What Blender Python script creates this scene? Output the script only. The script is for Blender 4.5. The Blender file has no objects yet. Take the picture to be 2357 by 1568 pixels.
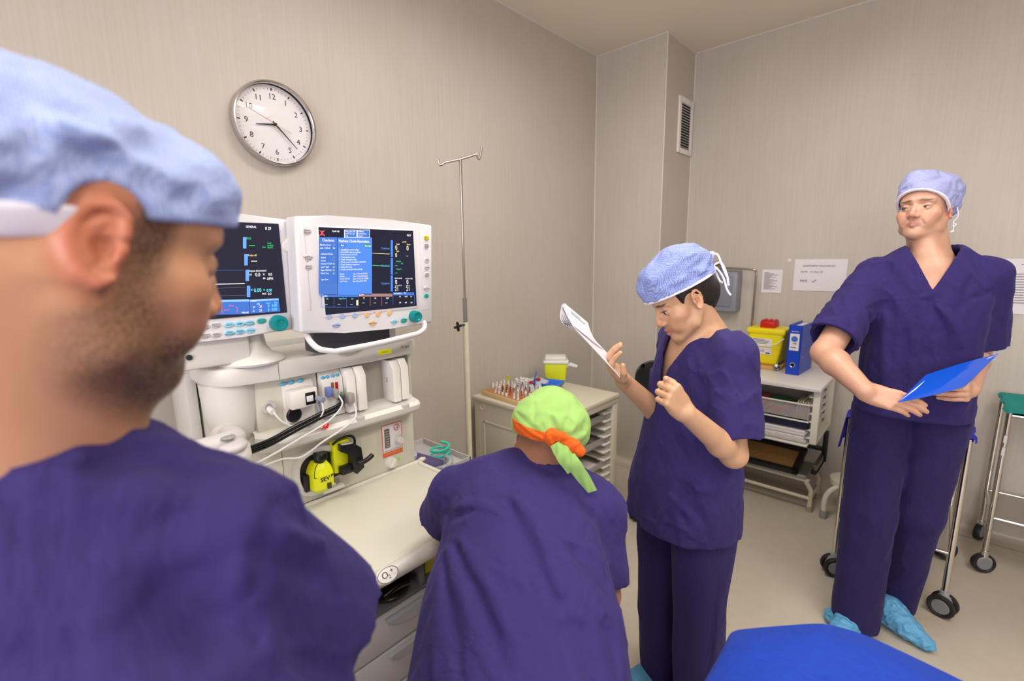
import bpy, bmesh, math, random
import numpy as np
from mathutils import Vector, Matrix, noise as mnoise
PI = math.pi
S = bpy.context.scene
C = S.collection
random.seed(7)

# ---------------------------------------------------------------- camera, light, exposure
CAM_H, FOC = 1.6, 1078.7
YAW, PITCH, ROLL = -0.74655, 0.174145, -0.013453
def cam_axes():
    f = np.array([math.sin(YAW)*math.cos(PITCH), math.cos(YAW)*math.cos(PITCH), -math.sin(PITCH)])
    r = np.array([math.cos(YAW), -math.sin(YAW), 0.0]); u = np.cross(r, f)
    return r*math.cos(ROLL)+u*math.sin(ROLL), -r*math.sin(ROLL)+u*math.cos(ROLL), f
CR, CU, CF = cam_axes()
CO = np.array([0, 0, CAM_H])
cd = bpy.data.cameras.new('camera'); cam = bpy.data.objects.new('camera', cd); C.objects.link(cam)
cd.sensor_fit = 'HORIZONTAL'; cd.sensor_width = 36; cd.lens = 36*FOC/2357
cd.clip_start = 0.02; cd.clip_end = 50
m = Matrix(((CR[0], CU[0], -CF[0], CO[0]), (CR[1], CU[1], -CF[1], CO[1]), (CR[2], CU[2], -CF[2], CO[2]), (0, 0, 0, 1)))
cam.matrix_world = m
S.camera = cam
cd.dof.use_dof = True; cd.dof.focus_distance = 1.5; cd.dof.aperture_fstop = 2.8
S.view_settings.view_transform = 'Standard'; S.view_settings.look = 'None'
S.view_settings.gamma = 1; S.view_settings.use_curve_mapping = False
S.view_settings.exposure = -0.84
w = bpy.data.worlds.new('world'); S.world = w; w.use_nodes = True
w.node_tree.nodes['Background'].inputs[0].default_value = (0.9, 0.93, 1, 1)
w.node_tree.nodes['Background'].inputs[1].default_value = 0.05
ROOM_H = 3.04
def area(name, loc, rot, sx, sy, power, col):
    l = bpy.data.lights.new(name, 'AREA'); l.shape = 'RECTANGLE'; l.size = sx; l.size_y = sy; l.energy = power; l.color = col
    o = bpy.data.objects.new(name, l); C.objects.link(o); o.location = loc; o.rotation_euler = rot; return o
# recessed ceiling luminaires (the troffers themselves are built with the room)
TROFFERS = [(-0.72, 1.50), (-0.25, -0.60), (0.95, 1.30), (0.95, -0.60)]
for i, (tx, ty) in enumerate(TROFFERS):
    area('troffer_lamp', (tx, ty, ROOM_H+0.105), (0, 0, 0), 0.56, 1.16, (36, 6, 40, 20)[i], (1.0, 0.955, 0.895))
# cool fill lamp added behind the camera; no window is built there
area('cool_rear_fill', (0.9, -2.45, 1.75), (PI/2, 0, -0.15), 3.0, 1.7, 210, (0.95, 0.93, 1.0))

def at(px, py, x=None, y=None, z=None, d=None):
    """world point on the line of sight of a photograph pixel, at a given x, y, z or depth"""
    r = CF+CR*(px-1178.5)/FOC+CU*(784-py)/FOC
    t = x/r[0] if x is not None else y/r[1] if y is not None else (z-CAM_H)/r[2] if z is not None else d
    return CO+r*t
def V(*a): return np.array(a, float)
def nrm(v): v = np.asarray(v, float); return v/max(1e-9, np.linalg.norm(v))

# ---------------------------------------------------------------- scene objects
def tag(o, label=None, cat=None, group=None, kind=None):
    if label: o['label'] = label
    if cat: o['category'] = cat
    if group: o['group'] = group
    if kind: o['kind'] = kind
    return o
def link(name, me, mat=None, parent=None):
    o = bpy.data.objects.new(name, me); C.objects.link(o)
    if mat is not None:
        for mm in (mat if isinstance(mat, (list, tuple)) else [mat]): me.materials.append(mm)
    if parent is not None:
        o.parent = parent; o.matrix_parent_inverse = parent.matrix_basis.inverted()
    return o
def thing(name, label, cat, loc=(0, 0, 0), rot=(0, 0, 0), group=None):
    o = bpy.data.objects.new(name, None); C.objects.link(o); o.empty_display_size = 0.05
    o.location = Vector(loc); o.rotation_euler = rot
    return tag(o, label, cat, group)
class MB:
    """collects shapes in world (or local) space into one mesh"""
    def __init__(s): s.bm = bmesh.new()
    def _x(s, vs, M):
        if M is not None:
            for v in vs: v.co = M @ v.co
    def box(s, a, b, bev=0.0, M=None, seg=2):
        a = Vector(a); b = Vector(b); c = (a+b)/2; d = b-a
        r = bmesh.ops.create_cube(s.bm, size=1); vs = r['verts']
        for v in vs: v.co = Vector((v.co.x*abs(d.x), v.co.y*abs(d.y), v.co.z*abs(d.z)))+c
        if bev > 0:
            es = list({e for v in vs for e in v.link_edges})
            bb = bmesh.ops.bevel(s.bm, geom=es, offset=min(bev, 0.49*min(abs(d.x), abs(d.y), abs(d.z))), segments=seg, profile=0.5, affect='EDGES')
            vs = list({v for f in bb['faces'] for v in f.verts}|{v for v in vs if v.is_valid})
        s._x(vs, M); return s
    def tube(s, pts, r, seg=12, cap=True, M=None, rs=None):
        pts = [Vector(p) for p in pts]; n = len(pts); rings = []; prev = None
        for i, p in enumerate(pts):
            t = (pts[min(i+1, n-1)]-pts[max(i-1, 0)]).normalized()
            if prev is None:
                a = Vector((0, 0, 1)) if abs(t.z) < 0.9 else Vector((1, 0, 0)); u = t.cross(a).normalized()
            else:
                u = (prev-t*prev.dot(t)).normalized()
            prev = u; vv = t.cross(u); rr = rs[i] if rs else r
            ring = [s.bm.verts.new(p+(u*math.cos(2*PI*k/seg)+vv*math.sin(2*PI*k/seg))*rr) for k in range(seg)]
            rings.append(ring)
        for a, b in zip(rings, rings[1:]):
            for k in range(seg): s.bm.faces.new((a[k], a[(k+1) % seg], b[(k+1) % seg], b[k]))
        if cap:
            s.bm.faces.new(list(reversed(rings[0]))); s.bm.faces.new(rings[-1])
        s._x([v for r_ in rings for v in r_], M); return s
    def lathe(s, prof, seg=32, M=None, closed=False):
        """prof: (radius, z) list, around z"""
        rings = []
        for (r, z) in prof:
            if r < 1e-6: rings.append([s.bm.verts.new((0, 0, z))])
            else: rings.append([s.bm.verts.new((r*math.cos(2*PI*k/seg), r*math.sin(2*PI*k/seg), z)) for k in range(seg)])
        for a, b in zip(rings, rings[1:]):
            for k in range(seg):
                k2 = (k+1) % seg
                if len(a) == 1 and len(b) == 1: continue
                if len(a) == 1: s.bm.faces.new((a[0], b[k2], b[k]))
                elif len(b) == 1: s.bm.faces.new((a[k], a[k2], b[0]))
                else: s.bm.faces.new((a[k], a[k2], b[k2], b[k]))
        s._x([v for r_ in rings for v in r_], M); return s
    def cyl(s, p, q, r, seg=24, r2=None):
        return s.tube([p, q], r, seg, True, None, [r, r if r2 is None else r2])
    def prism(s, poly, h, M=None, bev=0.0):
        """poly in xy, extruded along z from 0 to h"""
        b = [s.bm.verts.new((x, y, 0)) for x, y in poly]; t = [s.bm.verts.new((x, y, h)) for x, y in poly]
        n = len(poly); fs = [s.bm.faces.new(list(reversed(b))), s.bm.faces.new(t)]
        for k in range(n): fs.append(s.bm.faces.new((b[k], b[(k+1) % n], t[(k+1) % n], t[k])))
        vs = b+t
        if bev > 0:
            es = [e for e in fs[1].edges]+([e for e in fs[0].edges] if bev < 0.4*abs(h) else [])
            bb = bmesh.ops.bevel(s.bm, geom=es, offset=bev, segments=2, profile=0.5, affect='EDGES')
            vs = list({v for v in vs if v.is_valid}|{v for f in bb['faces'] for v in f.verts})
        s._x(vs, M); return s
    def quad(s, a, b, c, d):
        s.bm.faces.new([s.bm.verts.new(Vector(p)) for p in (a, b, c, d)]); return s
    def grid(s, fn, nu, nv, thick=0.0):
        """surface fn(u,v), u,v in 0..1; thickened along the normal"""
        g = [[Vector(fn(i/nu, j/nv)) for j in range(nv+1)] for i in range(nu+1)]
        def lay(off, flip):
            vv = []
            for i in range(nu+1):
                row = []
                for j in range(nv+1):
                    du = g[min(i+1, nu)][j]-g[max(i-1, 0)][j]; dv = g[i][min(j+1, nv)]-g[i][max(j-1, 0)]
                    n = du.cross(dv); n = n.normalized() if n.length > 1e-12 else Vector((0, 0, 1))
                    row.append(s.bm.verts.new(g[i][j]+n*off))
                vv.append(row)
            for i in range(nu):
                for j in range(nv):
                    q = [vv[i][j], vv[i+1][j], vv[i+1][j+1], vv[i][j+1]]
                    s.bm.faces.new(q[::-1] if flip else q)
            return vv
        A = lay(0, False)
        if thick:
            B = lay(-thick, True)
            ring = [(i, 0) for i in range(nu)]+[(nu, j) for j in range(nv)]+[(i, nv) for i in range(nu, 0, -1)]+[(0, j) for j in range(nv, 0, -1)]
            for k in range(len(ring)):
                a = ring[k]; b = ring[(k+1) % len(ring)]
                s.bm.faces.new((A[a[0]][a[1]], B[a[0]][a[1]], B[b[0]][b[1]], A[b[0]][b[1]]))
        return s
    def sphere(s, c, r, M=None, seg=20):
        rr = r if hasattr(r, '__len__') else (r, r, r)
        q = bmesh.ops.create_uvsphere(s.bm, u_segments=seg, v_segments=max(6, seg*2//3), radius=1)
        for v in q['verts']: v.co = Vector((v.co.x*rr[0], v.co.y*rr[1], v.co.z*rr[2]))+Vector(c)
        s._x(q['verts'], M); return s
    def text(s, txt, size, M, align='CENTER', spacing=1.0, bold=0.0, depth=0.0):
        cu = bpy.data.curves.new('t', 'FONT'); cu.body = txt; cu.size = size; cu.align_x = align; cu.align_y = 'CENTER'
        cu.space_character = spacing; cu.offset = bold; cu.extrude = depth; cu.resolution_u = 2
        o = bpy.data.objects.new('t', cu); C.objects.link(o)
        me = o.to_mesh(); me = me.copy(); o.to_mesh_clear() if hasattr(o, 'to_mesh_clear') else None
        me.transform(Matrix(M)); s.bm.from_mesh(me)
        bpy.data.objects.remove(o); bpy.data.curves.remove(cu); bpy.data.meshes.remove(me); return s
    def build(s, name, mat, parent=None, smooth=True, angle=38):
        if len(s.bm.faces) and smooth is not None:
            pass
        bmesh.ops.recalc_face_normals(s.bm, faces=s.bm.faces)
        me = bpy.data.meshes.new(name)
        if smooth:
            ca = math.radians(angle)
            for f in s.bm.faces: f.smooth = True
            for e in s.bm.edges:
                if len(e.link_faces) == 2 and e.calc_face_angle(0) > ca: e.smooth = False
        s.bm.to_mesh(me); s.bm.free()
        return link(name, me, mat, parent)
def frame(o, x, y, z):
    """matrix with the given origin and axes"""
    x = Vector(x); y = Vector(y); z = Vector(z); o = Vector(o)
    return Matrix(((x.x, y.x, z.x, o.x), (x.y, y.y, z.y, o.y), (x.z, y.z, z.z, o.z), (0, 0, 0, 1)))
def smoothpts(pts, n=8):
    """Catmull-Rom through points"""
    P = [Vector(p) for p in pts]; P = [P[0]*2-P[1]]+P+[P[-1]*2-P[-2]]; out = []
    for i in range(1, len(P)-2):
        a, b, c, d = P[i-1:i+3]
        for k in range(n):
            t = k/n; out.append(0.5*((2*b)+(c-a)*t+(2*a-5*b+4*c-d)*t*t+(3*b-a-3*c+d)*t**3))
    out.append(P[-2]); return out
def copy_tree(o, parent=None):
    c = o.copy(); C.objects.link(c)
    if parent is not None: c.parent = parent
    for ch in list(o.children): copy_tree(ch, c)
    return c

# ---------------------------------------------------------------- materials
def srgb(r, g, b):
    f = lambda v: (v/12.92 if v <= 0.04045 else ((v+0.055)/1.055)**2.4)
    return (f(r/255), f(g/255), f(b/255), 1)
MATS = {}
def mat(name, col=None, rough=0.5, metal=0.0, spec=0.5, bump=0, bscale=40, bdist=0.002, var=0.0, vscale=3, trans=0.0, emit=0.0, alpha=1.0, coat=0.0, sss=0.0, stretch=None, ior=1.45):
    if name in MATS: return MATS[name]
    m = bpy.data.materials.new(name); m.use_nodes = True; nt = m.node_tree; b = nt.nodes['Principled BSDF']
    b.inputs['Base Color'].default_value = col; b.inputs['Roughness'].default_value = rough; b.inputs['Metallic'].default_value = metal
    b.inputs['Specular IOR Level'].default_value = spec; b.inputs['Transmission Weight'].default_value = trans
    b.inputs['Coat Weight'].default_value = coat; b.inputs['IOR'].default_value = ior
    b.inputs['Alpha'].default_value = alpha
    if sss: b.inputs['Subsurface Weight'].default_value = sss; b.inputs['Subsurface Radius'].default_value = (0.012, 0.005, 0.003); b.inputs['Subsurface Scale'].default_value = 1
    if emit: b.inputs['Emission Color'].default_value = col; b.inputs['Emission Strength'].default_value = emit
    tc = None
    def coord(scale):
        nonlocal tc
        if tc is None: tc = nt.nodes.new('ShaderNodeTexCoord')
        mp = nt.nodes.new('ShaderNodeMapping'); mp.inputs['Scale'].default_value = scale; nt.links.new(tc.outputs['Object'], mp.inputs[0]); return mp.outputs[0]
    if var:
        n = nt.nodes.new('ShaderNodeTexNoise'); n.inputs['Scale'].default_value = vscale; n.inputs['Detail'].default_value = 4
        nt.links.new(coord(stretch or (1, 1, 1)), n.inputs['Vector'])
        mx = nt.nodes.new('ShaderNodeMix'); mx.data_type = 'RGBA'
        mx.inputs[6].default_value = tuple(c*(1-var) for c in col[:3])+(1,); mx.inputs[7].default_value = tuple(min(1, c*(1+var)) for c in col[:3])+(1,)
        nt.links.new(n.outputs[0], mx.inputs[0]); nt.links.new(mx.outputs[2], b.inputs['Base Color'])
    if bump:
        n = nt.nodes.new('ShaderNodeTexNoise'); n.inputs['Scale'].default_value = bscale; n.inputs['Detail'].default_value = 3
        nt.links.new(coord(stretch or (1, 1, 1)), n.inputs['Vector'])
        bp = nt.nodes.new('ShaderNodeBump'); bp.inputs['Strength'].default_value = bump; bp.inputs['Distance'].default_value = bdist
        nt.links.new(n.outputs[0], bp.inputs['Height']); nt.links.new(bp.outputs[0], b.inputs['Normal'])
    MATS[name] = m; return m
# ---------------------------------------------------------------- signed-distance modelling for people and cloth
VOX = 1.0      # voxel size multiplier
def rotm(x, y, z): return np.array([x, y, z], float)     # rows = local axes
class Fr:
    """local frame: origin o, rows = axes"""
    def __init__(s, o, x, y, z): s.o = np.asarray(o, float); s.R = np.array([x, y, z], float)
    def w(s, p): return s.o+np.asarray(p, float) @ s.R
    def l(s, p): return (p-s.o) @ s.R.T
    def d(s, v): return np.asarray(v, float) @ s.R
WORLD = Fr((0, 0, 0), (1, 0, 0), (0, 1, 0), (0, 0, 1))
def face_frame(o, fwd, up=(0, 0, 1), scale=1.0):
    """x = right, y = forward, z = up"""
    y = nrm(fwd); x = nrm(np.cross(y, up)); z = np.cross(x, y); return Fr(o, x, y, z)
def smin(a, b, k):
    if k <= 0: return np.minimum(a, b)
    h = np.clip(0.5+0.5*(b-a)/k, 0, 1); return b+(a-b)*h-k*h*(1-h)
class El:
    def __init__(s, c, r, k=0.01, op='+', F=WORLD, R=None):
        s.c = F.w(c); A = F.R
        if R is not None: A = np.array([F.d(v) for v in R])
        s.A = A; s.r = np.asarray(r if hasattr(r, '__len__') else (r, r, r), float); s.k = k; s.op = op; s.bc = s.c; s.br = s.r.max()
    def ev(s, p):
        q = (p-s.c) @ s.A.T; a = q/s.r; k0 = np.sqrt((a*a).sum(1)); b = a/s.r; k1 = np.sqrt((b*b).sum(1))
        return k0*(k0-1)/np.maximum(k1, 1e-9)
class Cap:
    """tapered capsule; flat=(axis, factor) squashes it along an axis"""
    def __init__(s, a, b, ra, rb=None, k=0.01, op='+', F=WORLD, flat=None):
        s.a = F.w(a); s.b = F.w(b); s.ra = ra; s.rb = ra if rb is None else rb; s.k = k; s.op = op
        s.bc = (s.a+s.b)/2; s.br = np.linalg.norm(s.b-s.a)/2+max(s.ra, s.rb); s.flat = None
        if flat is not None: s.flat = (nrm(F.d(flat[0])), flat[1])
    def ev(s, p):
        d = s.b-s.a; L = d @ d; q = p-s.a; t = np.clip(q @ d/max(L, 1e-12), 0, 1)
        v = q-t[:, None]*d
        if s.flat is not None:
            n, f = s.flat; c = v @ n; dist = np.sqrt(np.maximum((v*v).sum(1)+c*c*(1/(f*f)-1), 0))
            return (dist-(s.ra+(s.rb-s.ra)*t))*(f if f < 1 else 1)
        return np.sqrt((v*v).sum(1))-(s.ra+(s.rb-s.ra)*t)
class Box:
    def __init__(s, c, h, rad=0.0, k=0.0, op='+', F=WORLD, R=None):
        s.c = F.w(c); A = F.R
        if R is not None: A = np.array([F.d(v) for v in R])
        s.A = A; s.h = np.asarray(h, float); s.rad = rad; s.k = k; s.op = op; s.bc = s.c; s.br = np.linalg.norm(s.h)
    def ev(s, p):
        q = np.abs((p-s.c) @ s.A.T)-(s.h-s.rad)
        return np.sqrt((np.maximum(q, 0)**2).sum(1))+np.minimum(q.max(1), 0)-s.rad
class Half:
    """half space: inside where (p-c).n < 0"""
    def __init__(s, c, n, k=0.0, op='&', F=WORLD): s.c = F.w(c); s.n = nrm(F.d(n)); s.k = k; s.op = op; s.bc = s.c; s.br = 1e3
    def ev(s, p): return (p-s.c) @ s.n
class Loft:
    """sections (t, cx, cy, rx, ry) along the local z axis of frame F; superelliptic"""
    def __init__(s, F, secs, k=0.02, op='+', e=2.0, ends=0.03):
        s.F = F; S_ = np.array(secs, float); n = 60; t = np.linspace(0, 1, n)
        zz = S_[:, 0]; tt = zz[0]+(zz[-1]-zz[0])*t; cols = []
        for c in range(1, 5):
            y = S_[:, c]; m_ = np.gradient(y, zz); i = np.clip(np.searchsorted(zz, tt)-1, 0, len(zz)-2)
            h = zz[i+1]-zz[i]; u = (tt-zz[i])/h
            cols.append((2*u**3-3*u**2+1)*y[i]+(u**3-2*u**2+u)*h*m_[i]+(-2*u**3+3*u**2)*y[i+1]+(u**3-u**2)*h*m_[i+1])
        s.tt = tt; s.T = cols; s.k = k; s.op = op; s.e = e; s.z0 = zz[0]; s.z1 = zz[-1]; s.ends = ends
        s.bc = F.w((S_[:, 1].mean(), S_[:, 2].mean(), (s.z0+s.z1)/2)); s.br = (s.z1-s.z0)/2+max(S_[:, 3].max(), S_[:, 4].max())+0.1
    def ev(s, p):
        q = s.F.l(p); z = q[:, 2]; cx, cy, rx, ry = [np.interp(z, s.tt, c) for c in s.T]
        a = np.abs((q[:, 0]-cx)/rx); b = np.abs((q[:, 1]-cy)/ry)
        k0 = (a**s.e+b**s.e)**(1/s.e); d = (k0-1)*np.minimum(rx, ry)
        dz = np.maximum(s.z0-z, z-s.z1)
        k = s.ends; a = d; b = dz
        h = np.clip(0.5-0.5*(b-a)/k, 0, 1); return b+(a-b)*h+k*h*(1-h)
class Grp:
    def __init__(s, items, k=0.004, op='+'):
        s.items = items; s.k = k; s.op = op
        fin = [i for i in items if i.op == '+' and i.br < 1e3]
        s.bc = np.array([i.bc for i in fin]).mean(0); s.br = max(np.linalg.norm(i.bc-s.bc)+i.br for i in fin)
    def ev(s, p): return evalf(s.items, p)
class Stroke:
    """groove (+depth) or ridge (-depth) along a polyline"""
    def __init__(s, pts, w, depth):
        s.p = np.array(pts, float); s.w = w*1.15; s.dp = math.copysign(min(abs(depth)*1.25, 0.72*w), depth); s.op = 'd'; s.k = 0
        s.bc = s.p.mean(0); s.br = max(np.linalg.norm(q-s.bc) for q in s.p)+2.5*w
    def ev(s, p):
        best = np.full(len(p), 1e9); n = len(s.p)-1
        for i in range(n):
            a, b = s.p[i], s.p[i+1]; d = b-a; q = p-a; t = np.clip(q @ d/max(d @ d, 1e-12), 0, 1); v = q-t[:, None]*d
            fade = (i+t)/n; f = np.minimum(1, 4*np.minimum(fade, 1-fade)+0.12)
            best = np.minimum(best, (v*v).sum(1)/(s.w*s.w*np.maximum(f, 0.1)))
        return s.dp*np.exp(-best)
class Wob:
    """broad soft irregularity of cloth; dirs: stretched along a direction"""
    def __init__(s, amp, wl, seed=0, along=None, st=3.0, sharp=0.0):
        s.sharp = sharp
        r = np.random.RandomState(seed); s.amp = amp; s.op = 'd'; s.k = 0; s.bc = np.zeros(3); s.br = 1e3; s.K = []
        for i in range(7):
            v = nrm(r.normal(size=3))
            if along is not None: v = v-nrm(along)*(v @ nrm(along))*(1-1/st)
            s.K.append((nrm(v)*2*PI/wl*(0.6+0.9*r.rand()), r.rand()*6.28, nrm(r.normal(size=3))*2*PI/wl*0.5, r.rand()*6.28))
    def ev(s, p):
        d = 0
        for kv, ph, k2, p2 in s.K: d = d+np.sin(p @ kv+ph+1.3*np.sin(p @ k2+p2))
        if s.sharp:
            a = np.abs(d/2.6); m_ = 0.5+0.5*np.sin(p @ s.K[0][2]*0.7+1.0); return s.amp*(d/2.6)*0.5+s.sharp*(a/(a+0.35)-0.5)*m_
        return s.amp*d/2.6
class Shell:
    def __init__(s, t): s.t = t; s.op = 's'; s.k = 0; s.bc = np.zeros(3); s.br = 1e3
class Chain(Grp):
    def __init__(s, pts, rs, k=0.003, kk=0.0, F=WORLD, op='+'):
        if not hasattr(rs, '__len__'): rs = [rs]*len(pts)
        Grp.__init__(s, [Cap(pts[i], pts[i+1], rs[i], rs[i+1], kk, F=F) for i in range(len(pts)-1)], k, op)
def evalf(items, p):
    d = np.full(len(p), 1e3)
    for it in items:
        o = it.op
        if o == '+': d = smin(d, it.ev(p), it.k)
        elif o == '-': d = -smin(-d, it.ev(p), it.k)
        elif o == '&': d = -smin(-d, -it.ev(p), it.k)
        elif o == 'd': d = d+it.ev(p)
        elif o == 's': d = np.maximum(d, -(d+it.t))
    return d
def cull(items, c, R):
    out = []
    for it in items:
        if it.br >= 1e3 or np.linalg.norm(it.bc-c) < it.br+R+2*it.k+0.02: out.append(it)
    return out
def polygonize(items, vox, lo=None, hi=None):
    vox = vox*VOX
    adds = [i for i in items if i.op == '+']
    if lo is None:
        lo = np.min([i.bc-i.br for i in adds], 0)-0.02; hi = np.max([i.bc+i.br for i in adds], 0)+0.02
    lo = np.asarray(lo, float); hi = np.asarray(hi, float)
    n = 16; B = n*vox; nb = np.ceil((hi-lo)/B).astype(int); rad = B*math.sqrt(3)/2
    ii = np.stack(np.meshgrid(*[np.arange(k) for k in nb], indexing='ij'), -1).reshape(-1, 3)
    cen = lo+(ii+0.5)*B
    keep = np.zeros(len(cen), bool); adds_c = np.array([i.bc for i in adds]); adds_r = np.array([i.br for i in adds])
    near = np.zeros(len(cen), bool)
    for c, r in zip(adds_c, adds_r): near |= ((cen-c)**2).sum(1) < (r+rad+0.02)**2
    idx = np.where(near)[0]
    for k in range(0, len(idx), 40000):
        j = idx[k:k+40000]; keep[j] = np.abs(evalf([i for i in items if i.op != 's'], cen[j])) < rad*1.7+0.012
    g = np.arange(n+1); G = np.stack(np.meshgrid(g, g, g, indexing='ij'), -1).reshape(-1, 3)
    N = nb*n+2; stride = np.array([N[1]*N[2], N[2], 1], dtype=np.int64)
    ids = []; pos = []; quads = []
    cor = np.array([(a, b, c) for a in (0, 1) for b in (0, 1) for c in (0, 1)])
    edges = [(a, b) for a in range(8) for b in range(a+1, 8) if abs(cor[a]-cor[b]).sum() == 1]
    for bi in np.where(keep)[0]:
        base = ii[bi]*n; loc = cull(items, cen[bi], rad)
        if not any(i.op == '+' for i in loc): continue
        D = evalf(loc, lo+(base+G)*vox)
        if D.min() > 0 or D.max() < 0: continue
        D = D.reshape(n+1, n+1, n+1); I = D < 0
        cs = [D[c[0]:c[0]+n, c[1]:c[1]+n, c[2]:c[2]+n] for c in cor]
        sg = np.stack([x < 0 for x in cs], -1); act = sg.any(-1) & ~sg.all(-1); w_ = np.argwhere(act)
        if not len(w_): continue
        v = np.stack([x[act] for x in cs], -1); acc = np.zeros((len(w_), 3)); cnt = np.zeros(len(w_))
        for a, b in edges:
            va, vb = v[:, a], v[:, b]; m_ = (va < 0) != (vb < 0); den = np.where(m_, va-vb, 1); t = np.where(m_, va/den, 0)
            acc += np.where(m_[:, None], cor[a]+t[:, None]*(cor[b]-cor[a]), 0); cnt += m_
        acc /= cnt[:, None]; gc = base+w_
        ids.append(gc @ stride); pos.append(lo+(gc+acc)*vox)
        for ax in range(3):
            sl0 = [slice(0, n)]*3; sl1 = [slice(0, n)]*3; sl1[ax] = slice(1, n+1)
            i0 = I[tuple(sl0)]; i1 = I[tuple(sl1)]; e = np.argwhere(i0 != i1)
            if not len(e): continue
            s0 = i0[tuple(e.T)]; ge = (base+e); o1 = np.zeros(3, int); o2 = np.zeros(3, int); o1[(ax+1) % 3] = 1; o2[(ax+2) % 3] = 1
            q = np.stack([(ge) @ stride, (ge-o1) @ stride, (ge-o1-o2) @ stride, (ge-o2) @ stride], 1)
            q[~s0] = q[~s0][:, ::-1]; quads.append(q)
    ids = np.concatenate(ids); pos = np.concatenate(pos); quads = np.concatenate(quads)
    o = np.argsort(ids); ids = ids[o]; pos = pos[o]
    f = np.searchsorted(ids, quads); f = np.clip(f, 0, len(ids)-1); ok = (ids[f] == quads).all(1); f = f[ok]
    return pos, f
def relax(pos, f, it=2, lam=0.5):
    e = np.concatenate([f[:, [0, 1]], f[:, [1, 2]], f[:, [2, 3]], f[:, [3, 0]]])
    for k in range(it):
        a = np.zeros_like(pos); c = np.bincount(e[:, 0], minlength=len(pos))+np.bincount(e[:, 1], minlength=len(pos))
        for ax in range(3):
            a[:, ax] = np.bincount(e[:, 0], pos[e[:, 1], ax], len(pos))+np.bincount(e[:, 1], pos[e[:, 0], ax], len(pos))
        pos = pos+lam*(a/np.maximum(c, 1)[:, None]-pos)
    return pos
def sdf_obj(name, items, vox, mats, parent=None, HF=None, sm=2, lo=None, hi=None):
    pos, f = polygonize(items, vox, lo, hi)
    if sm: pos = relax(pos, f, sm)
    me = bpy.data.meshes.new(name); nv, nf = len(pos), len(f)
    me.vertices.add(nv); me.vertices.foreach_set('co', pos.astype(np.float32).ravel())
    me.loops.add(nf*4); me.loops.foreach_set('vertex_index', f.astype(np.int32).ravel())
    me.polygons.add(nf); me.polygons.foreach_set('loop_start', np.arange(0, nf*4, 4, dtype=np.int32))
    me.polygons.foreach_set('use_smooth', np.ones(nf, bool))
    me.update(calc_edges=True); me.validate()
    if HF is not None:
        a = me.attributes.new('hc', 'FLOAT_VECTOR', 'POINT'); a.data.foreach_set('vector', HF.l(pos).astype(np.float32).ravel())
    return link(name, me, mats, parent)
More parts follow.
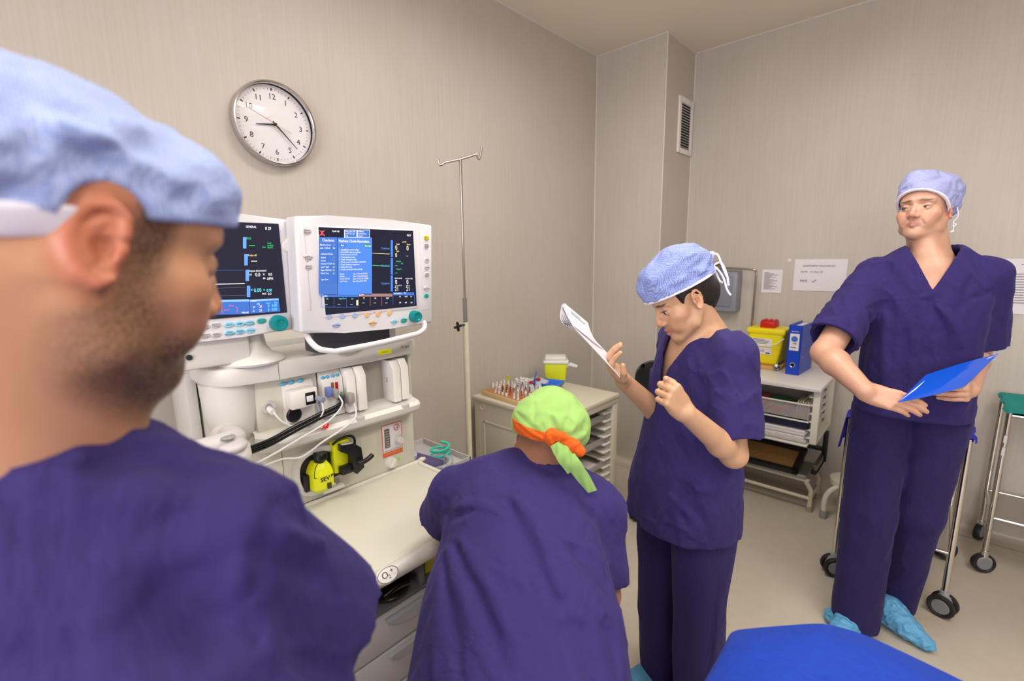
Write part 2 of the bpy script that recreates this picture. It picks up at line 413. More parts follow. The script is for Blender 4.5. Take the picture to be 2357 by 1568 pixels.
# ---------------------------------------------------------------- people
def head_items(F, s=1.0, male=True, nose=1.0, jaw=1.0, mouth=0.0, ear=1.0, eyes_down=0.0, crown=1.0):
    P = lambda x, y, z: np.array([x, y, z])*s
    it = []
    E = lambda c, r, k=0.012, op='+', R=None: it.append(El(P(*c), np.array(r)*s, k*s, op, F, R))
    K = lambda a, b, ra, rb=None, k=0.01, op='+', flat=None: it.append(Cap(P(*a), P(*b), ra*s, (ra if rb is None else rb)*s, k*s, op, F, flat))
    E((0, -0.012, 0.040*crown), (0.075, 0.096, 0.084*crown))                      # cranium
    E((0, 0.040, 0.040*crown), (0.062, 0.050, 0.056*crown), 0.02)                 # forehead
    E((0, 0.030, -0.030), (0.060*jaw, 0.055, 0.070), 0.02)            # mid face
    E((0, 0.050, -0.058), (0.036*jaw, 0.036, 0.042), 0.02)            # muzzle
    for x in (-1, 1):
        K((x*0.056*jaw, -0.004, -0.044), (x*0.050*jaw, 0.016, -0.070), 0.014, 0.014, 0.02)   # ramus
        K((x*0.050*jaw, 0.016, -0.070), (x*0.016, 0.064, -0.098), 0.014, 0.014, 0.02)        # jaw line
        E((x*0.046, 0.050, -0.024), (0.022, 0.026, 0.022), 0.016)                              # cheekbone
        E((x*0.032, 0.060, -0.048), (0.022, 0.024, 0.030), 0.016)                              # cheek
        K((x*0.010, 0.088 if male else 0.085, 0.022), (x*0.046, 0.070 if male else 0.068, 0.020), 0.008 if male else 0.005, 0.007 if male else 0.005, 0.012)   # brow ridge
    K((0, 0.070, -0.098), (0, 0.070, -0.092), 0.019 if male else 0.0165, None, 0.016)          # chin
    for x in (-1, 1):
        E((x*0.033, 0.092, -0.002), (0.018, 0.018 if male else 0.0155, 0.013), 0.012, '-')                        # eye socket
    for x in (-1, 1):
        E((x*0.032, 0.0715, -0.001), (0.0145, 0.0145, 0.0125), 0.004)                        # closed lid volume
    for x in (-1, 1): E((x*0.0325, 0.090, -0.0035-0.001*eyes_down), (0.0135, 0.013, 0.0040-0.0002*eyes_down), 0.0015, '-')   # eye opening
    # nose
    K((0, 0.084, 0.014), (0, 0.096, -0.012), 0.0065, 0.0072, 0.009)
    K((0, 0.095, -0.012), (0, 0.104*nose, -0.031), 0.0078, 0.0092, 0.007)
    E((0, 0.1035*nose, -0.035), (0.0105, 0.0095, 0.009), 0.006)
    for x in (-1, 1): E((x*0.013, 0.080, -0.018), (0.010, 0.014, 0.020), 0.010)
    for x in (-1, 1):
        E((x*0.0130, 0.094, -0.038), (0.0082, 0.0105, 0.0078), 0.005)
        K((x*0.0065, 0.098, -0.050), (x*0.0065, 0.098, -0.042), 0.0032, 0.002, 0.002, '-')
    # lips
    zc = -0.0655
    for x in (-1, 1):
        K((0, 0.0925, zc+0.004), (x*0.022, 0.080, zc), 0.0052 if male else 0.0062, 0.003, 0.004)
        K((0, 0.0915, zc-0.008-mouth*0.006), (x*0.021, 0.079, zc-0.001), 0.0062 if male else 0.0078, 0.003, 0.004)
    for x in (-1, 1):
        K((0, 0.101, zc-0.0015-mouth*0.003), (x*0.022, 0.0855, zc-0.001), 0.0022+mouth*0.0025, 0.0012, 0.002, '-')
    K((0, 0.103, -0.0555), (0, 0.100, -0.0485), 0.003, 0.002, 0.003, '-')                       # philtrum
    E((0, 0.100, -0.084), (0.020, 0.0095, 0.006), 0.008, '-')                                  # below the lip
    for x in ((-1, 1) if male else ()): K((x*0.021, 0.092, -0.044), (x*0.031, 0.080, -0.066), 0.002, 0.0018, 0.006, '-')  # smile line
    # ears
    for x in (-1, 1):
        ex = nrm((x*0.92, -0.38, 0)); ey = nrm((x*0.38, 0.92, 0)); e0 = P(x*0.0745, -0.006, -0.006)
        EF = Fr(F.w(e0), F.d(ex), F.d(ey), F.d((0, 0, 1)))
        a = ear*s; q = lambda u, v, ww: V(ww, u, v)*a
        pts = [(0.012, 0.012), (0.010, 0.026), (0.0, 0.033), (-0.012, 0.030), (-0.020, 0.017), (-0.021, 0.002), (-0.016, -0.012), (-0.009, -0.023), (0.002, -0.030), (0.009, -0.025)]
        g = [El(q(-0.003, 0.004, 0.000), (0.005*a, 0.019*a, 0.030*a), 0.003, '+', EF),
             El(q(0.002, -0.023, 0.002), (0.0045*a, 0.009*a, 0.010*a), 0.003, '+', EF),
             El(q(0.0, -0.003, 0.009), (0.012*a, 0.0115*a, 0.0135*a), 0.002, '-', EF),
             El(q(-0.006, 0.018, 0.0075), (0.0075*a, 0.0075*a, 0.0095*a), 0.002, '-', EF)]
        g += [Chain([q(u, v, 0.004+0.002*(i > 1)) for i, (u, v) in enumerate(pts)], [r*a for r in (0.004, 0.0042, 0.0042, 0.0042, 0.0042, 0.004, 0.0036, 0.0036, 0.004, 0.003)], 0.002, F=EF)]
        g += [Chain([q(-0.002, 0.020, 0.004), q(-0.012, 0.010, 0.005), q(-0.0125, -0.003, 0.005), q(-0.006, -0.014, 0.005)], 0.0026*a, 0.002, F=EF)]
        g += [Cap(q(0.0105, -0.001, 0.004), q(0.009, -0.009, 0.004), 0.0038*a, 0.003*a, 0.003, '+', EF)]
        it.append(Grp(g, 0.006))
    return it
def skin_mat(name, base, s=1.0, male=True, stubble=0.0, brow=(0.03, 0.015, 0.008), lip=(0.45, 0.14, 0.12), ear_red=0.3, rough=0.45, beard=(0.10, 0.06, 0.035), lid=0.15):
    m = bpy.data.materials.new(name); m.use_nodes = True; nt = m.node_tree; b = nt.nodes['Principled BSDF']; N = nt.nodes.new; L = nt.links.new
    at_ = N('ShaderNodeAttribute'); at_.attribute_name = 'hc'; vec = at_.outputs['Vector']
    def ell(c, r, soft=0.35, sym=True, rotz=0.0):
        v = vec
        if sym:
            ab = N('ShaderNodeVectorMath'); ab.operation = 'MULTIPLY'; ab.inputs[1].default_value = (1, 1, 1); L(v, ab.inputs[0])
            sx = N('ShaderNodeSeparateXYZ'); L(v, sx.inputs[0]); aa = N('ShaderNodeMath'); aa.operation = 'ABSOLUTE'; L(sx.outputs[0], aa.inputs[0])
            cx = N('ShaderNodeCombineXYZ'); L(aa.outputs[0], cx.inputs[0]); L(sx.outputs[1], cx.inputs[1]); L(sx.outputs[2], cx.inputs[2]); v = cx.outputs[0]
        a = N('ShaderNodeVectorMath'); a.operation = 'SUBTRACT'; L(v, a.inputs[0]); a.inputs[1].default_value = tuple(k*s for k in c)
        v = a.outputs[0]
        if rotz:
            r_ = N('ShaderNodeVectorRotate'); r_.rotation_type = 'Y_AXIS'; r_.inputs['Angle'].default_value = rotz; L(v, r_.inputs['Vector']); v = r_.outputs[0]
        d = N('ShaderNodeVectorMath'); d.operation = 'DIVIDE'; L(v, d.inputs[0]); d.inputs[1].default_value = tuple(k*s for k in r)
        l = N('ShaderNodeVectorMath'); l.operation = 'LENGTH'; L(d.outputs[0], l.inputs[0])
        q = N('ShaderNodeMapRange'); q.inputs[1].default_value = 1+soft; q.inputs[2].default_value = 1-soft; L(l.outputs['Value'], q.inputs[0]); return q.outputs[0]
    def mul(a, k):
        q = N('ShaderNodeMath'); q.operation = 'MULTIPLY'; L(a, q.inputs[0])
        if hasattr(k, 'links'): L(k, q.inputs[1])
        else: q.inputs[1].default_value = k
        return q.outputs[0]
    def mx(fac, col, new):
        q = N('ShaderNodeMix'); q.data_type = 'RGBA'; L(fac, q.inputs[0]); L(col, q.inputs[6]); q.inputs[7].default_value = tuple(new)+(1,) if len(new) == 3 else new; return q.outputs[2]
    tc = N('ShaderNodeTexCoord'); n1 = N('ShaderNodeTexNoise'); n1.inputs['Scale'].default_value = 18; n1.inputs['Detail'].default_value = 5; L(tc.outputs['Object'], n1.inputs['Vector'])
    r = N('ShaderNodeMix'); r.data_type = 'RGBA'; r.inputs[6].default_value = (base[0]*0.9, base[1]*0.82, base[2]*0.8, 1); r.inputs[7].default_value = (base[0]*1.08, base[1]*1.1, base[2]*1.1, 1); L(n1.outputs[0], r.inputs[0]); col = r.outputs[2]
    red = (base[0]*0.98, base[1]*0.62, base[2]*0.58)
    col = mx(mul(ell((0.042, 0.075, -0.036), (0.026, 0.05, 0.024), 0.6), 0.28), col, red)
    col = mx(mul(ell((0, 0.115, -0.036), (0.017, 0.03, 0.014), 0.5), 0.4), col, red)
    col = mx(mul(ell((0.085, -0.01, -0.004), (0.022, 0.03, 0.042), 0.25), ear_red), col, (base[0]*0.95, base[1]*0.5, base[2]*0.45))
    if stubble:
        n2 = N('ShaderNodeTexNoise'); n2.inputs['Scale'].default_value = 420; n2.inputs['Detail'].default_value = 1; L(tc.outputs['Object'], n2.inputs['Vector'])
        mr = N('ShaderNodeMapRange'); mr.inputs[1].default_value = 0.3; mr.inputs[2].default_value = 0.75; mr.inputs[3].default_value = 0.5; mr.inputs[4].default_value = 1.3; L(n2.outputs[0], mr.inputs[0])
        a = ell((0, 0.055, -0.088), (0.075, 0.060, 0.042), 0.3, False)
        k = mul(mul(a, mr.outputs[0]), stubble); col = mx(k, col, beard)
        a = ell((0.056, 0.012, -0.055), (0.025, 0.030, 0.050), 0.4); k = mul(mul(a, mr.outputs[0]), stubble*0.75); col = mx(k, col, beard)
        a = ell((0.07, 0.022, 0.012), (0.03, 0.014, 0.03), 0.4); k = mul(mul(a, mr.outputs[0]), stubble*0.9); col = mx(k, col, beard)
    k = ell((0.0, 0.092, -0.0665), (0.0235, 0.025, 0.0088 if male else 0.0118), 0.25, False); col = mx(mul(k, 0.85), col, lip)
    for c, rr, ro in (((0.023, 0.09, 0.0215), (0.0135, 0.03, 0.0042), 0.06), ((0.041, 0.08, 0.0215), (0.0125, 0.03, 0.0030), 0.28)):
        col = mx(mul(ell(c, rr, 0.4, True, ro), 0.85), col, brow)
    k = ell((0.033, 0.086, 0.0012), (0.0165, 0.02, 0.0021 if male else 0.0029), 0.5, True, 0.12); col = mx(mul(k, 0.55+lid), col, (brow[0]*1.2, brow[1]*1.2, brow[2]*1.2))    # lash line
    L(col, b.inputs['Base Color']); b.inputs['Roughness'].default_value = rough
    b.inputs['Subsurface Weight'].default_value = 0.12; b.inputs['Subsurface Radius'].default_value = (0.012, 0.004, 0.002); b.inputs['Subsurface Scale'].default_value = 1
    bp = N('ShaderNodeBump'); bp.inputs['Strength'].default_value = 0.12; bp.inputs['Distance'].default_value = 0.002; n3 = N('ShaderNodeTexNoise'); n3.inputs['Scale'].default_value = 260; L(tc.outputs['Object'], n3.inputs['Vector']); L(n3.outputs[0], bp.inputs['Height']); L(bp.outputs[0], b.inputs['Normal'])
    return m
def hand_items(wrist, dirv, normal, side, curls, spread=(0.12, 0.02, -0.08, -0.2), thumb=None, s=1.0, palm_len=0.088, forearm_r=0.026):
    """dirv: wrist to knuckles; normal: out of the back of the hand; side +1: thumb on the +x' side.
    curls: four (mcp, pip, dip) bends, index to little finger; thumb: list of world offsets in hand axes"""
    y = nrm(dirv); z = nrm(normal-y*(normal @ y)); x = np.cross(y, z)*side; F = Fr(wrist, x, y, z); it = []
    xs = [0.028, 0.010, -0.009, -0.026]; ys = [palm_len, palm_len+0.003, palm_len-0.003, palm_len-0.011]
    L_ = [(0.040, 0.025, 0.020), (0.045, 0.029, 0.021), (0.042, 0.027, 0.021), (0.033, 0.020, 0.019)]; R_ = [0.0092, 0.0095, 0.009, 0.0080]
    g = []
    for i in range(4):
        g.append(Cap(V(xs[i]*0.55, 0.004, -0.003)*s, V(xs[i], ys[i], 0)*s, 0.0145*s, 0.0105*s, 0.012*s, '+', F))
    g.append(El(V(0.020, 0.032, -0.011)*s, V(0.018, 0.032, 0.014)*s, 0.012*s, '+', F))      # thumb pad
    g.append(El(V(-0.022, 0.034, -0.009)*s, V(0.013, 0.036, 0.012)*s, 0.012*s, '+', F))
    it.append(Grp(g, 0.010*s))
    tips = []
    for i in range(4):
        p = V(xs[i], ys[i], 0)*s; a = 0.0; sp = spread[i]; pts = [p]
        for L1, c in zip(L_[i], curls[i]):
            a += c; d = V(math.sin(sp)*math.cos(a), math.cos(sp)*math.cos(a), -math.sin(a)); p = p+d*L1*s; pts.append(p)
        r = R_[i]*s; it.append(Grp([Cap(pts[0], pts[1], r*1.08, r, 0, '+', F), Cap(pts[1], pts[2], r, r*0.94, 0, '+', F), Cap(pts[2], pts[3], r*0.94, r*0.8, 0, '+', F)], 0.0015*s)); tips.append((F.w(pts[3]), F.d(nrm(pts[3]-pts[2]))))
        it[-1].items[1].k = it[-1].items[2].k = 0.002
    th = thumb or [(0.020, 0.018, -0.008), (0.043, 0.048, -0.016), (0.050, 0.078, -0.018), (0.046, 0.102, -0.020)]
    th = [V(*t)*s for t in th]
    it.append(Grp([Cap(th[0], th[1], 0.0155*s, 0.0118*s, 0, '+', F), Cap(th[1], th[2], 0.0115*s, 0.0102*s, 0.003, '+', F), Cap(th[2], th[3], 0.0102*s, 0.0085*s, 0.003, '+', F)], 0.006*s))
    return it, F
def hand_frame_nails(): pass
def arm_items(sh, el, wr, r=(0.050, 0.040, 0.026), s=1.0, flatn=None):
    m1 = el+(wr-el)*0.28
    it = [Cap(sh, el, r[0]*s, r[1]*s, 0.02), Cap(el, m1, r[1]*s*0.98, r[1]*s*0.98, 0.02), Cap(m1, wr, r[1]*s*0.98, r[2]*s, 0.02)]
    return it
def eyeballs(body, HF, s, iris, look=(0, 1, -0.2), upper=0.0):
    """eyeball, iris disc, and lid line pieces as children"""
    for x in (-1, 1):
        c = HF.w(V(x*0.032, 0.0722, -0.0015)*s)
        b = MB(); r = 0.0128*s
        M = frame(c, HF.R[0], nrm(np.cross(HF.d(nrm(look)), HF.R[0]))*-1, HF.d(nrm(look)))
        b.sphere((0, 0, 0), r, M, 20); e = b.build('eye', mat('eye_white', srgb(196, 186, 178), 0.2), body)
        b = MB(); prof = [(0.0, r*1.012)]+[(r*1.012*math.sin(t), r*1.012*math.cos(t)) for t in (0.05, 0.12, 0.2, 0.3, 0.42, 0.52, 0.60)]
        b.lathe(prof, 20, M); b.build('iris', mat('iris_'+iris[0], iris[1], 0.1), e)
def scrub_mat(name, col, bs=1.0, dist=0.004, rough=0.85, weave=True, var=0.12):
    m = bpy.data.materials.new(name); m.use_nodes = True; nt = m.node_tree; b = nt.nodes['Principled BSDF']; N = nt.nodes.new; L = nt.links.new
    tc = N('ShaderNodeTexCoord'); mpv = N('ShaderNodeMapping'); mpv.inputs['Scale'].default_value = (1, 1, 0.42); mpv.inputs['Rotation'].default_value = (0.25, 0.2, 0); L(tc.outputs['Object'], mpv.inputs[0])
    n = N('ShaderNodeTexNoise'); n.inputs['Scale'].default_value = 11*bs; n.inputs['Detail'].default_value = 4; n.inputs['Distortion'].default_value = 0.8; L(mpv.outputs[0], n.inputs['Vector'])
    n2 = N('ShaderNodeTexNoise'); n2.inputs['Scale'].default_value = 38*bs; n2.inputs['Detail'].default_value = 3; L(tc.outputs['Object'], n2.inputs['Vector'])
    ad = N('ShaderNodeMath'); ad.operation = 'MULTIPLY_ADD'; L(n2.outputs[0], ad.inputs[0]); ad.inputs[1].default_value = 0.22; L(n.outputs[0], ad.inputs[2])
    bp = N('ShaderNodeBump'); bp.inputs['Strength'].default_value = 0.8; bp.inputs['Distance'].default_value = dist*3.6; L(ad.outputs[0], bp.inputs['Height'])
    out = bp.outputs[0]
    if weave:
        n3 = N('ShaderNodeTexNoise'); n3.inputs['Scale'].default_value = 900; L(tc.outputs['Object'], n3.inputs['Vector'])
        b2 = N('ShaderNodeBump'); b2.inputs['Strength'].default_value = 0.25; b2.inputs['Distance'].default_value = 0.0008; L(n3.outputs[0], b2.inputs['Height']); L(out, b2.inputs['Normal']); out = b2.outputs[0]
    L(out, b.inputs['Normal'])
    mxn = N('ShaderNodeMix'); mxn.data_type = 'RGBA'; mxn.inputs[6].default_value = tuple(c*(1-var) for c in col[:3])+(1,); mxn.inputs[7].default_value = tuple(c*(1+var) for c in col[:3])+(1,)
    n4 = N('ShaderNodeTexNoise'); n4.inputs['Scale'].default_value = 60; n4.inputs['Detail'].default_value = 6; L(tc.outputs['Object'], n4.inputs['Vector']); L(n4.outputs[0], mxn.inputs[0]); L(mxn.outputs[2], b.inputs['Base Color'])
    b.inputs['Roughness'].default_value = rough; b.inputs['Specular IOR Level'].default_value = 0.25; b.inputs['Sheen Weight'].default_value = 0.18; b.inputs['Sheen Roughness'].default_value = 0.5
    b.inputs['Sheen Tint'].default_value = tuple(min(1, c*3+0.15) for c in col[:3])+(1,)
    return m
def net_mat(name, col, col2, scale=420, rough=0.7):
    """non-woven bouffant fabric: fine dotted mesh"""
    m = bpy.data.materials.new(name); m.use_nodes = True; nt = m.node_tree; b = nt.nodes['Principled BSDF']; N = nt.nodes.new; L = nt.links.new
    tc = N('ShaderNodeTexCoord'); v = N('ShaderNodeTexVoronoi'); v.inputs['Scale'].default_value = scale; v.inputs['Randomness'].default_value = 0.15; L(tc.outputs['Object'], v.inputs['Vector'])
    r = N('ShaderNodeMapRange'); r.inputs[1].default_value = 0.25; r.inputs[2].default_value = 0.6; L(v.outputs['Distance'], r.inputs[0])
    mx = N('ShaderNodeMix'); mx.data_type = 'RGBA'; mx.inputs[6].default_value = col; mx.inputs[7].default_value = col2; L(r.outputs[0], mx.inputs[0]); L(mx.outputs[2], b.inputs['Base Color'])
    n = N('ShaderNodeTexNoise'); n.inputs['Scale'].default_value = 22; n.inputs['Detail'].default_value = 5; n.inputs['Distortion'].default_value = 1.5; L(tc.outputs['Object'], n.inputs['Vector'])
    bp = N('ShaderNodeBump'); bp.inputs['Strength'].default_value = 0.6; bp.inputs['Distance'].default_value = 0.008; L(n.outputs[0], bp.inputs['Height']); L(bp.outputs[0], b.inputs['Normal'])
    b.inputs['Roughness'].default_value = rough; b.inputs['Specular IOR Level'].default_value = 0.3
    return m

def cap_base(F, s, crown=1.0, o=0.007):
    """the skull, grown by o: whatever else a cap does, the head stays inside it"""
    q = lambda *a: V(*a)*s
    return [El(q(0, -0.012, 0.040*crown), q(0.075+o, 0.096+o, 0.084*crown+o), 0.02, '+', F), El(q(0, 0.040, 0.040*crown), q(0.062+o, 0.050+o, 0.056*crown+o), 0.02, '+', F)]
# ---------------------------------------------------------------- the room
def wall_mat(name, c):
    m = bpy.data.materials.new(name); m.use_nodes = True; nt = m.node_tree; b = nt.nodes['Principled BSDF']; N = nt.nodes.new; L = nt.links.new
    tc = N('ShaderNodeTexCoord'); mp = N('ShaderNodeMapping'); mp.inputs['Scale'].default_value = (34, 34, 0.9); L(tc.outputs['Object'], mp.inputs[0])
    n = N('ShaderNodeTexNoise'); n.inputs['Scale'].default_value = 3; n.inputs['Detail'].default_value = 6; L(mp.outputs[0], n.inputs['Vector'])
    n2 = N('ShaderNodeTexNoise'); n2.inputs['Scale'].default_value = 2.2; n2.inputs['Detail'].default_value = 4; L(tc.outputs['Object'], n2.inputs['Vector'])
    a = N('ShaderNodeMath'); a.operation = 'MULTIPLY_ADD'; L(n2.outputs[0], a.inputs[0]); a.inputs[1].default_value = 1.0; L(n.outputs[0], a.inputs[2])
    r = N('ShaderNodeMapRange'); r.inputs[1].default_value = 0.65; r.inputs[2].default_value = 1.35; L(a.outputs[0], r.inputs[0])
    mx = N('ShaderNodeMix'); mx.data_type = 'RGBA'; mx.inputs[6].default_value = (c[0]*0.93, c[1]*0.915, c[2]*0.89, 1); mx.inputs[7].default_value = (c[0]*1.04, c[1]*1.04, c[2]*1.05, 1)
    L(r.outputs[0], mx.inputs[0]); L(mx.outputs[2], b.inputs['Base Color']); b.inputs['Roughness'].default_value = 0.42; b.inputs['Specular IOR Level'].default_value = 0.35; return m
WALL = wall_mat('wall_vinyl', srgb(195, 188, 180)); CEIL = mat('ceiling_paint', srgb(236, 226, 208), 0.7)
FLOOR = wall_mat('floor_vinyl', srgb(196, 187, 172))
FLOOR.node_tree.nodes['Mapping'].inputs['Scale'].default_value = (6, 6, 6); FLOOR.node_tree.nodes['Principled BSDF'].inputs['Roughness'].default_value = 0.3
SEAM = mat('sealant_white', srgb(214, 208, 204), 0.5); H = ROOM_H
WX, DY, BY, CX, EX, FY = -2.05, 3.63, 3.17, -1.51, 2.6, -2.6
def struct(name, b, m): o = b.build(name, m); o['kind'] = 'structure'; return o
struct('floor', MB().box((WX-0.1, FY-0.1, -0.1), (EX+0.1, DY+0.1, 0)), FLOOR)
struct('wall_left', MB().box((WX-0.1, FY, 0), (WX, BY, H+0.25)), WALL)
struct('wall_back', MB().box((CX, DY, 0), (EX, DY+0.1, H+0.25)), WALL)
struct('wall_corner', MB().box((WX-0.1, BY, 0), (CX, DY+0.1, H+0.25)), WALL)
struct('wall_right', MB().box((EX, FY, 0), (EX+0.1, DY, H+0.25)), WALL)
struct('wall_front', MB().box((WX-0.1, FY-0.1, 0), (EX+0.1, FY, H+0.25)), WALL)
# ceiling slab with an opening for each troffer
TW, TL_ = 0.30, 0.60
b = MB(); xs = sorted({WX-0.1, EX+0.1}|{x+s for x, y in TROFFERS for s in (-TW, TW)}); ys = sorted({FY-0.1, DY+0.1}|{y+s for x, y in TROFFERS for s in (-TL_, TL_)})
for x0, x1 in zip(xs, xs[1:]):
    for y0, y1 in zip(ys, ys[1:]):
        mx_, my_ = (x0+x1)/2, (y0+y1)/2
        if any(abs(mx_-x) < TW and abs(my_-y) < TL_ for x, y in TROFFERS): continue
        b.box((x0, y0, H), (x1, y1, H+0.012))
struct('ceiling', b, CEIL)
for i, (x, y) in enumerate(TROFFERS):
    where = ('over the woman reading papers', 'over the machine side of the room', 'over the middle of the drape', 'behind the camera')[i]
    t = thing('ceiling_light', 'recessed rectangular ceiling light '+where, 'ceiling light', (x, y, H), group='recessed ceiling lights')
    g = 0.012; b = MB(); W_ = mat('troffer_white', srgb(225, 222, 215), 0.5)
    b.box((x-TW, y-TL_, H+0.012), (x-TW+g, y+TL_, H+0.17)).box((x+TW-g, y-TL_, H+0.012), (x+TW, y+TL_, H+0.17)).box((x-TW, y-TL_, H+0.012), (x+TW, y-TL_+g, H+0.17)).box((x-TW, y+TL_-g, H+0.012), (x+TW, y+TL_, H+0.17)).box((x-TW, y-TL_, H+0.158), (x+TW, y+TL_, H+0.17))
    b.build('housing', W_, t)
    MB().box((x-TW+g, y-TL_+g, H+0.115), (x+TW-g, y+TL_-g, H+0.12)).build('diffuser', mat('diffuser_glow', (1, 0.93, 0.84, 1), 0.6, emit=9), t)
# welded sealant lines and cove skirting
def seam(n, *pts, r=0.006): struct('trim_%d' % n, MB().tube(pts, r, 8), SEAM)
e = 0.001
seam(1, (WX+e, FY, H-e), (WX+e, BY-e, H-e), r=0.007); seam(2, (WX+e, BY-e, H-e), (CX+e, BY-e, H-e)); seam(3, (CX+e, BY-e, H-e), (CX+e, DY-e, H-e)); seam(4, (CX+e, DY-e, H-e), (EX, DY-e, H-e))
seam(5, (WX+e, BY-e, 0.08), (WX+e, BY-e, H), r=0.0045); seam(6, (CX+e, BY-e, 0.08), (CX+e, BY-e, H), r=0.0045); seam(7, (CX+e, DY-e, 0.08), (CX+e, DY-e, H), r=0.0045)
def cove(name, a, c, nx, ny):
    a = Vector(a); c = Vector(c); n = Vector((nx, ny, 0)); b = MB(); r = 0.045; prof = [(0.003, 0.10), (0.004, r)]+[(r-(r-0.004)*math.cos(t), r-(r-0.004)*math.sin(t)) for t in (0.3, 0.6, 0.9, 1.2, 1.5)]+[(r+0.05, 0.0025)]
    f = [[a+n*x+Vector((0, 0, z)) for x, z in prof], [c+n*x+Vector((0, 0, z)) for x, z in prof]]
    vs = [[b.bm.verts.new(p) for p in row] for row in f]
    for i in range(len(prof)-1): b.bm.faces.new((vs[0][i], vs[0][i+1], vs[1][i+1], vs[1][i]))
    struct(name, b, FLOOR)
cove('baseboard_left', (WX, FY, 0), (WX, BY, 0), 1, 0); cove('baseboard_corner', (WX, BY, 0), (CX, BY, 0), 0, -1); cove('baseboard_column', (CX, BY, 0), (CX, DY, 0), 1, 0); cove('baseboard_back', (CX, DY, 0), (EX, DY, 0), 0, -1)

mat('cap_white', srgb(232, 228, 240), 0.8); WHT = mat('plastic_white', srgb(232, 228, 224), 0.35); IV = mat('plastic_ivory', srgb(226, 221, 206), 0.4); GRY = mat('plastic_grey', srgb(150, 148, 148), 0.45)
LGR = mat('plastic_light_grey', srgb(196, 192, 192), 0.4); DGR = mat('plastic_dark_grey', srgb(62, 64, 72), 0.45); BLK = mat('plastic_black', srgb(20, 20, 22), 0.35)
STL = mat('stainless', srgb(190, 184, 176), 0.22, 1.0); CHR = mat('chrome', srgb(215, 212, 208), 0.12, 1.0); YEL = mat('plastic_yellow', srgb(238, 220, 20), 0.35); LIM = mat('plastic_lime_yellow', srgb(214, 222, 40), 0.35)
INK = mat('ink_black', srgb(40, 38, 40), 0.7); INKG = mat('ink_grey', srgb(110, 106, 110), 0.7); PAP = mat('paper_white', srgb(226, 222, 228), 0.75); RED = mat('plastic_red', srgb(196, 24, 20), 0.4); BLU = mat('plastic_blue', srgb(28, 84, 204), 0.32); CLR = mat('clear_plastic', srgb(235, 238, 242), 0.15, trans=0.75, ior=1.2); TEAL = mat('plastic_teal', srgb(20, 150, 150), 0.35)
def M_x(o): return frame(o, (0, 1, 0), (0, 0, 1), (1, 0, 0))          # lettering on a face that looks towards +x
def M_y(o): return frame(o, (1, 0, 0), (0, 0, 1), (0, -1, 0))         # lettering on a face that looks towards -y

# ---------------- wall clock
def clock():
    c = at(624, 286, x=WX); R = 0.158; cy, cz = c[1]+0.008, c[2]-0.003
    t = thing('wall_clock', 'round silver rimmed wall clock with white dial high on the left wall', 'clock', (WX, cy, cz))
    M = frame((WX, cy, cz), (0, 1, 0), (0, 0, 1), (1, 0, 0))
    MB().lathe([(0, 0.001), (R*0.97, 0.001), (R, 0.006), (R*1.0, 0.034), (R*0.985, 0.043), (R*0.955, 0.045), (R*0.935, 0.040), (R*0.93, 0.030)], 72, M).build('frame', mat('brushed_alu', srgb(205, 203, 204), 0.25, 1.0), t)
    d = MB().lathe([(0, 0.020), (R*0.932, 0.020)], 64, M).build('dial', mat('dial_white', srgb(226, 224, 228), 0.5), t)
    b = MB(); rr = R*0.66
    for h in range(1, 13):
        a = math.radians(90-30*h); b.text(str(h), 0.030, M@Matrix.Translation((rr*math.cos(a), rr*math.sin(a), 0.0207)))
    b.build('numerals', INK, d)
    b = MB()
    for k in range(60):
        a = 2*PI*k/60; Z = M@Matrix.Rotation(a, 4, 'Z')
        if k % 5 == 0: b.box((R*0.80, -0.0022, 0.0202), (R*0.865, 0.0022, 0.0208), 0, Z)
    b.build('hour_marks', INK, d); b = MB()
    for k in range(60):
        if k % 5: b.box((R*0.815, -0.0006, 0.0202), (R*0.855, 0.0006, 0.0206), 0, M@Matrix.Rotation(2*PI*k/60, 4, 'Z'))
    b.build('minute_marks', INKG, d)
    def hand(name, deg, L, back, w0, w1, z, m): 
        Z = M@Matrix.Rotation(math.radians(90-deg), 4, 'Z'); MB().prism([(-back, -w0), (L, -w1), (L, w1), (-back, w0)], 0.0014, Z@Matrix.Translation((0, 0, z))).build(name, m, t)
    hand('hour_hand', 262, R*0.46, R*0.05, 0.0035, 0.0012, 0.024, INK); hand('minute_hand', 136, R*0.72, R*0.08, 0.003, 0.0009, 0.027, INK)
    hand('second_hand', 293, R*0.83, R*0.03, 0.0008, 0.0004, 0.030, mat('second_red', srgb(150, 70, 70), 0.4)); hand('second_hand', 113, R*0.40, 0, 0.0028, 0.0028, 0.030, mat('ink_pale', srgb(215, 205, 205), 0.4))
    MB().lathe([(0.0001, 0.033), (0.004, 0.033), (0.005, 0.022)], 20, M).build('hub', BLK, t)
    MB().lathe([(R*0.936, 0.0385), (R*0.6, 0.0405), (R*0.3, 0.0415), (0, 0.042)], 64, M).build('glass', mat('clock_glass', (1, 1, 1, 1), 0.03, trans=1.0, ior=1.3), t)
clock()
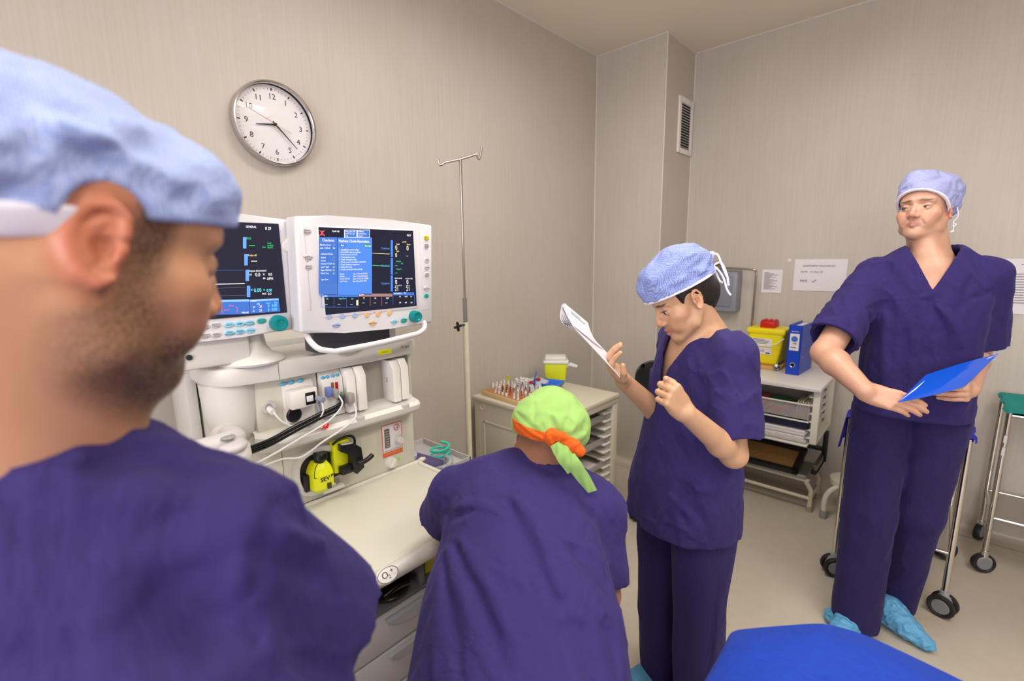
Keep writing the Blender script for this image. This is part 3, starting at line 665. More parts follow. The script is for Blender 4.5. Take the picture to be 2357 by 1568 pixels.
# ---------------- air grille on the side of the column
t = thing('air_vent', 'white louvred air grille on the side of the wall column', 'vent', (CX, 3.497, 2.51)); y0, y1, z0, z1 = 3.372, 3.612, 2.325, 2.70
b = MB(); w_ = 0.036
b.box((CX, y0, z0), (CX+0.014, y0+w_, z1), 0.003).box((CX, y1-w_, z0), (CX+0.014, y1, z1), 0.003).box((CX, y0+w_, z0), (CX+0.014, y1-w_, z0+w_), 0.003).box((CX, y0+w_, z1-w_), (CX+0.014, y1-w_, z1), 0.003); b.build('frame', WHT, t)
MB().box((CX+0.0005, y0+w_, z0+w_), (CX+0.002, y1-w_, z1-w_)).build('backing', mat('vent_dark', srgb(44, 40, 30), 0.9), t)
for i in range(17):
    z = z0+w_+0.010+i*0.0180; MB().box((-0.0065, y0+w_, -0.0014), (0.0065, y1-w_, 0.0014), 0, Matrix.Translation((CX+0.008, 0, z))@Matrix.Rotation(math.radians(28), 4, 'Y')).build('slat', WHT, t)
# ---------------- sheets taped to the back wall
def sheet(lbl, p0, p1, lines, seed=0, size=0.0):
    x0, z1 = p0; x1, z0 = p1; ZC = Vector(((x0+x1)/2, DY-0.003, (z0+z1)/2)); t = thing('notice_sheet', lbl, 'paper', ZC, group='papers taped to the back wall'); rnd = random.Random(seed)
    MB().grid(lambda u, v: (x0+(x1-x0)*u, DY-0.004-0.003*abs(math.sin(PI*u))*v, z0+(z1-z0)*v), 8, 8, 0.0008).build('page', PAP, t)
    b = MB()
    for (u, v, w_, h_) in lines: b.box((x0+(x1-x0)*u, DY-0.0092, z1-(z1-z0)*v-h_), (x0+(x1-x0)*(u+w_), DY-0.0086, z1-(z1-z0)*v))
    if lines: b.build('print_lines', INKG, t)
    return t
sheet('small white printed list taped above the yellow sharps bin', (-0.956, 1.498), (-0.830, 1.338), [(0.12, 0.12+0.05*i, 0.28+0.5*((i*7) % 5)/5, 0.0022) for i in range(15)], 1)
s2 = sheet('white landscape sheet headed anaesthetic machine, date and PASS, left of the tall man', (-0.762, 1.567), (-0.470, 1.360), [], 2)
b = MB(); ymat = lambda x, z: frame((x, DY-0.0085, z), (1, 0, 0), (0, 0, 1), (0, -1, 0))
b.text('ANAESTHETIC MACHINE NO', 0.014, ymat(-0.715, 1.523), 'LEFT'); b.text('DATE', 0.015, ymat(-0.722, 1.484), 'LEFT'); b.text('11 Oct 15', 0.017, ymat(-0.668, 1.484), 'LEFT'); b.text('PASS', 0.020, ymat(-0.722, 1.425), 'LEFT')
b.tube([(-0.655, DY-0.0085, 1.424), (-0.648, DY-0.0085, 1.418), (-0.630, DY-0.0085, 1.434)], 0.0018, 6); b.build('print_lines', INK, s2)
sheet('white sheet mostly hidden behind the tall man\'s shoulder', (0.02, 1.566), (0.172, 1.300), [], 3)
sheet('white typed page in a glossy sleeve at the right edge of the picture', (0.188, 1.562), (0.400, 1.272), [(0.42, 0.10, 0.3, 0.003)]+[(0.14, 0.27+0.047*i, 0.4+0.35*((i*3) % 4)/4, 0.0026) for i in range(12)], 4)
o = MB().box((-0.806, DY-0.0015, 1.553), (-0.786, DY-0.0002, 1.572)).build('tape_scrap', mat('tape_white', srgb(222, 216, 214), 0.6)); tag(o, 'tiny square of white tape beside the landscape sheet', 'tape')
# ---------------- grey switch box and bracket bar
t = thing('control_box', 'grey wall mounted control box behind the woman\'s cap', 'electrical box', (-1.17, DY, 1.34))
MB().box((-1.275, 3.52, 1.198), (-1.085, DY, 1.492), 0.012).build('case', mat('box_grey', srgb(138, 142, 152), 0.4), t)
MB().box((-1.245, 3.512, 1.235), (-1.118, 3.522, 1.455), 0.006).build('door', mat('box_grey_door', srgb(128, 132, 144), 0.4), t)
MB().box((-1.140, 3.508, 1.425), (-1.126, 3.513, 1.433)).build('plate', mat('plate_pale', srgb(180, 182, 180), 0.4), t)
t = thing('wall_bracket', 'bent steel bracket tube over the grey control box', 'bracket', (-1.28, DY, 1.52))
MB().tube([(-1.26, DY, 1.52), (-1.26, 3.50, 1.52)]+smoothpts([(-1.26, 3.50, 1.515), (-1.10, 3.50, 1.508), (-0.985, 3.50, 1.500), (-0.965, 3.505, 1.485), (-0.963, 3.51, 1.40), (-0.972, 3.53, 1.15), (-0.98, 3.56, 0.90)], 6), 0.008, 12).build('tube', STL, t)
MB().sphere((-1.268, 3.50, 1.545), 0.017).sphere((-1.262, 3.49, 1.505), 0.02).cyl((-1.26, DY-0.001, 1.52), (-1.26, DY-0.02, 1.52), 0.03).build('joint', mat('brass_dark', srgb(120, 100, 80), 0.35, 0.9), t)

# ---------------- counter on the back wall, its tray frame, and what lies on it
DZ = 0.850; X1 = -0.452; Y0 = 3.06
t = thing('work_counter', 'white laminate counter on the back wall with a tray frame underneath', 'counter', (-0.95, 3.35, DZ))
MB().box((-1.35, Y0, DZ-0.028), (X1, DY-0.003, DZ), 0.006).build('top', mat('laminate_white', srgb(222, 217, 214), 0.25), t)
for x in (-0.472, -1.33):
    b = MB(); b.box((x-0.022, Y0+0.03, 0.50), (x+0.014, Y0+0.09, DZ-0.028), 0.003).box((x-0.022, 3.50, 0.50), (x+0.014, 3.56, DZ-0.028), 0.003).box((x-0.022, Y0+0.09, 0.50), (x+0.014, 3.50, 0.53), 0.003)
    fr = b.build('side_frame', IV, t); b = MB(); sx = -1 if x > -1 else 1
    for k in range(6): b.box((min(x+sx*0.012, x+sx*0.045), Y0+0.04, 0.525+k*0.05), (max(x+sx*0.012, x+sx*0.045), 3.55, 0.533+k*0.05), 0.002)
    b.build('runners', WHT, fr)
MB().box((-1.32, 3.58, 0.50), (-0.48, 3.60, 0.52)).build('rear_rail', IV, t)
def tray(z0, z1, lbl, m):
    t = thing('storage_tray', lbl, 'tray', (-0.9, 3.3, z0), group='trays under the counter'); b = MB(); x0, x1, y0, y1 = -1.30, -0.505, Y0+0.03, 3.54; g = 0.004
    b.box((x0, y0, z0), (x1, y1, z0+g)).box((x0, y0, z0), (x1, y0+g, z1)).box((x0, y1-g, z0), (x1, y1, z1)).box((x0, y0, z0), (x0+g, y1, z1)).box((x1-g, y0, z0), (x1, y1, z1)); b.build('basket', m, t)
    b = MB(); b.box((x0, y0-0.008, z1-0.006), (x1, y0, z1+0.003), 0.002); b.build('rim', IV, t)
tray(0.642, 0.735, 'clear tray of red and green packets under the counter', mat('tray_clear', srgb(200, 190, 190), 0.2, alpha=0.35)); tray(0.585, 0.632, 'dark blue shallow tray between the packet tray and the white papers', mat('tray_navy', srgb(18, 22, 52), 0.4))
rnd = random.Random(5); cols = [srgb(190, 50, 62), srgb(205, 92, 100), srgb(46, 142, 92), srgb(160, 30, 36), srgb(205, 92, 100), srgb(176, 60, 70)]
for i in range(6):
    x = -1.24+0.110*i; n = 4
    for k in range(n):
        o = MB().box((-0.048, -0.10, 0), (0.048, 0.10, 0.013), 0.005, Matrix.Translation((x, Y0+0.16, 0.648+k*0.0165))@Matrix.Rotation(rnd.uniform(-0.12, 0.12), 4, 'Z')).build('packet', mat('packet_%d' % ((i+k) % 6), cols[(i+k) % 6], 0.35))
        tag(o, ['red', 'rose', 'green', 'dark red', 'pink', 'brick red'][(i+k) % 6]+' packet in the clear tray, %s column from the left, %s layer' % (('first', 'second', 'third', 'fourth', 'fifth', 'sixth')[i], ('bottom', 'second', 'third', 'top')[k]), 'packet', 'packets in the clear tray')
for i in range(5):
    o = MB().box((-0.575+i*0.013, Y0+0.05, 0.648), (-0.567+i*0.013, Y0+0.24, 0.742+0.004*(i % 3)), 0.002).build('folder', mat('folder_olive', srgb(176, 172, 146), 0.6)); tag(o, 'pale olive upright folder at the right end of the packet tray, %s from the right' % ('fifth', 'fourth', 'third', 'second', 'first')[i], 'folder', 'upright folders in the tray')
for j, (x0, x1, n) in enumerate(((-1.25, -0.905, 7), (-0.89, -0.515, 9))):
    for k in range(n):
        z = 0.497+k*0.0085; dx = rnd.uniform(-0.008, 0.008); dy = rnd.uniform(-0.010, 0.006)
        o = MB().box((x0+dx, Y0+0.02+dy, z), (x1+dx, 3.36+dy, z+0.0072), 0.0015).build('paper_pad', mat('pad_%d' % (k % 2), (srgb(228, 222, 220), srgb(206, 200, 198))[k % 2], 0.7))
        tag(o, 'white paper pad in the %s stack under the counter, %s from the bottom' % (('left', 'right')[j], ('first', 'second', 'third', 'fourth', 'fifth', 'sixth', 'seventh', 'eighth', 'ninth')[k]), 'paper', 'paper pads under the counter')
o = MB().box((-1.31, Y0+0.02, 0.478), (-0.50, 3.56, 0.494), 0.003).build('paper_shelf', IV); tag(o, 'ivory shelf board carrying the white paper pads', 'shelf')
# yellow sharps bin with red cap on a wooden board
o = MB().box((-0.975, 3.36, DZ), (-0.742, 3.60, DZ+0.022), 0.003).build('wooden_board', mat('board_wood', srgb(206, 156, 92), 0.5, var=0.25, vscale=6, stretch=(1, 12, 12))); tag(o, 'light wooden board lying under the yellow sharps bin', 'board')
t = thing('sharps_bin', 'yellow sharps bin with a red cap on the counter', 'sharps container', (-0.86, 3.48, DZ+0.022)); zb = DZ+0.022+0.001
b = MB(); lo = [(-0.935, 3.40), (-0.765, 3.40), (-0.765, 3.56), (-0.935, 3.56)]; hi = [(-0.955, 3.385), (-0.735, 3.385), (-0.735, 3.575), (-0.955, 3.575)]
zs = (zb, zb+0.22); vv = [[b.bm.verts.new((x, y, z)) for x, y in q] for q, z in zip((lo, hi), zs)]
b.bm.faces.new(vv[0][::-1]); b.bm.faces.new(vv[1])
for k in range(4): b.bm.faces.new((vv[0][k], vv[0][(k+1) % 4], vv[1][(k+1) % 4], vv[1][k]))
bmesh.ops.bevel(b.bm, geom=b.bm.edges[:], offset=0.018, segments=4, profile=0.5, affect='EDGES'); b.build('tub', YEL, t)
MB().box((-0.962, 3.378, zb+0.208), (-0.728, 3.582, zb+0.246), 0.012).build('lid', YEL, t)
b = MB(); b.box((-0.892, 3.42, zb+0.246), (-0.802, 3.53, zb+0.288), 0.004)
for x in (-0.878, -0.847, -0.816): b.box((x-0.009, 3.43, zb+0.285), (x+0.009, 3.52, zb+0.297), 0.003)
b.build('cap', RED, t)
MB().tube(smoothpts([(-0.960, 3.40, zb+0.19), (-0.93, 3.366, zb+0.155), (-0.86, 3.355, zb+0.140), (-0.78, 3.362, zb+0.150), (-0.738, 3.40, zb+0.185)], 8), 0.0035, 8).build('handle', WHT, t)
lb = MB().box((-0.922, 3.3865, zb+0.125), (-0.805, 3.3885, zb+0.178)).box((-0.925, 3.3895, zb+0.072), (-0.803, 3.3915, zb+0.117)).build('label_sticker', PAP, t); b = MB()
for k in range(5): b.box((-0.915, 3.3858, zb+0.170-k*0.009), (-0.915+0.1*(0.7+0.3*((k*3) % 4)/3), 3.3862, zb+0.1735-k*0.009))
for k in range(4): b.box((-0.92, 3.3885, zb+0.110-k*0.009), (-0.885+0.02*((k*3) % 3), 3.3889, zb+0.1125-k*0.009))
b.text('CE', 0.020, M_y((-0.857, 3.3884, zb+0.094))); b.box((-0.838, 3.3885, zb+0.078), (-0.812, 3.3889, zb+0.086)); b.build('print', INK, lb)
# blue lever arch binder
t = thing('lever_arch_binder', 'blue lever arch binder standing next to the yellow sharps bin', 'binder', (-0.67, 3.43, DZ)); BB = mat('binder_blue', srgb(22, 66, 190), 0.35)
RZ = Matrix.Translation((-0.695, 3.31, DZ+0.001))@Matrix.Rotation(math.radians(-3), 4, 'Z')
b = MB(); b.box((0, 0, 0), (0.074, 0.003, 0.315), 0, RZ).box((0, 0, 0), (0.003, 0.28, 0.315), 0, RZ).box((0.071, 0, 0), (0.074, 0.28, 0.315), 0, RZ); b.build('cover', BB, t)
MB().box((0.008, 0.012, 0.004), (0.066, 0.27, 0.300), 0, RZ).build('pages', PAP, t)
lb = MB().box((0.010, -0.001, 0.155), (0.062, 0.0, 0.262), 0, RZ).build('spine_label', PAP, t)
MB().lathe([(0, 0), (0.018, 0)], 24, RZ@frame((0.036, -0.0015, 0.228), (1, 0, 0), (0, 0, 1), (0, -1, 0))).build('logo', mat('logo_blue', srgb(60, 110, 200), 0.5), lb)
MB().lathe([(0.0185, 0), (0.0205, 0)], 24, RZ@frame((0.035, -0.0014, 0.226), (1, 0, 0), (0, 0, 1), (0, -1, 0))).build('logo_rim', mat('logo_yellow', srgb(200, 200, 60), 0.5), lb)
MB().box((0.030, -0.0016, 0.196), (0.050, -0.001, 0.201), 0, RZ).box((0.018, -0.0016, 0.172), (0.048, -0.001, 0.177), 0, RZ).build('print', INK, lb)
MB().text('BANTEX', 0.011, RZ@M_y((0.037, -0.0012, 0.275)), bold=0.0) .build('spine_text', PAP, t)
MB().lathe([(0.011, 0), (0.0155, 0.002), (0.016, 0)], 24, RZ@frame((0.037, -0.001, 0.063), (1, 0, 0), (0, 0, 1), (0, -1, 0))).build('finger_ring', CHR, t)
MB().lathe([(0, 0.0004), (0.012, 0.0004)], 24, RZ@frame((0.037, -0.001, 0.063), (1, 0, 0), (0, 0, 1), (0, -1, 0))).build('finger_hole', BLK, t)
for z in (0.11, 0.185): MB().cyl((RZ@Vector((0.074, 0.05, z))), (RZ@Vector((0.0755, 0.05, z))), 0.005).build('rivet', CHR, t)
# metal connectors
def connector(p, sc, rz, lbl):
    t = thing('metal_connector', lbl, 'connector', p, (0, 0, rz), 'metal connectors on the counter'); M = Matrix.Translation(p)@Matrix.Rotation(rz, 4, 'Z')
    K = mat('nickel', srgb(170, 168, 165), 0.25, 1.0)
    MB().lathe([(0, 0), (0.022*sc, 0), (0.024*sc, 0.004), (0.024*sc, 0.030*sc), (0.018*sc, 0.034*sc), (0.018*sc, 0.042*sc), (0.010*sc, 0.046*sc), (0, 0.046*sc)], 20, M@Matrix.Translation((0, 0, 0.024*sc))@Matrix.Rotation(PI/2, 4, 'X')@Matrix.Translation((0, 0, -0.02*sc))).build('body', K, t)
    MB().cyl(M@Vector((0, -0.027*sc, 0.024*sc)), M@Vector((0, -0.028*sc, 0.024*sc)), 0.008*sc).build('bore', BLK, t)
    MB().cyl(M@Vector((0.006, 0, 0.045*sc)), M@Vector((0.006, 0, 0.066*sc)), 0.010*sc, 12).build('stem', K, t)
connector(tuple(at(1786, 853, z=DZ+0.001)), 0.85, 0.2, 'nickel connector lying nearest the counter edge'); connector(tuple(at(1797, 838, z=DZ+0.001)), 0.8, 1.0, 'nickel connector behind the front connector'); connector(tuple(at(1806, 832, z=DZ+0.001)), 1.3, -0.5, 'taller nickel connector between sharps bin and blue binder')
o = MB().sphere(at(1774, 843, z=DZ+0.008), (0.012, 0.012, 0.008)).build('rubber_plug', BLK); tag(o, 'small black rubber plug left of the connectors', 'plug')

# ---------------- step bench with black frames under the counter
t = thing('step_bench', 'low cream tubular bench on the floor under the counter', 'bench', (-0.75, 3.38, 0)); TU = mat('tube_cream', srgb(206, 198, 176), 0.4); x0, x1, y0, y1 = -1.30, -0.485, 3.262, 3.49
for y in (y0, y1): MB().tube([(x0, y, 0.02)]+smoothpts([(x0, y, 0.14), (x0+0.03, y, 0.185), (x0+0.08, y, 0.20), (x1-0.08, y, 0.20), (x1-0.03, y, 0.185), (x1, y, 0.14)], 5)+[(x1, y, 0.02)], 0.0135, 12).build('leg_frame', TU, t)
for x in (x0, x1): MB().tube([(x, y0, 0.085), (x, y1, 0.085)], 0.011).build('cross_bar', TU, t)
MB().tube([(x0, y0, 0.085), (x1, y0, 0.085)], 0.0115).build('front_bar', TU, t)
MB().box((x0+0.04, y0-0.015, 0.205), (x1-0.03, y1+0.01, 0.232), 0.004).build('seat_plate', mat('alu_dull', srgb(160, 158, 154), 0.35, 0.8), t)
for x in (x0, x1):
    for y in (y0, y1): MB().cyl((x, y, 0), (x, y, 0.035), 0.018).build('rubber_foot', mat('rubber_tan', srgb(170, 158, 138), 0.6), t)
t = thing('picture_frame', 'black wooden frame with a cork board lying on the low bench', 'frame', (-0.78, 3.36, 0.233)); KB = mat('frame_black', srgb(26, 24, 24), 0.4); xa, xb, ya, yb = -1.28, -0.56, 3.22, 3.50
b = MB(); TM = Matrix.Translation((0, 0, 0.262))@Matrix.Rotation(math.radians(4), 4, 'X')@Matrix.Translation((0, -3.24, 0)); TM = Matrix.Translation((0, 3.24, 0.236))@Matrix.Rotation(math.radians(14), 4, 'X')@Matrix.Translation((0, -3.24, 0))
b.box((xa, ya, 0), (xb, ya+0.035, 0.03), 0.003, TM).box((xa, yb-0.035, 0), (xb, yb, 0.03), 0.003, TM).box((xa, ya, 0), (xa+0.035, yb, 0.03), 0.003, TM).box((xb-0.035, ya, 0), (xb, yb, 0.03), 0.003, TM); b.build('frame', KB, t)
MB().box((xa+0.03, ya+0.03, 0.006), (xb-0.03, yb-0.03, 0.014), 0, TM).build('board', mat('cork', srgb(168, 128, 76), 0.8, var=0.25, vscale=40), t)
t = thing('black_rack', 'black metal rack with an upright post behind the frame on the bench', 'rack', (-0.5, 3.5, 0.233))
MB().box((-1.2, 3.515, 0.32), (-0.47, 3.535, 0.345), 0.002).box((-0.485, 3.51, 0.25), (-0.458, 3.54, 0.46), 0.003).box((-1.2, 3.51, 0.233), (-1.18, 3.54, 0.345)).box((-0.50, 3.29, 0.236), (-0.47, 3.53, 0.262), 0.003).build('bars', KB, t)
MB().box((-0.49, 3.30, 0.24), (-0.47, 3.53, 0.30)).build('plate', mat('metal_dull', srgb(120, 116, 104), 0.4, 0.7), t)
t = thing('stool_leg_frame', 'cream bent tube stool partly hidden behind the trolley with blue cloth', 'stool', (-0.30, 3.40, 0))
for (fx, fy) in ((-0.405, 3.235), (-0.20, 3.50)):
    s_ = 1 if fx < -0.3 else -1
    MB().tube(smoothpts([(fx, fy, 0.03), (fx, fy+0.005, 0.12), (fx+s_*0.02, fy+0.02, 0.175), (fx+s_*0.06, fy+0.05, 0.205), (fx+s_*0.10, fy+0.07, 0.21)], 6), 0.0155).build('leg', mat('tube_white', srgb(216, 210, 196), 0.35), t); MB().cyl((fx, fy, 0), (fx, fy, 0.05), 0.021).build('rubber_foot', GRY, t)
MB().cyl((-0.30, 3.37, 0.20), (-0.30, 3.37, 0.23), 0.11).build('seat_ring', mat('tube_white'), t)

# ---------------- instrument trolleys
def trolley(x0, x1, y0, y1, H_, shelf, lbl, twin, group='instrument trolleys'):
    t = thing('instrument_trolley', lbl, 'trolley', ((x0+x1)/2, (y0+y1)/2, 0), group=group); r = 0.0125
    for (x, y) in ((x0, y0), (x1, y0), (x0, y1), (x1, y1)):
        MB().cyl((x, y, 0.115), (x, y, H_), r, 16).build('leg', CHR, t)
    for z in (H_-0.02, shelf):
        for p, q_ in (((x0, y0, z), (x1, y0, z)), ((x0, y1, z), (x1, y1, z)), ((x0, y0, z), (x0, y1, z)), ((x1, y0, z), (x1, y1, z))): MB().tube([p, q_], 0.008).build('rail', CHR, t)
    MB().box((x0+0.008, y0+0.008, H_-0.022), (x1-0.008, y1-0.008, H_-0.014)).build('top_plate', STL, t)
    b = MB(); b.box((x0+0.008, y0+0.008, shelf-0.002), (x1-0.008, y1-0.008, shelf+0.003)); b.build('lower_shelf', STL, t)
    for i, (x, y) in enumerate(((x0, y0), (x1, y0), (x0, y1), (x1, y1))):
        c = None; a = (0.5, -0.3, 1.2, 0.9)[i]; M = Matrix.Translation((x, y, 0))@Matrix.Rotation(a, 4, 'Z')
        b = MB(); b.cyl(M@Vector((0, 0, 0.085)), M@Vector((0, 0, 0.12)), 0.017)
        b.prism([(-0.034, 0.062), (-0.02, 0.094), (0.02, 0.094), (0.034, 0.062), (0.030, 0.05), (-0.030, 0.05)], 0.026, M@Matrix.Translation((0.0, 0.013, 0))@Matrix.Rotation(PI/2, 4, 'X'), 0.003)
        c = b.build('caster', mat('caster_grey', srgb(158, 158, 164), 0.35) if twin else CHR, t)
        for s_ in ((-1, 1) if twin else (0,)):
            wb = MB(); wd = 0.011 if twin else 0.014; WM = M@Matrix.Translation((0, s_*0.021, 0.0505))@Matrix.Rotation(PI/2, 4, 'X')
            wb.lathe([(0.0, -wd*0.6), (0.036, -wd*0.7), (0.040, -wd), (0.047, -wd), (0.050, -wd*0.5), (0.050, wd*0.5), (0.047, wd), (0.040, wd), (0.036, wd*0.7), (0, wd*0.6)], 32, WM); wb.build('wheel', mat('tyre_black', srgb(34, 34, 38), 0.5), c)
            MB().lathe([(0, wd*1.05), (0.030, wd*1.05), (0.033, wd*0.6)], 28, WM).lathe([(0.033, -wd*0.6), (0.030, -wd*1.05), (0, -wd*1.05)], 28, WM).build('hub_cap', mat('hub_grey', srgb(128, 128, 134), 0.4), c)
    return t
trolley(-0.268, 0.142, 2.655, 3.20, 0.83, 0.30, 'chrome trolley with twin wheel casters behind the tall man\'s legs', True)
trolley(0.288, 0.95, 3.175, 3.545, 0.85, 0.30, 'chrome trolley under the teal cloth at the right edge of the picture', False)
o = MB(); o.box((-0.006, -0.0145, 0), (0.006, -0.0135, 0.04)).box((-0.006, -0.0145, 0.065), (0.006, -0.0135, 0.10)); lb = o.build('tape_label', mat('tape_pale', srgb(205, 200, 205), 0.5)); lb.location = (0.288, 3.1745, 0.63); tag(lb, 'white tape labels on the leg of the right edge trolley', 'label')
def cloth(name, x0, x1, y0, y1, z, drop, m, lbl, seed):
    n = 40; rnd = random.Random(seed); ph = [rnd.uniform(0, 6) for _ in range(6)]
    def fn(u, v):
        ex = 0.0; X = x0-drop[0]+(x1-x0+drop[0]+drop[1])*u; Y = y0-drop[2]+(y1-y0+drop[2]+drop[3])*v; dz = 0
        cx = min(max(X, x0), x1); cy = min(max(Y, y0), y1); ox = X-cx; oy = Y-cy; d = math.hypot(ox, oy)
        if d > 0: dz = -d; X = cx+ox*0.12+0.006*math.sin(Y*40+ph[0])*(1 if abs(ox) > 0 else 0); Y = cy+oy*0.12+0.006*math.sin(X*40+ph[1])*(1 if abs(oy) > 0 else 0)
        return (X, Y, z+dz+0.002*math.sin(X*23+ph[2])*math.sin(Y*19+ph[3])+0.002)
    o = MB().grid(fn, n, n, 0.003).build(name, m, None, True, 60); tag(o, lbl, 'cloth'); return o
cloth('cloth', -0.285, 0.158, 2.64, 3.215, 0.836, (0.16, 0.02, 0.0, 0.05), scrub_mat('cloth_royal', srgb(40, 44, 170), 2, 0.002), 'royal blue cloth spread on the trolley behind the tall man', 3)
cloth('cloth', 0.272, 0.97, 3.16, 3.56, 0.856, (0.012, 0.0, 0.012, 0.03), scrub_mat('cloth_teal', srgb(22, 134, 128), 2, 0.002), 'teal cloth spread on the trolley at the right edge', 4)
# ---------------------------------------------------------------- anaesthesia machine against the left wall
FX = -1.40; MY0, MY1 = 0.33, 0.968
MW = mat('machine_white', srgb(214, 212, 208), 0.35); MI = mat('machine_ivory', srgb(208, 205, 192), 0.38); MG = mat('machine_grey', srgb(188, 184, 180), 0.4); MD = mat('machine_recess', srgb(112, 110, 112), 0.5)
PB = lambda px, py, X=FX: Vector(at(px, py, x=X))
t = thing('anaesthesia_machine', 'large ivory anaesthesia machine with worktop and drawers against the left wall', 'medical machine', (-1.5, 0.62, 0))
MB().box((-1.95, MY0+0.02, 0.16), (-1.42, MY1-0.004, 1.27), 0.02).build('body', MI, t)
# upper front: bay opening between side cheeks
b = MB(); b.box((-1.43, 0.442, 1.085), (FX, 0.6215, 1.272), 0.004); b.build('upper_front', MI, t); MB().box((-1.43, 0.956, 1.085), (FX+0.004, MY1, 1.272), 0.004).build('side_cheek', MI, t)
MB().box((-1.422, 0.622, 1.118), (-1.419, 0.956, 1.262)).build('bay_back', mat('bay_grey', srgb(170, 164, 158), 0.5), t)
# bulging left corner
b = MB(); prof = []
M = Matrix.Translation((-1.46, 0.40, 0)); secs = [(1.272, 0.075), (1.24, 0.074), (1.18, 0.070), (1.13, 0.060), (1.09, 0.042), (1.075, 0.02), (1.072, 0.0)]
b.lathe([(0, 1.272)]+[(r, z) for z, r in secs], 36, M); b.build('corner_bulge', MW, t)
# canopy
b = MB(); poly = [(-1.90, 0.335)]+[(-1.43+0.085*math.sin(a)-0.02, 0.415-0.085*math.cos(a)) for a in (0, 0.3, 0.6, 0.9, 1.2, 1.5)]+[(FX+0.035, 0.50), (FX+0.035, 0.955), (FX+0.01, 0.985), (-1.90, 0.985)]
b.prism(poly, 0.052, Matrix.Translation((0, 0, 1.268)), 0.010); b.build('canopy', MW, t)
MB().box((-1.98, 0.30, 1.30), (-1.62, 0.985, 1.345), 0.02).build('rear_canopy', MW, t)
MB().prism([(-1.92, 0.27), (-1.60, 0.27), (-1.56, 0.30), (-1.56, 0.345), (-1.92, 0.345)], 0.045, Matrix.Translation((0, 0, 1.285)), 0.008).build('canopy_shoulder', MW, t)
MB().box((-1.72, 0.315, 0.90), (-1.56, 0.345, 1.29), 0.01).build('rear_column', MW, t); MB().box((-1.60, 0.33, 1.04), (-1.55, 0.352, 1.09), 0.004).build('column_bracket', GRY, t)
MB().box((FX+0.0348, 0.820, 1.287), (FX+0.0356, 0.871, 1.303)).build('yellow_sticker', mat('sticker_yellow', srgb(232, 232, 20), 0.5), t)
b = MB(); b.text('ANAE 1', 0.0075, M_x((FX+0.0358, 0.846, 1.295))); b.text('Aisys', 0.017, M_x((FX+0.0358, 0.925, 1.301))); b.build('lettering', INKG, t)
MB().tube([(FX+0.004, 0.618, 1.265), (FX+0.004, 0.955, 1.265)], 0.0022, 6).build('bay_trim', INKG, t)
MB().box((FX+0.0342, 0.4995, 1.270), (FX+0.0358, 0.5005, 1.318)).build('canopy_seam', INKG, t)
# modules
def module(y0, y1, z0, z1, xf, name, lbl=None, ch=0.012):
    m_ = MB(); M = frame((0, y0, 0), (1, 0, 0), (0, 0, 1), (0, 1, 0)); d = ch
    m_.prism([(-1.425, z0), (xf, z0), (xf, z1-0.028), (xf-0.020, z1), (-1.425, z1)], y1-y0, M, 0.0025)
    return m_.build(name, WHT, t)
gm = module(0.516, 0.606, 1.124, 1.262, -1.392, 'gas_module')
b = MB()
for i, y in enumerate((0.520, 0.543, 0.570)): b.sphere((-1.395, y, 1.2465), (0.006, 0.0095, 0.006), None, 14)
b.build('module_keys', mat('key_blue', srgb(92, 178, 216), 0.4), gm)
MB().box((-1.40, 0.520, 1.172), (-1.352, 0.602, 1.228), 0.007).build('front_block', WHT, gm)
MB().box((-1.353, 0.562, 1.180), (-1.3485, 0.592, 1.217), 0.003).build('trap_slot', BLK, gm)
MB().box((-1.3495, 0.564, 1.190), (-1.344, 0.583, 1.208), 0.002).build('trap_label', PAP, gm)
MB().lathe([(0.0, 0.004), (0.018, 0.004), (0.021, 0.001), (0.023, 0)], 28, frame((-1.391, 0.541, 1.147), (0, 1, 0), (0, 0, 1), (1, 0, 0))).build('fan_grille', BLK, gm)
MB().cyl((-1.345, 0.594, 1.196), (-1.318, 0.600, 1.194), 0.008).cyl((-1.34, 0.592, 1.18), (-1.330, 0.594, 1.135), 0.005).build('water_trap', mat('trap_grey', srgb(140, 146, 168), 0.25), gm)
hm = module(0.626, 0.694, 1.118, 1.262, -1.376, 'patient_module')
b = MB()
for i, y in enumerate((0.6335, 0.648, 0.6655, 0.681)): b.sphere((-1.383, y, 1.2435), (0.006, 0.0068, 0.0055), None, 12)
b.build('module_keys', mat('key_blue'), hm)
MB().box((-1.377, 0.668, 1.200), (-1.372, 0.676, 1.224), 0.001).build('red_socket', mat('socket_red', srgb(170, 16, 20), 0.4), hm); MB().box((-1.377, 0.654, 1.208), (-1.372, 0.662, 1.226), 0.001).build('brown_socket', mat('socket_brown', srgb(150, 96, 40), 0.4), hm)
MB().box((-1.378, 0.632, 1.186), (-1.352, 0.649, 1.216), 0.003).build('blue_plug', mat('plug_blue', srgb(110, 128, 190), 0.35), hm)
MB().box((-1.365, 0.648, 1.178), (-1.340, 0.664, 1.210), 0.006).build('grey_plug', mat('plug_grey', srgb(158, 154, 152), 0.45), hm); MB().box((-1.376, 0.683, 1.156), (-1.372, 0.688, 1.190)).build('green_socket', mat('socket_green', srgb(110, 180, 130), 0.4), hm)
MB().box((-1.374, 0.688, 1.150), (-1.336, 0.712, 1.188), 0.008).build('lower_plug', mat('plug_grey'), hm)
module(0.696, 0.728, 1.120, 1.262, -1.358, 'slim_module'); module(0.7305, 0.762, 1.120, 1.262, -1.352, 'slim_module')
module(0.862, 0.893, 1.116, 1.258, -1.352, 'slim_module'); module(0.8955, 0.926, 1.118, 1.260, -1.352, 'slim_module')
b = MB(); b.text('IIIIII', 0.012, frame((-1.39, 0.8608, 1.19), (0, 0, -1), (1, 0, 0), (0, -1, 0))); b.build('module_print', INKG, t)
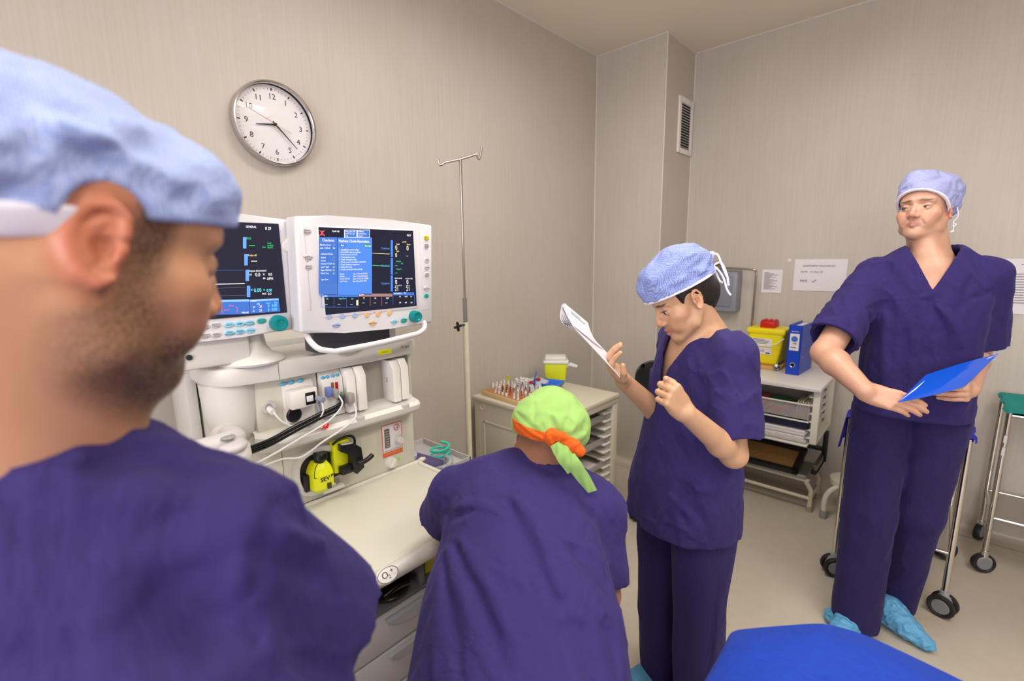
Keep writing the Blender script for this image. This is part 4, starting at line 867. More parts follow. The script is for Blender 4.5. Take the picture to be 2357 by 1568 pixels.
b = MB(); b.lathe([(0.0, 0.004), (0.010, 0.004), (0.012, 0.010), (0.018, 0.010), (0.020, 0.0)], 28, frame((FX, 0.474, 1.186), (0, 1, 0), (0, 0, 1), (1, 0, 0))); b.build('round_socket', LGR, t)
MB().cyl((FX, 0.474, 1.182), (FX+0.028, 0.476, 1.176), 0.0085).build('white_plug', WHT, t)
# tray lip
b = MB(); n = 10
def lip(u, v):
    y = 0.43+0.532*u; r = 0.035; f = 1-max(0, (0.10-u)/0.10)**2*0.9; fr = 1-max(0, (u-0.97)/0.03)**2*0.9; ff = min(f, fr)
    z = [(-1.43, 1.118), (-1.385, 1.112), (-1.355, 1.105), (-1.335, 1.105), (-1.325, 1.095), (-1.328, 1.080), (-1.350, 1.066), (-1.41, 1.060)]
    k = v*(len(z)-1); i = min(int(k), len(z)-2); q = k-i; X = z[i][0]*(1-q)+z[i+1][0]*q; Z = z[i][1]*(1-q)+z[i+1][1]*q
    return (FX+(X-FX)*ff if X > FX else X, y, Z)
b.grid(lip, 48, 28, 0.003); b.build('front_shelf', MW, t, angle=60) if False else b.build('front_shelf', MW, t)
for y in (0.705, 0.875): MB().box((-1.352, y, 1.094), (-1.322, y+0.028, 1.110), 0.003).build('shelf_notch', LGR, t)
# lower face
b = MB(); b.box((-1.43, 0.452, 0.852), (FX, MY1, 1.075), 0.004); b.build('lower_front', MI, t)
MB().box((FX-0.0006, 0.497, 0.86), (FX+0.0006, 0.4985, 1.06)).build('panel_seam', INKG, t)
b = MB(); b.box((FX-0.001, 0.752, 0.90), (FX+0.0012, 0.812, 1.008), 0.004); b.build('blank_panel', mat('panel_ivory', srgb(216, 212, 196), 0.4), t)
# oval vaporiser port
b = MB(); N_ = 48; outer = []; cY, cZ = 0.598, 0.951
def oval(k, a_, b_): 
    th = 2*PI*k/N_; c_, s_ = math.cos(th), math.sin(th); return (cY+a_*math.copysign(abs(c_)**0.8, c_), cZ+b_*math.copysign(abs(s_)**0.8, s_))
sec = [(0.078, 0.078, FX+0.0), (0.079, 0.079, FX+0.010), (0.076, 0.076, FX+0.017), (0.062, 0.062, FX+0.017), (0.058, 0.058, FX+0.012), (0.058, 0.058, FX+0.002)]
rings = [[b.bm.verts.new((X, *oval(k, a_, b_))) for k in range(N_)] for a_, b_, X in sec]
for r0, r1 in zip(rings, rings[1:]):
    for k in range(N_): b.bm.faces.new((r0[k], r0[(k+1) % N_], r1[(k+1) % N_], r1[k]))
for k in [k for k in range(N_)]: pass
kill = [v for r in rings for v in r if v.co.y > cY+0.045 and abs(v.co.z-cZ) < 0.052]; bmesh.ops.delete(b.bm, geom=kill, context='VERTS'); b.build('vaporiser_port', MW, t)
b = MB(); b.box((FX, 0.60, cZ-0.080), (FX+0.03, 0.672, cZ-0.066), 0.006); b.build('port_ledge', MW, t)
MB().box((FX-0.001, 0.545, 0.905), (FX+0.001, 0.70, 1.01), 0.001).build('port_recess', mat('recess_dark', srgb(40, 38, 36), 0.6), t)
# aux oxygen panel
y0, z1 = at(878, 985, x=FX)[1], at(878, 985, x=FX)[2]+0.002; y1, z0 = 0.9165, 0.903
p = MB().box((FX, 0.833, 0.907), (FX+0.0016, 0.915, 1.027), 0.003).build('oxygen_panel', mat('panel_orange', srgb(222, 104, 56), 0.45), t)
MB().box((FX+0.001, 0.8355, 0.925), (FX+0.0024, 0.9125, 1.0245), 0.002).build('panel_face', PAP, p)
MB().box((FX+0.002, 0.842, 0.942), (FX+0.006, 0.862, 1.012), 0.002).build('flow_tube', mat('flow_dark', srgb(110, 104, 98), 0.3), p)
b = MB()
for k in range(7): b.box((FX+0.006, 0.845+0.003*(k % 2), 0.948+k*0.009), (FX+0.0064, 0.858, 0.9495+k*0.009))
b.build('flow_scale', PAP, p)
MB().lathe([(0.0095, 0), (0.0125, 0.0005)], 28, frame((FX+0.0026, 0.893, 1.008), (0, 1, 0), (0, 0, 1), (1, 0, 0))).build('outlet_ring', mat('panel_orange'), p)
MB().lathe([(0.003, 0.006), (0.006, 0.007), (0.0085, 0.003), (0.009, 0)], 24, frame((FX+0.0026, 0.893, 1.008), (0, 1, 0), (0, 0, 1), (1, 0, 0))).build('outlet', LGR, p)
MB().lathe([(0, 0.026), (0.010, 0.026), (0.013, 0.022), (0.0145, 0.004), (0.016, 0)], 24, frame((FX+0.0026, 0.897, 0.962), (0, 1, 0), (0, 0, 1), (1, 0, 0))).build('flow_knob', mat('knob_grey', srgb(206, 202, 198), 0.35), p)
b = MB(); b.text('Alternate O2 Control', 0.0075, M_x((FX+0.0028, 0.874, 0.930))); b.build('panel_text', INK, p)
b = MB(); b.text('Alternate O2 flow only', 0.006, M_x((FX+0.0020, 0.874, 0.918))); b.build('panel_text', mat('text_orange_pale', srgb(240, 170, 130), 0.5), p)
k = MB().lathe([(0, 0.016), (0.017, 0.016), (0.020, 0.012), (0.022, 0.003), (0.024, 0)], 32, frame((FX, 0.863, 0.884), (0, 1, 0), (0, 0, 1), (1, 0, 0))).build('power_knob', MW, t)
MB().box((-0.003, -0.016, 0.016), (0.003, 0.016, 0.021), 0.001, frame((FX, 0.863, 0.884), (0, 1, 0), (0, 0, 1), (1, 0, 0))@Matrix.Rotation(-0.6, 4, 'Z')).build('pointer', IV, k)
MB().lathe([(0, 0.003), (0.004, 0.0025), (0.005, 0)], 16, frame((FX, 0.899, 0.886), (0, 1, 0), (0, 0, 1), (1, 0, 0))).build('led', mat('led_green', srgb(130, 190, 30), 0.3, emit=0.6), t)
# worktop with raised rim
WX0, WX1, WY0, WY1, WZ = -1.42, -0.935, 0.30, 0.985, 0.846
b = MB(); b.box((WX0, WY0, WZ-0.03), (WX1, WY1, WZ), 0.006)
b.build('worktop', MI, t)
def rim(name, pts, r=0.006): MB().tube(pts, r, 10).build(name, MI, t)
rim('worktop_rim', smoothpts([(WX0+0.03, WY0+0.01, WZ+0.001), (WX0+0.025, WY1-0.03, WZ+0.001), (WX0+0.055, WY1-0.012, WZ+0.001), (WX1-0.03, WY1-0.010, WZ+0.001)], 6), 0.008)
b = MB(); b.tube([(WX1-0.008, WY0, WZ-0.016), (WX1-0.008, WY1, WZ-0.016)], 0.021, 20); b.build('front_lip', MW, t)
ob = MB(); OF = frame((WX1+0.008, 0.541, WZ-0.004), (0, 1, 0), (-0.64, 0, 0.77), (0.77, 0, 0.64)); ob.lathe([(0, 0.008), (0.028, 0.008), (0.031, 0.006), (0.033, 0.0)], 36, OF@Matrix.Scale(0.62, 4, (0, 1, 0))); ob = ob.build('oxygen_flush_button', WHT, t)
ob2 = MB().lathe([(0.0265, 0.0086), (0.0285, 0.0086)], 36, OF@Matrix.Scale(0.62, 4, (0, 1, 0))).build('button_ring', INKG, ob); b = MB(); b.text('O', 0.022, OF@Matrix.Translation((-0.008, 0.001, 0.0088))); b.text('2', 0.013, OF@Matrix.Translation((0.002, -0.006, 0.0088))); b.text('+', 0.018, OF@Matrix.Translation((0.012, 0.005, 0.0088))); b.build('button_text', INK, ob)
# base: grey apron, recess, drawers
b = MB(); b.prism([(WX1-0.015, 0.82), (WX1-0.045, 0.79), (-1.40, 0.79), (-1.40, 0.82)], WY1-0.02-WY0, frame((0, WY0+0.005, 0), (1, 0, 0), (0, 0, 1), (0, 1, 0))); b.build('apron', MG, t)
b = MB(); y_a, y_b = WY0+0.01, WY1-0.02; XR = WX1-0.045
b.box((-1.40, y_a, 0.705), (XR, y_a+0.02, 0.79)).box((-1.40, y_b-0.02, 0.705), (XR, y_b, 0.79)).box((-1.40, 0.672, 0.705), (XR, 0.690, 0.79), 0.003).box((-1.40, y_a, 0.700), (XR+0.003, y_b, 0.710), 0.002).box((-1.25, y_a, 0.71), (-1.24, y_b, 0.79)).box((XR-0.004, y_a, 0.785), (XR, y_b, 0.792)); b.build('recess', MD, t)
MB().box((-1.40, y_a, 0.12), (XR-0.005, y_b, 0.700), 0.01).build('base_cabinet', MG, t)
for i, (z0, z1) in enumerate(((0.598, 0.696), (0.478, 0.592), (0.33, 0.472), (0.18, 0.324))):
    d = MB().box((XR-0.012, y_a+0.004, z0), (XR+0.012, y_b-0.004, z1), 0.006).build('drawer', mat('drawer_grey', srgb(204, 200, 198), 0.38), t)
    b = MB(); yc = 0.655; P_ = [(-0.105, 0.0)]+[(0.105*math.sin(a), -0.034*math.cos(a)) for a in np.linspace(-1.4, 1.4, 14)]+[(0.105, 0.0)]
    b.prism(P_, 0.018, frame((XR+0.010, yc, z1-0.004), (0, 1, 0), (0, 0, 1), (1, 0, 0)), 0.004); b.build('handle', mat('handle_grey', srgb(178, 178, 184), 0.35), d)
for (x, y) in ((-1.85, 0.40), (-1.85, 0.90), (-1.05, 0.36), (-1.05, 0.92)):
    MB().lathe([(0, -0.012), (0.045, -0.012), (0.05, -0.006), (0.05, 0.006), (0.045, 0.012), (0, 0.012)], 24, Matrix.Translation((x, y, 0.05))@Matrix.Rotation(PI/2, 4, 'X')).cyl((x, y, 0.05), (x, y, 0.17), 0.012).build('caster', mat('tyre_black'), t)
MB().box((-1.93, 0.36, 0.10), (-1.0, 0.95, 0.17), 0.02).build('chassis', DGR, t)
# side shelf with supplies hangs on the right of the machine
MB().box((-1.80, 0.972, 0.70), (-1.46, 1.30, 0.715), 0.004).box((-1.80, 0.972, 0.715), (-1.795, 1.30, 0.74)).box((-1.80, 1.295, 0.715), (-1.46, 1.30, 0.74)).box((-1.465, 0.972, 0.715), (-1.46, 1.30, 0.74)).build('side_shelf', LGR, t)
# swing arm at the left
b = MB(); b.tube(smoothpts([(-1.42, 0.36, 1.125), (-1.30, 0.345, 1.130), (-1.24, 0.312, 1.135), (-1.235, 0.10, 1.13), (-1.23, -0.15, 1.12)], 8), 0.036, 18); b.sphere((-1.235, 0.325, 1.135), (0.05, 0.042, 0.04)); b.build('breathing_arm', MW, t)
MB().tube(smoothpts([(-1.30, 0.34, 1.168), (-1.235, 0.318, 1.172), (-1.235, 0.10, 1.166), (-1.23, -0.15, 1.155)], 8), 0.026, 16, rs=None).sphere((-1.225, 0.322, 1.165), (0.045, 0.036, 0.018)).build('arm_cover', LGR, t)
MB().lathe([(0, 0.004), (0.014, 0.003), (0.017, 0)], 24, Matrix.Translation((-1.215, 0.316, 1.190))).build('arm_cap', GRY, t)
MB().tube([(-1.235, 0.325, 1.12), (-1.235, 0.325, 0.86)], 0.03, 18).build('arm_post', LGR, t)
# vaporisers stand in the port: things of their own
v = thing('vaporiser', 'yellow sevoflurane vaporiser marked SEV in the oval port of the machine', 'vaporiser', (FX, 0.62, 0.9)); YV = mat('vapor_yellow', srgb(226, 232, 24), 0.3)
b = MB(); y0, y1 = 0.553, 0.628; xf = FX+0.055
sec = [(0.886, 0.575, 0.620, xf-0.022), (0.905, 0.556, 0.632, xf-0.004), (0.95, 0.558, 0.632, xf), (0.972, 0.566, 0.628, xf-0.006), (0.988, 0.578, 0.620, xf-0.022)]
rows = [[b.bm.verts.new(q) for q in ((FX+0.002, ya, z), (X_, ya+0.006, z), (X_+0.004, (ya+yb)/2, z), (X_, yb-0.006, z), (FX+0.002, yb, z))] for z, ya, yb, X_ in sec]
for r0, r1 in zip(rows, rows[1:]):
    for k_ in range(4): b.bm.faces.new((r0[k_], r0[k_+1], r1[k_+1], r1[k_]))
b.bm.faces.new(rows[0][::-1]); b.bm.faces.new(rows[-1])
for r0, r1 in zip(rows, rows[1:]): b.bm.faces.new((r0[4], r0[0], r1[0], r1[4]))
bmesh.ops.bevel(b.bm, geom=b.bm.edges[:], offset=0.004, segments=3, profile=0.5, affect='EDGES'); b.build('casing', YV, v)
MB().lathe([(0.0, 0.024), (0.018, 0.024), (0.021, 0.020), (0.021, 0.004), (0.017, 0.0), (0.015, -0.012)], 28, Matrix.Translation((xf-0.030, 0.598, 0.990))@Matrix.Rotation(-0.15, 4, 'X')).build('filler_cap', BLK, v)
MB().box((FX+0.002, 0.545, 0.90), (FX+0.03, 0.560, 0.955), 0.004).build('side_block', BLK, v)
MB().tube(smoothpts([(xf-0.02, 0.598, 1.012), (xf+0.004, 0.585, 1.010), (xf+0.010, 0.566, 0.985), (xf+0.006, 0.562, 0.955), (xf+0.004, 0.569, 0.950)], 6), 0.0012, 6).build('cap_cord', BLK, v)
b = MB(); b.text('SEV', 0.019, M_x((xf+0.005, 0.595, 0.938)), bold=0.0004); b.prism([(0, 0), (0.009, 0), (0.0, -0.009)], 0.0006, M_x((xf+0.003, 0.615, 0.946))); b.build('lettering', INK, v); MB().box((xf-0.001, 0.601, 0.902), (xf+0.0045, 0.614, 0.920), 0.001).build('sight_glass', mat('glass_dark', srgb(60, 58, 40), 0.15), v)
v = thing('vaporiser_mount', 'black and yellow vaporiser with lever to the right of the SEV one', 'vaporiser', (FX, 0.69, 0.96))
MB().box((FX, 0.640, 0.925), (FX+0.030, 0.700, 1.033), 0.008).build('yellow_frame', YV, v); b = MB(); b.tube(smoothpts([(FX+0.033, 0.638, 1.028), (FX+0.035, 0.660, 1.040), (FX+0.035, 0.695, 1.042), (FX+0.035, 0.712, 1.028), (FX+0.035, 0.712, 1.00)], 5), 0.004, 8); b.build('black_edge', BLK, v)
MB().prism([(0.656, 1.026), (0.700, 1.020), (0.722, 1.000), (0.728, 0.930), (0.700, 0.915), (0.684, 0.935), (0.690, 0.985), (0.656, 1.004)], 0.034, frame((FX+0.028, 0, 0), (0, 1, 0), (0, 0, 1), (1, 0, 0)), 0.004).build('clamp_body', BLK, v)
MB().box((FX+0.03, 0.652, 0.925), (FX+0.056, 0.696, 0.952), 0.004).build('lower_block', BLK, v)
MB().box((-0.018, -0.007, 0), (0.018, 0.007, 0.0012), 0, frame((FX+0.048, 0.678, 1.0225), (0, 0.99, -0.13), (-1, 0, 0), (0, 0.13, 0.99))@Matrix.Translation((0, 0, 0.001))).build('serial_label', PAP, v)
MB().tube(smoothpts([(FX+0.05, 0.700, 0.956), (FX+0.072, 0.715, 0.956), (FX+0.075, 0.735, 0.962), (FX+0.072, 0.752, 0.968)], 5), 0.008, 10).build('lever', BLK, v)
# mask bowl and bits in the recess
o = MB().sphere((-1.01, 0.600, 0.728), (0.045, 0.050, 0.012)).tube(smoothpts([(-0.99, 0.565, 0.735), (-0.985, 0.60, 0.745), (-0.99, 0.64, 0.735)], 6), 0.010).cyl((-1.02, 0.60, 0.73), (-1.03, 0.605, 0.775), 0.018).build('breathing_mask', mat('mask_black', srgb(24, 24, 22), 0.25)); tag(o, 'black breathing mask lying in the grey recess under the worktop', 'mask')
o = MB().tube(smoothpts([(-1.0, 0.505, 0.717), (-0.99, 0.525, 0.722), (-0.985, 0.538, 0.738), (-0.99, 0.530, 0.760)], 6), 0.006).sphere((-1.0, 0.515, 0.730), (0.02, 0.018, 0.018)).build('head_strap', mat('strap_blue', srgb(30, 40, 90), 0.4)); tag(o, 'dark blue coiled strap in the recess left of the black mask', 'strap')
o = MB().box((-1.10, 0.705, 0.712), (-1.0, 0.76, 0.778), 0.008).build('yellow_box', YEL); tag(o, 'yellow box in the right compartment under the worktop', 'box')
# hoses and cables
t = thing('black_hose', 'pair of glossy black hoses running from the arm to the monitor module', 'hose', (-1.28, 0.5, 1.14)); HB = mat('hose_black', srgb(16, 16, 20), 0.18)
for k_, dz in enumerate((0.0, 0.011)):
    o = MB().tube(smoothpts([(-1.235, 0.335, 1.128+dz), (-1.27, 0.42, 1.122+dz), (-1.30, 0.50, 1.130+dz), (-1.315, 0.58, 1.143+dz), (-1.325, 0.645, 1.152+dz), (-1.345, 0.672, 1.163+dz*0.6), (-1.376, 0.678, 1.170+dz*0.6)], 8), 0.0062, 12).build('tube', HB, t)
def cable(lbl, pts, r, m, cat='cable'): o = MB().tube(smoothpts(pts, 8), r, 8).build('cable', m); tag(o, lbl, cat, 'thin cables on the machine'); return o
CT = mat('tube_clear', srgb(226, 224, 224), 0.25, alpha=0.85)
cable('thin clear line from the round socket to the front shelf', [(FX+0.028, 0.477, 1.176), (FX+0.05, 0.49, 1.150), (-1.335, 0.52, 1.128), (-1.33, 0.56, 1.122)], 0.0028, CT)
cable('thin clear line from the water trap to the shelf', [(-1.325, 0.598, 1.19), (-1.31, 0.592, 1.16), (-1.32, 0.57, 1.13), (-1.325, 0.55, 1.118)], 0.0025, CT)
cable('grey lead from the upper grey plug down to the arm', [(-1.340, 0.660, 1.19), (-1.315, 0.655, 1.165), (-1.295, 0.60, 1.135), (-1.27, 0.50, 1.115), (-1.24, 0.40, 1.10), (-1.235, 0.34, 1.095)], 0.0028, CT)
cable('grey lead from the lower grey plug under the front shelf', [(-1.336, 0.706, 1.155), (-1.305, 0.690, 1.12), (-1.300, 0.64, 1.095), (-1.30, 0.58, 1.075), (-1.31, 0.52, 1.045), (-1.30, 0.46, 1.06), (-1.25, 0.38, 1.075)], 0.0030, CT)
cable('second clear loop hanging in front of the gas module', [(-1.33, 0.60, 1.135), (-1.318, 0.602, 1.118), (-1.32, 0.585, 1.112), (-1.322, 0.56, 1.120), (-1.33, 0.553, 1.135)], 0.0022, CT)
o = MB().prism([(0, -0.004), (0.018, -0.007), (0.024, 0.006), (0.010, 0.008), (0.004, 0.003)], 0.006, frame((-1.322, 0.588, 1.112), (0, 1, 0), (0, 0, 1), (1, 0, 0)), 0.001).build('red_clip', mat('clip_red', srgb(232, 54, 34), 0.4)); tag(o, 'small red clip on the shelf beside the black hoses', 'clip')
# supplies on the side shelf
o = MB().grid(lambda u, v: (-1.66+0.16*u+0.012*math.sin(v*7), 1.05+0.10*v+0.02*math.sin(u*9), 0.72+0.14*math.sin(PI*min(1, u*1.2+0.05))*(0.6+0.4*math.sin(v*5))), 14, 14, 0.002).build('plastic_bag', mat('bag_clear', srgb(228, 226, 232), 0.2, alpha=0.8)); tag(o, 'crumpled clear white plastic bag on the shelf beside the machine', 'bag')
o = MB().tube(smoothpts([(-1.56+0.038*math.cos(a), 1.21+0.042*math.sin(a), 0.735+0.004*a) for a in np.linspace(0, 15, 30)], 2), 0.0058, 8).build('coiled_tube', mat('teal_tube', srgb(60, 200, 178), 0.3)); tag(o, 'coiled teal tube beside the plastic bag', 'tube')
o = MB().grid(lambda u, v: (-1.52+0.05*u, 1.03+0.13*v, 0.722+0.075*(1-v)+0.02*math.sin(u*8)+0.03*u), 10, 10, 0.003).build('lilac_pack', mat('pack_lilac', srgb(150, 140, 205), 0.3)); tag(o, 'lilac printed sterile pack leaning on the plastic bag', 'pack')
o = MB().grid(lambda u, v: (-1.47-0.03*u, 0.99+0.10*v, 0.72+0.07*u+0.01*math.sin(v*12)), 8, 8, 0.002).build('sterile_pack', mat('pack_white', srgb(214, 214, 226), 0.3)); tag(o, 'white barcoded sterile pack at the front of the side shelf', 'pack')
o = MB().box((-1.70, 0.985, 0.716), (-1.64, 1.03, 0.80), 0.006).build('yellow_pack', mat('pack_amber', srgb(226, 180, 20), 0.4)); tag(o, 'amber yellow pack against the machine side', 'pack')
o = MB().tube(smoothpts([(-1.50+0.05*math.cos(a), 1.15+0.06*math.sin(a), 0.732+0.003*a) for a in np.linspace(0, 9, 20)], 3), 0.009, 8).build('clear_hose', CLR); tag(o, 'clear ribbed hose coiled at the front of the side shelf', 'hose')

# ---------------------------------------------------------------- monitors
SCR = mat('screen_dark', srgb(24, 26, 44), 0.25, emit=1.0)
def em(name, c, e=0.9): return mat(name, c, 0.4, emit=e*1.35)
EW = em('glow_white', srgb(235, 235, 240)); EG = em('glow_green', srgb(60, 210, 120)); EC = em('glow_cyan', srgb(100, 220, 245)); EB = em('glow_blue', srgb(66, 116, 200), 0.8); EB2 = em('glow_mid_blue', srgb(52, 98, 176), 0.8); ER = em('glow_red', srgb(240, 80, 100)); EY = em('glow_cream', srgb(240, 226, 170)); EBR = em('glow_brown', srgb(140, 110, 110), 0.7); ELB = em('glow_pale_blue', srgb(120, 170, 235), 0.8)
def face(X, tilt=0.0): return lambda px, py: Vector(at(px, py, x=X))
class Scr:
    """drawing on a display plane x = X, addressed by photograph pixels"""
    def __init__(s, X, parent): s.X = X; s.p = parent; s.L = {}
    def mb(s, m): return s.L.setdefault(m.name, (MB(), m))[0]
    def rect(s, x0, y0, x1, y1, m, h=0.0006):
        # the corners follow the display's own grid
        g = lambda x, y: s.quad_map(x, y) if s.quad_map else at(x, y, x=s.X)[1:]
        P = [g(x0, y1), g(x1, y1), g(x1, y0), g(x0, y0)]; b_ = s.mb(m); b_.bm.faces.new([b_.bm.verts.new((s.X+h, p[0], p[1])) for p in P])
    quad_map = None
    def quad(s, pts, m, h=0.0006): s.mb(m).bm.faces.new([s.mb(m).bm.verts.new((s.X+h, *at(x, y, x=s.X)[1:])) for x, y in pts])
    def text(s, px, py, txt, hpx, m, al='LEFT', h=0.0014): a = at(px, py, x=s.X); k = abs(at(px, py+1, x=s.X)[2]-a[2]); s.mb(m).text(txt, hpx*k*1.3, M_x((s.X+h, a[1], a[2]))@Matrix.Diagonal((0.78, 1, 1, 1)), al)
    def line(s, x0, y0, x1, y1, m, w_=0.0006, h=0.0011): a = at(x0, y0, x=s.X); c = at(x1, y1, x=s.X); s.mb(m).tube([(s.X+h, a[1], a[2]), (s.X+h, c[1], c[2])], w_, 4)
    def done(s, name='readout'):
        for b_, m in s.L.values(): b_.build(name, m, s.p, False)
def ovalkey(px, py, wpx, hpx, X, m, parent, txt=None, ink=None):
    a = at(px, py, x=X); k = abs(at(px, py+1, x=X)[2]-a[2]); b_ = MB(); F_ = frame((X, a[1], a[2]), (0, 1, 0), (0, 0, 1), (1, 0, 0))
    b_.lathe([(0, 0.0030), (0.85, 0.0028), (1.0, 0.0014), (1.04, 0)], 28, F_@Matrix.Diagonal((wpx*k/2, hpx*k/2, 1, 1))); key = b_.build('key', m, parent)
    if txt:
        b_ = MB(); L = txt.split('\n')
        for i, s_ in enumerate(L): b_.text(s_, hpx*k*0.42, F_@Matrix.Translation((0, (len(L)-1-2*i)*hpx*k*0.17, 0.0033)))
        b_.build('key_text', INK, key)
K_G = mat('key_grey', srgb(196, 194, 198), 0.4); K_B = mat('key_periwinkle', srgb(162, 176, 216), 0.4); K_O = mat('key_tan', srgb(222, 180, 138), 0.4); K_C = mat('key_sky', srgb(140, 200, 228), 0.4); K_T = mat('key_teal', srgb(60, 178, 172), 0.4); K_Y = mat('key_yellow', srgb(226, 224, 40), 0.4)
def housing(X, corners, depth, parent, name='housing', rad=0.012):
    """corners: photograph pixels TL, TR, BR, bottom mid, BL on the plane x = X"""
    P_ = [(at(x, y, x=X)[1], at(x, y, x=X)[2]) for x, y in corners]
    b_ = MB(); b_.prism(P_, depth, frame((X-depth, 0, 0), (0, 1, 0), (0, 0, 1), (1, 0, 0)))
    fe = [e for e in b_.bm.edges if all(abs(v.co.x-X) < 1e-5 for v in e.verts)]; le = [e for e in b_.bm.edges if abs(e.verts[0].co.x-e.verts[1].co.x) > depth*0.5]
    bmesh.ops.bevel(b_.bm, geom=fe+le, offset=rad, segments=4, profile=0.5, affect='EDGES'); return b_.build(name, MWH, parent)
MWH = mat('monitor_white', srgb(218, 217, 222), 0.3)
# --- right display
XM = -1.30
t = thing('ventilator_monitor', 'white touch monitor with Machine Check-Reminders screen above the machine', 'monitor', (XM-0.05, 0.78, 1.55))
housing(XM, [(677, 497), (760, 496), (905, 506), (996, 518), (996, 744), (900, 757), (792, 767), (692, 768)], 0.055, t, rad=0.009)
bz = MB(); A = at(727, 519, x=XM); Z = at(963, 709, x=XM); bz.box((XM, A[1], Z[2]), (XM+0.0022, Z[1], A[2]), 0.002); bz.build('bezel', mat('bezel_white', srgb(222, 220, 226), 0.35), t)
b = MB(); a = at(689, 518, x=XM); c = at(716, 714, x=XM); b.box((XM, a[1], c[2]), (XM+0.0012, c[1], a[2]), 0.002); b.build('key_strip', MWH, t); b = MB(); a = at(965, 535, x=XM); c = at(990, 712, x=XM); b.box((XM, a[1], c[2]), (XM+0.0012, c[1], a[2]), 0.002); b.build('key_strip', MWH, t)
A = at(732, 523, x=XM); Z = at(958, 704, x=XM); s_ = MB().box((XM+0.001, A[1], Z[2]), (XM+0.0030, Z[1], A[2])).build('screen', SCR, t)
D = Scr(XM+0.0032, s_)
D.rect(734, 546, 776, 678, EB2); D.rect(777, 547, 856, 679, EB); D.rect(735, 651, 776, 677, em('glow_deep_blue', srgb(60, 104, 176), 0.7), 0.0009); D.rect(779, 562, 796, 568, EB2, 0.0009); D.rect(837, 562, 854, 569, em('glow_green_dark', srgb(40, 130, 110), 0.7), 0.0009)
D.text(741, 553, 'Checkout', 7.5, EW); D.text(779, 555, 'Machine Check-Reminders', 7.2, EW); D.text(784, 565, 'Back', 4.5, EW); D.text(839, 566, 'Start Case', 4, EW)
for i, s__ in enumerate(('Machine Check', 'Leak < 250 ml      No')): D.text(736, 564+7*i, s__, 4.2, EW)
D.text(738, 585, 'Individual Checks', 4.2, EY)
for i, s__ in enumerate(('System', 'Circuit', 'Circuit O2 Cell', 'Low P Leak', 'Agent Delivery', 'Check Log')): D.text(738, 593+7.3*i, s__, 4.2, EW); D.rect(766, 591+7.3*i, 770, 595+7.3*i, EY)
D.rect(766, 562, 770, 566, EY); D.text(739, 644, 'Start Case', 4, EW)
for i, s__ in enumerate(('1. Set Bag/Vent switch to Bag.', '2. Set the APL valve to minimum.', '3. Flush the circuit with O2.', '4. Check patient suction.', '5. Check emergency drugs.', '6. Check manual resuscitation equipment.', '7. Check intubation equipment.', '8. Select Start Case.', '9. Check control and alarm settings.')): D.text(781, 575+5.75*i, s__, 4, EW)
for i, (s__, r_) in enumerate((('System', 'Pass 11-Oct-2015 08:18'), ('Circuit', 'Pass 11-Oct-2015 08:18'), ('Circuit O2 Cell', 'Done 11-Oct-2015 08:20'), ('Low P Leak', 'Pass 07-Jul-2015 10:27'))): D.text(782, 631+5.7*i, s__, 3.8, EY); D.text(812, 631+5.7*i, r_, 3.8, EY)
D.text(764, 532, 'Ppeak high', 4.2, EW); D.text(936, 542, '08:29', 5, EW); D.rect(792, 529, 821, 547, EW, 0.0004); D.rect(822, 529, 851, 547, EW, 0.0004); D.rect(793, 530, 820, 546, EB2, 0.0008); D.rect(823, 530, 850, 546, EB2, 0.0008)
for i, s__ in enumerate(('Turn power Off', 'and On for self', 'tests')): D.text(794, 533+5*i, s__, 3.8, EW)
for i, s__ in enumerate(('Calibrate', '(service) flow', 'sensors')): D.text(824, 533+5*i, s__, 3.8, EW)
for a_, c_ in (((735, 530), (747, 543)), ((747, 530), (735, 543)), ((738, 541), (741, 531)), ((741, 531), (744, 541)), ((736, 541), (747, 541))): D.line(*a_, *c_, ER, 0.0007)
for yy, mm in ((585, EY), (613, EG)): D.line(857, yy-2, 896, yy, mm, 0.0006)
for yy in (572, 612, 653): D.text(877, yy, 'Checkout', 5.5, em('glow_steel', srgb(90, 140, 215), 0.8))
D.rect(899, 553, 904, 592, EB); D.rect(899, 594, 904, 632, EB); D.rect(899, 634, 904, 671, EB)
for (x_, y_, s__, h_, mm) in ((925, 557, 'cmH2O', 3.6, EY), (912, 562, 'Ppeak', 3.6, EY), (936, 563, 'Pmean', 3.6, EY), (909, 571, '0', 12, EY), (935, 572, '0', 12, EY), (912, 579, 'PEEP', 3.6, EY), (909, 588, '0', 11, EY), (934, 589, '---', 6, EW), (911, 602, 'MV l/min', 3.6, EG), (908, 611, '---', 8, EG), (922, 607, '10.0', 3.6, EG), (911, 620, 'TVexp ml', 3.6, EG), (908, 628, '---', 8, EG), (908, 641, 'EtCO2 mmHg', 3.3, EW), (933, 642, 'FiCO2 mmHg', 3.3, EW), (909, 650, '0', 11, EW), (935, 650, '0', 11, EW), (909, 658, 'Circuit O2 %', 3.3, EW), (934, 658, 'FiO2 %', 3.3, EW), (908, 666, '21', 11, EW), (934, 666, '21', 11, EW)): D.text(x_, y_, s__, h_, mm)
D.rect(738, 679, 824, 684, EB2); D.rect(825, 676, 903, 683, EBR); D.rect(904, 673, 953, 680, EB2); D.text(741, 682, 'Standby', 4, EW); D.text(826, 679, 'Standby', 4, EW); D.text(906, 676, 'Gas Supplies      kPa', 4, EW)
for i in range(3): D.rect(739+29*i, 684, 739.8+29*i, 707, EB2); D.text(750+29*i, 688, ('O2', 'Total Flow', 'Sev')[i], 4, EC); D.text(748+29*i, 701, '---', 6, EC)
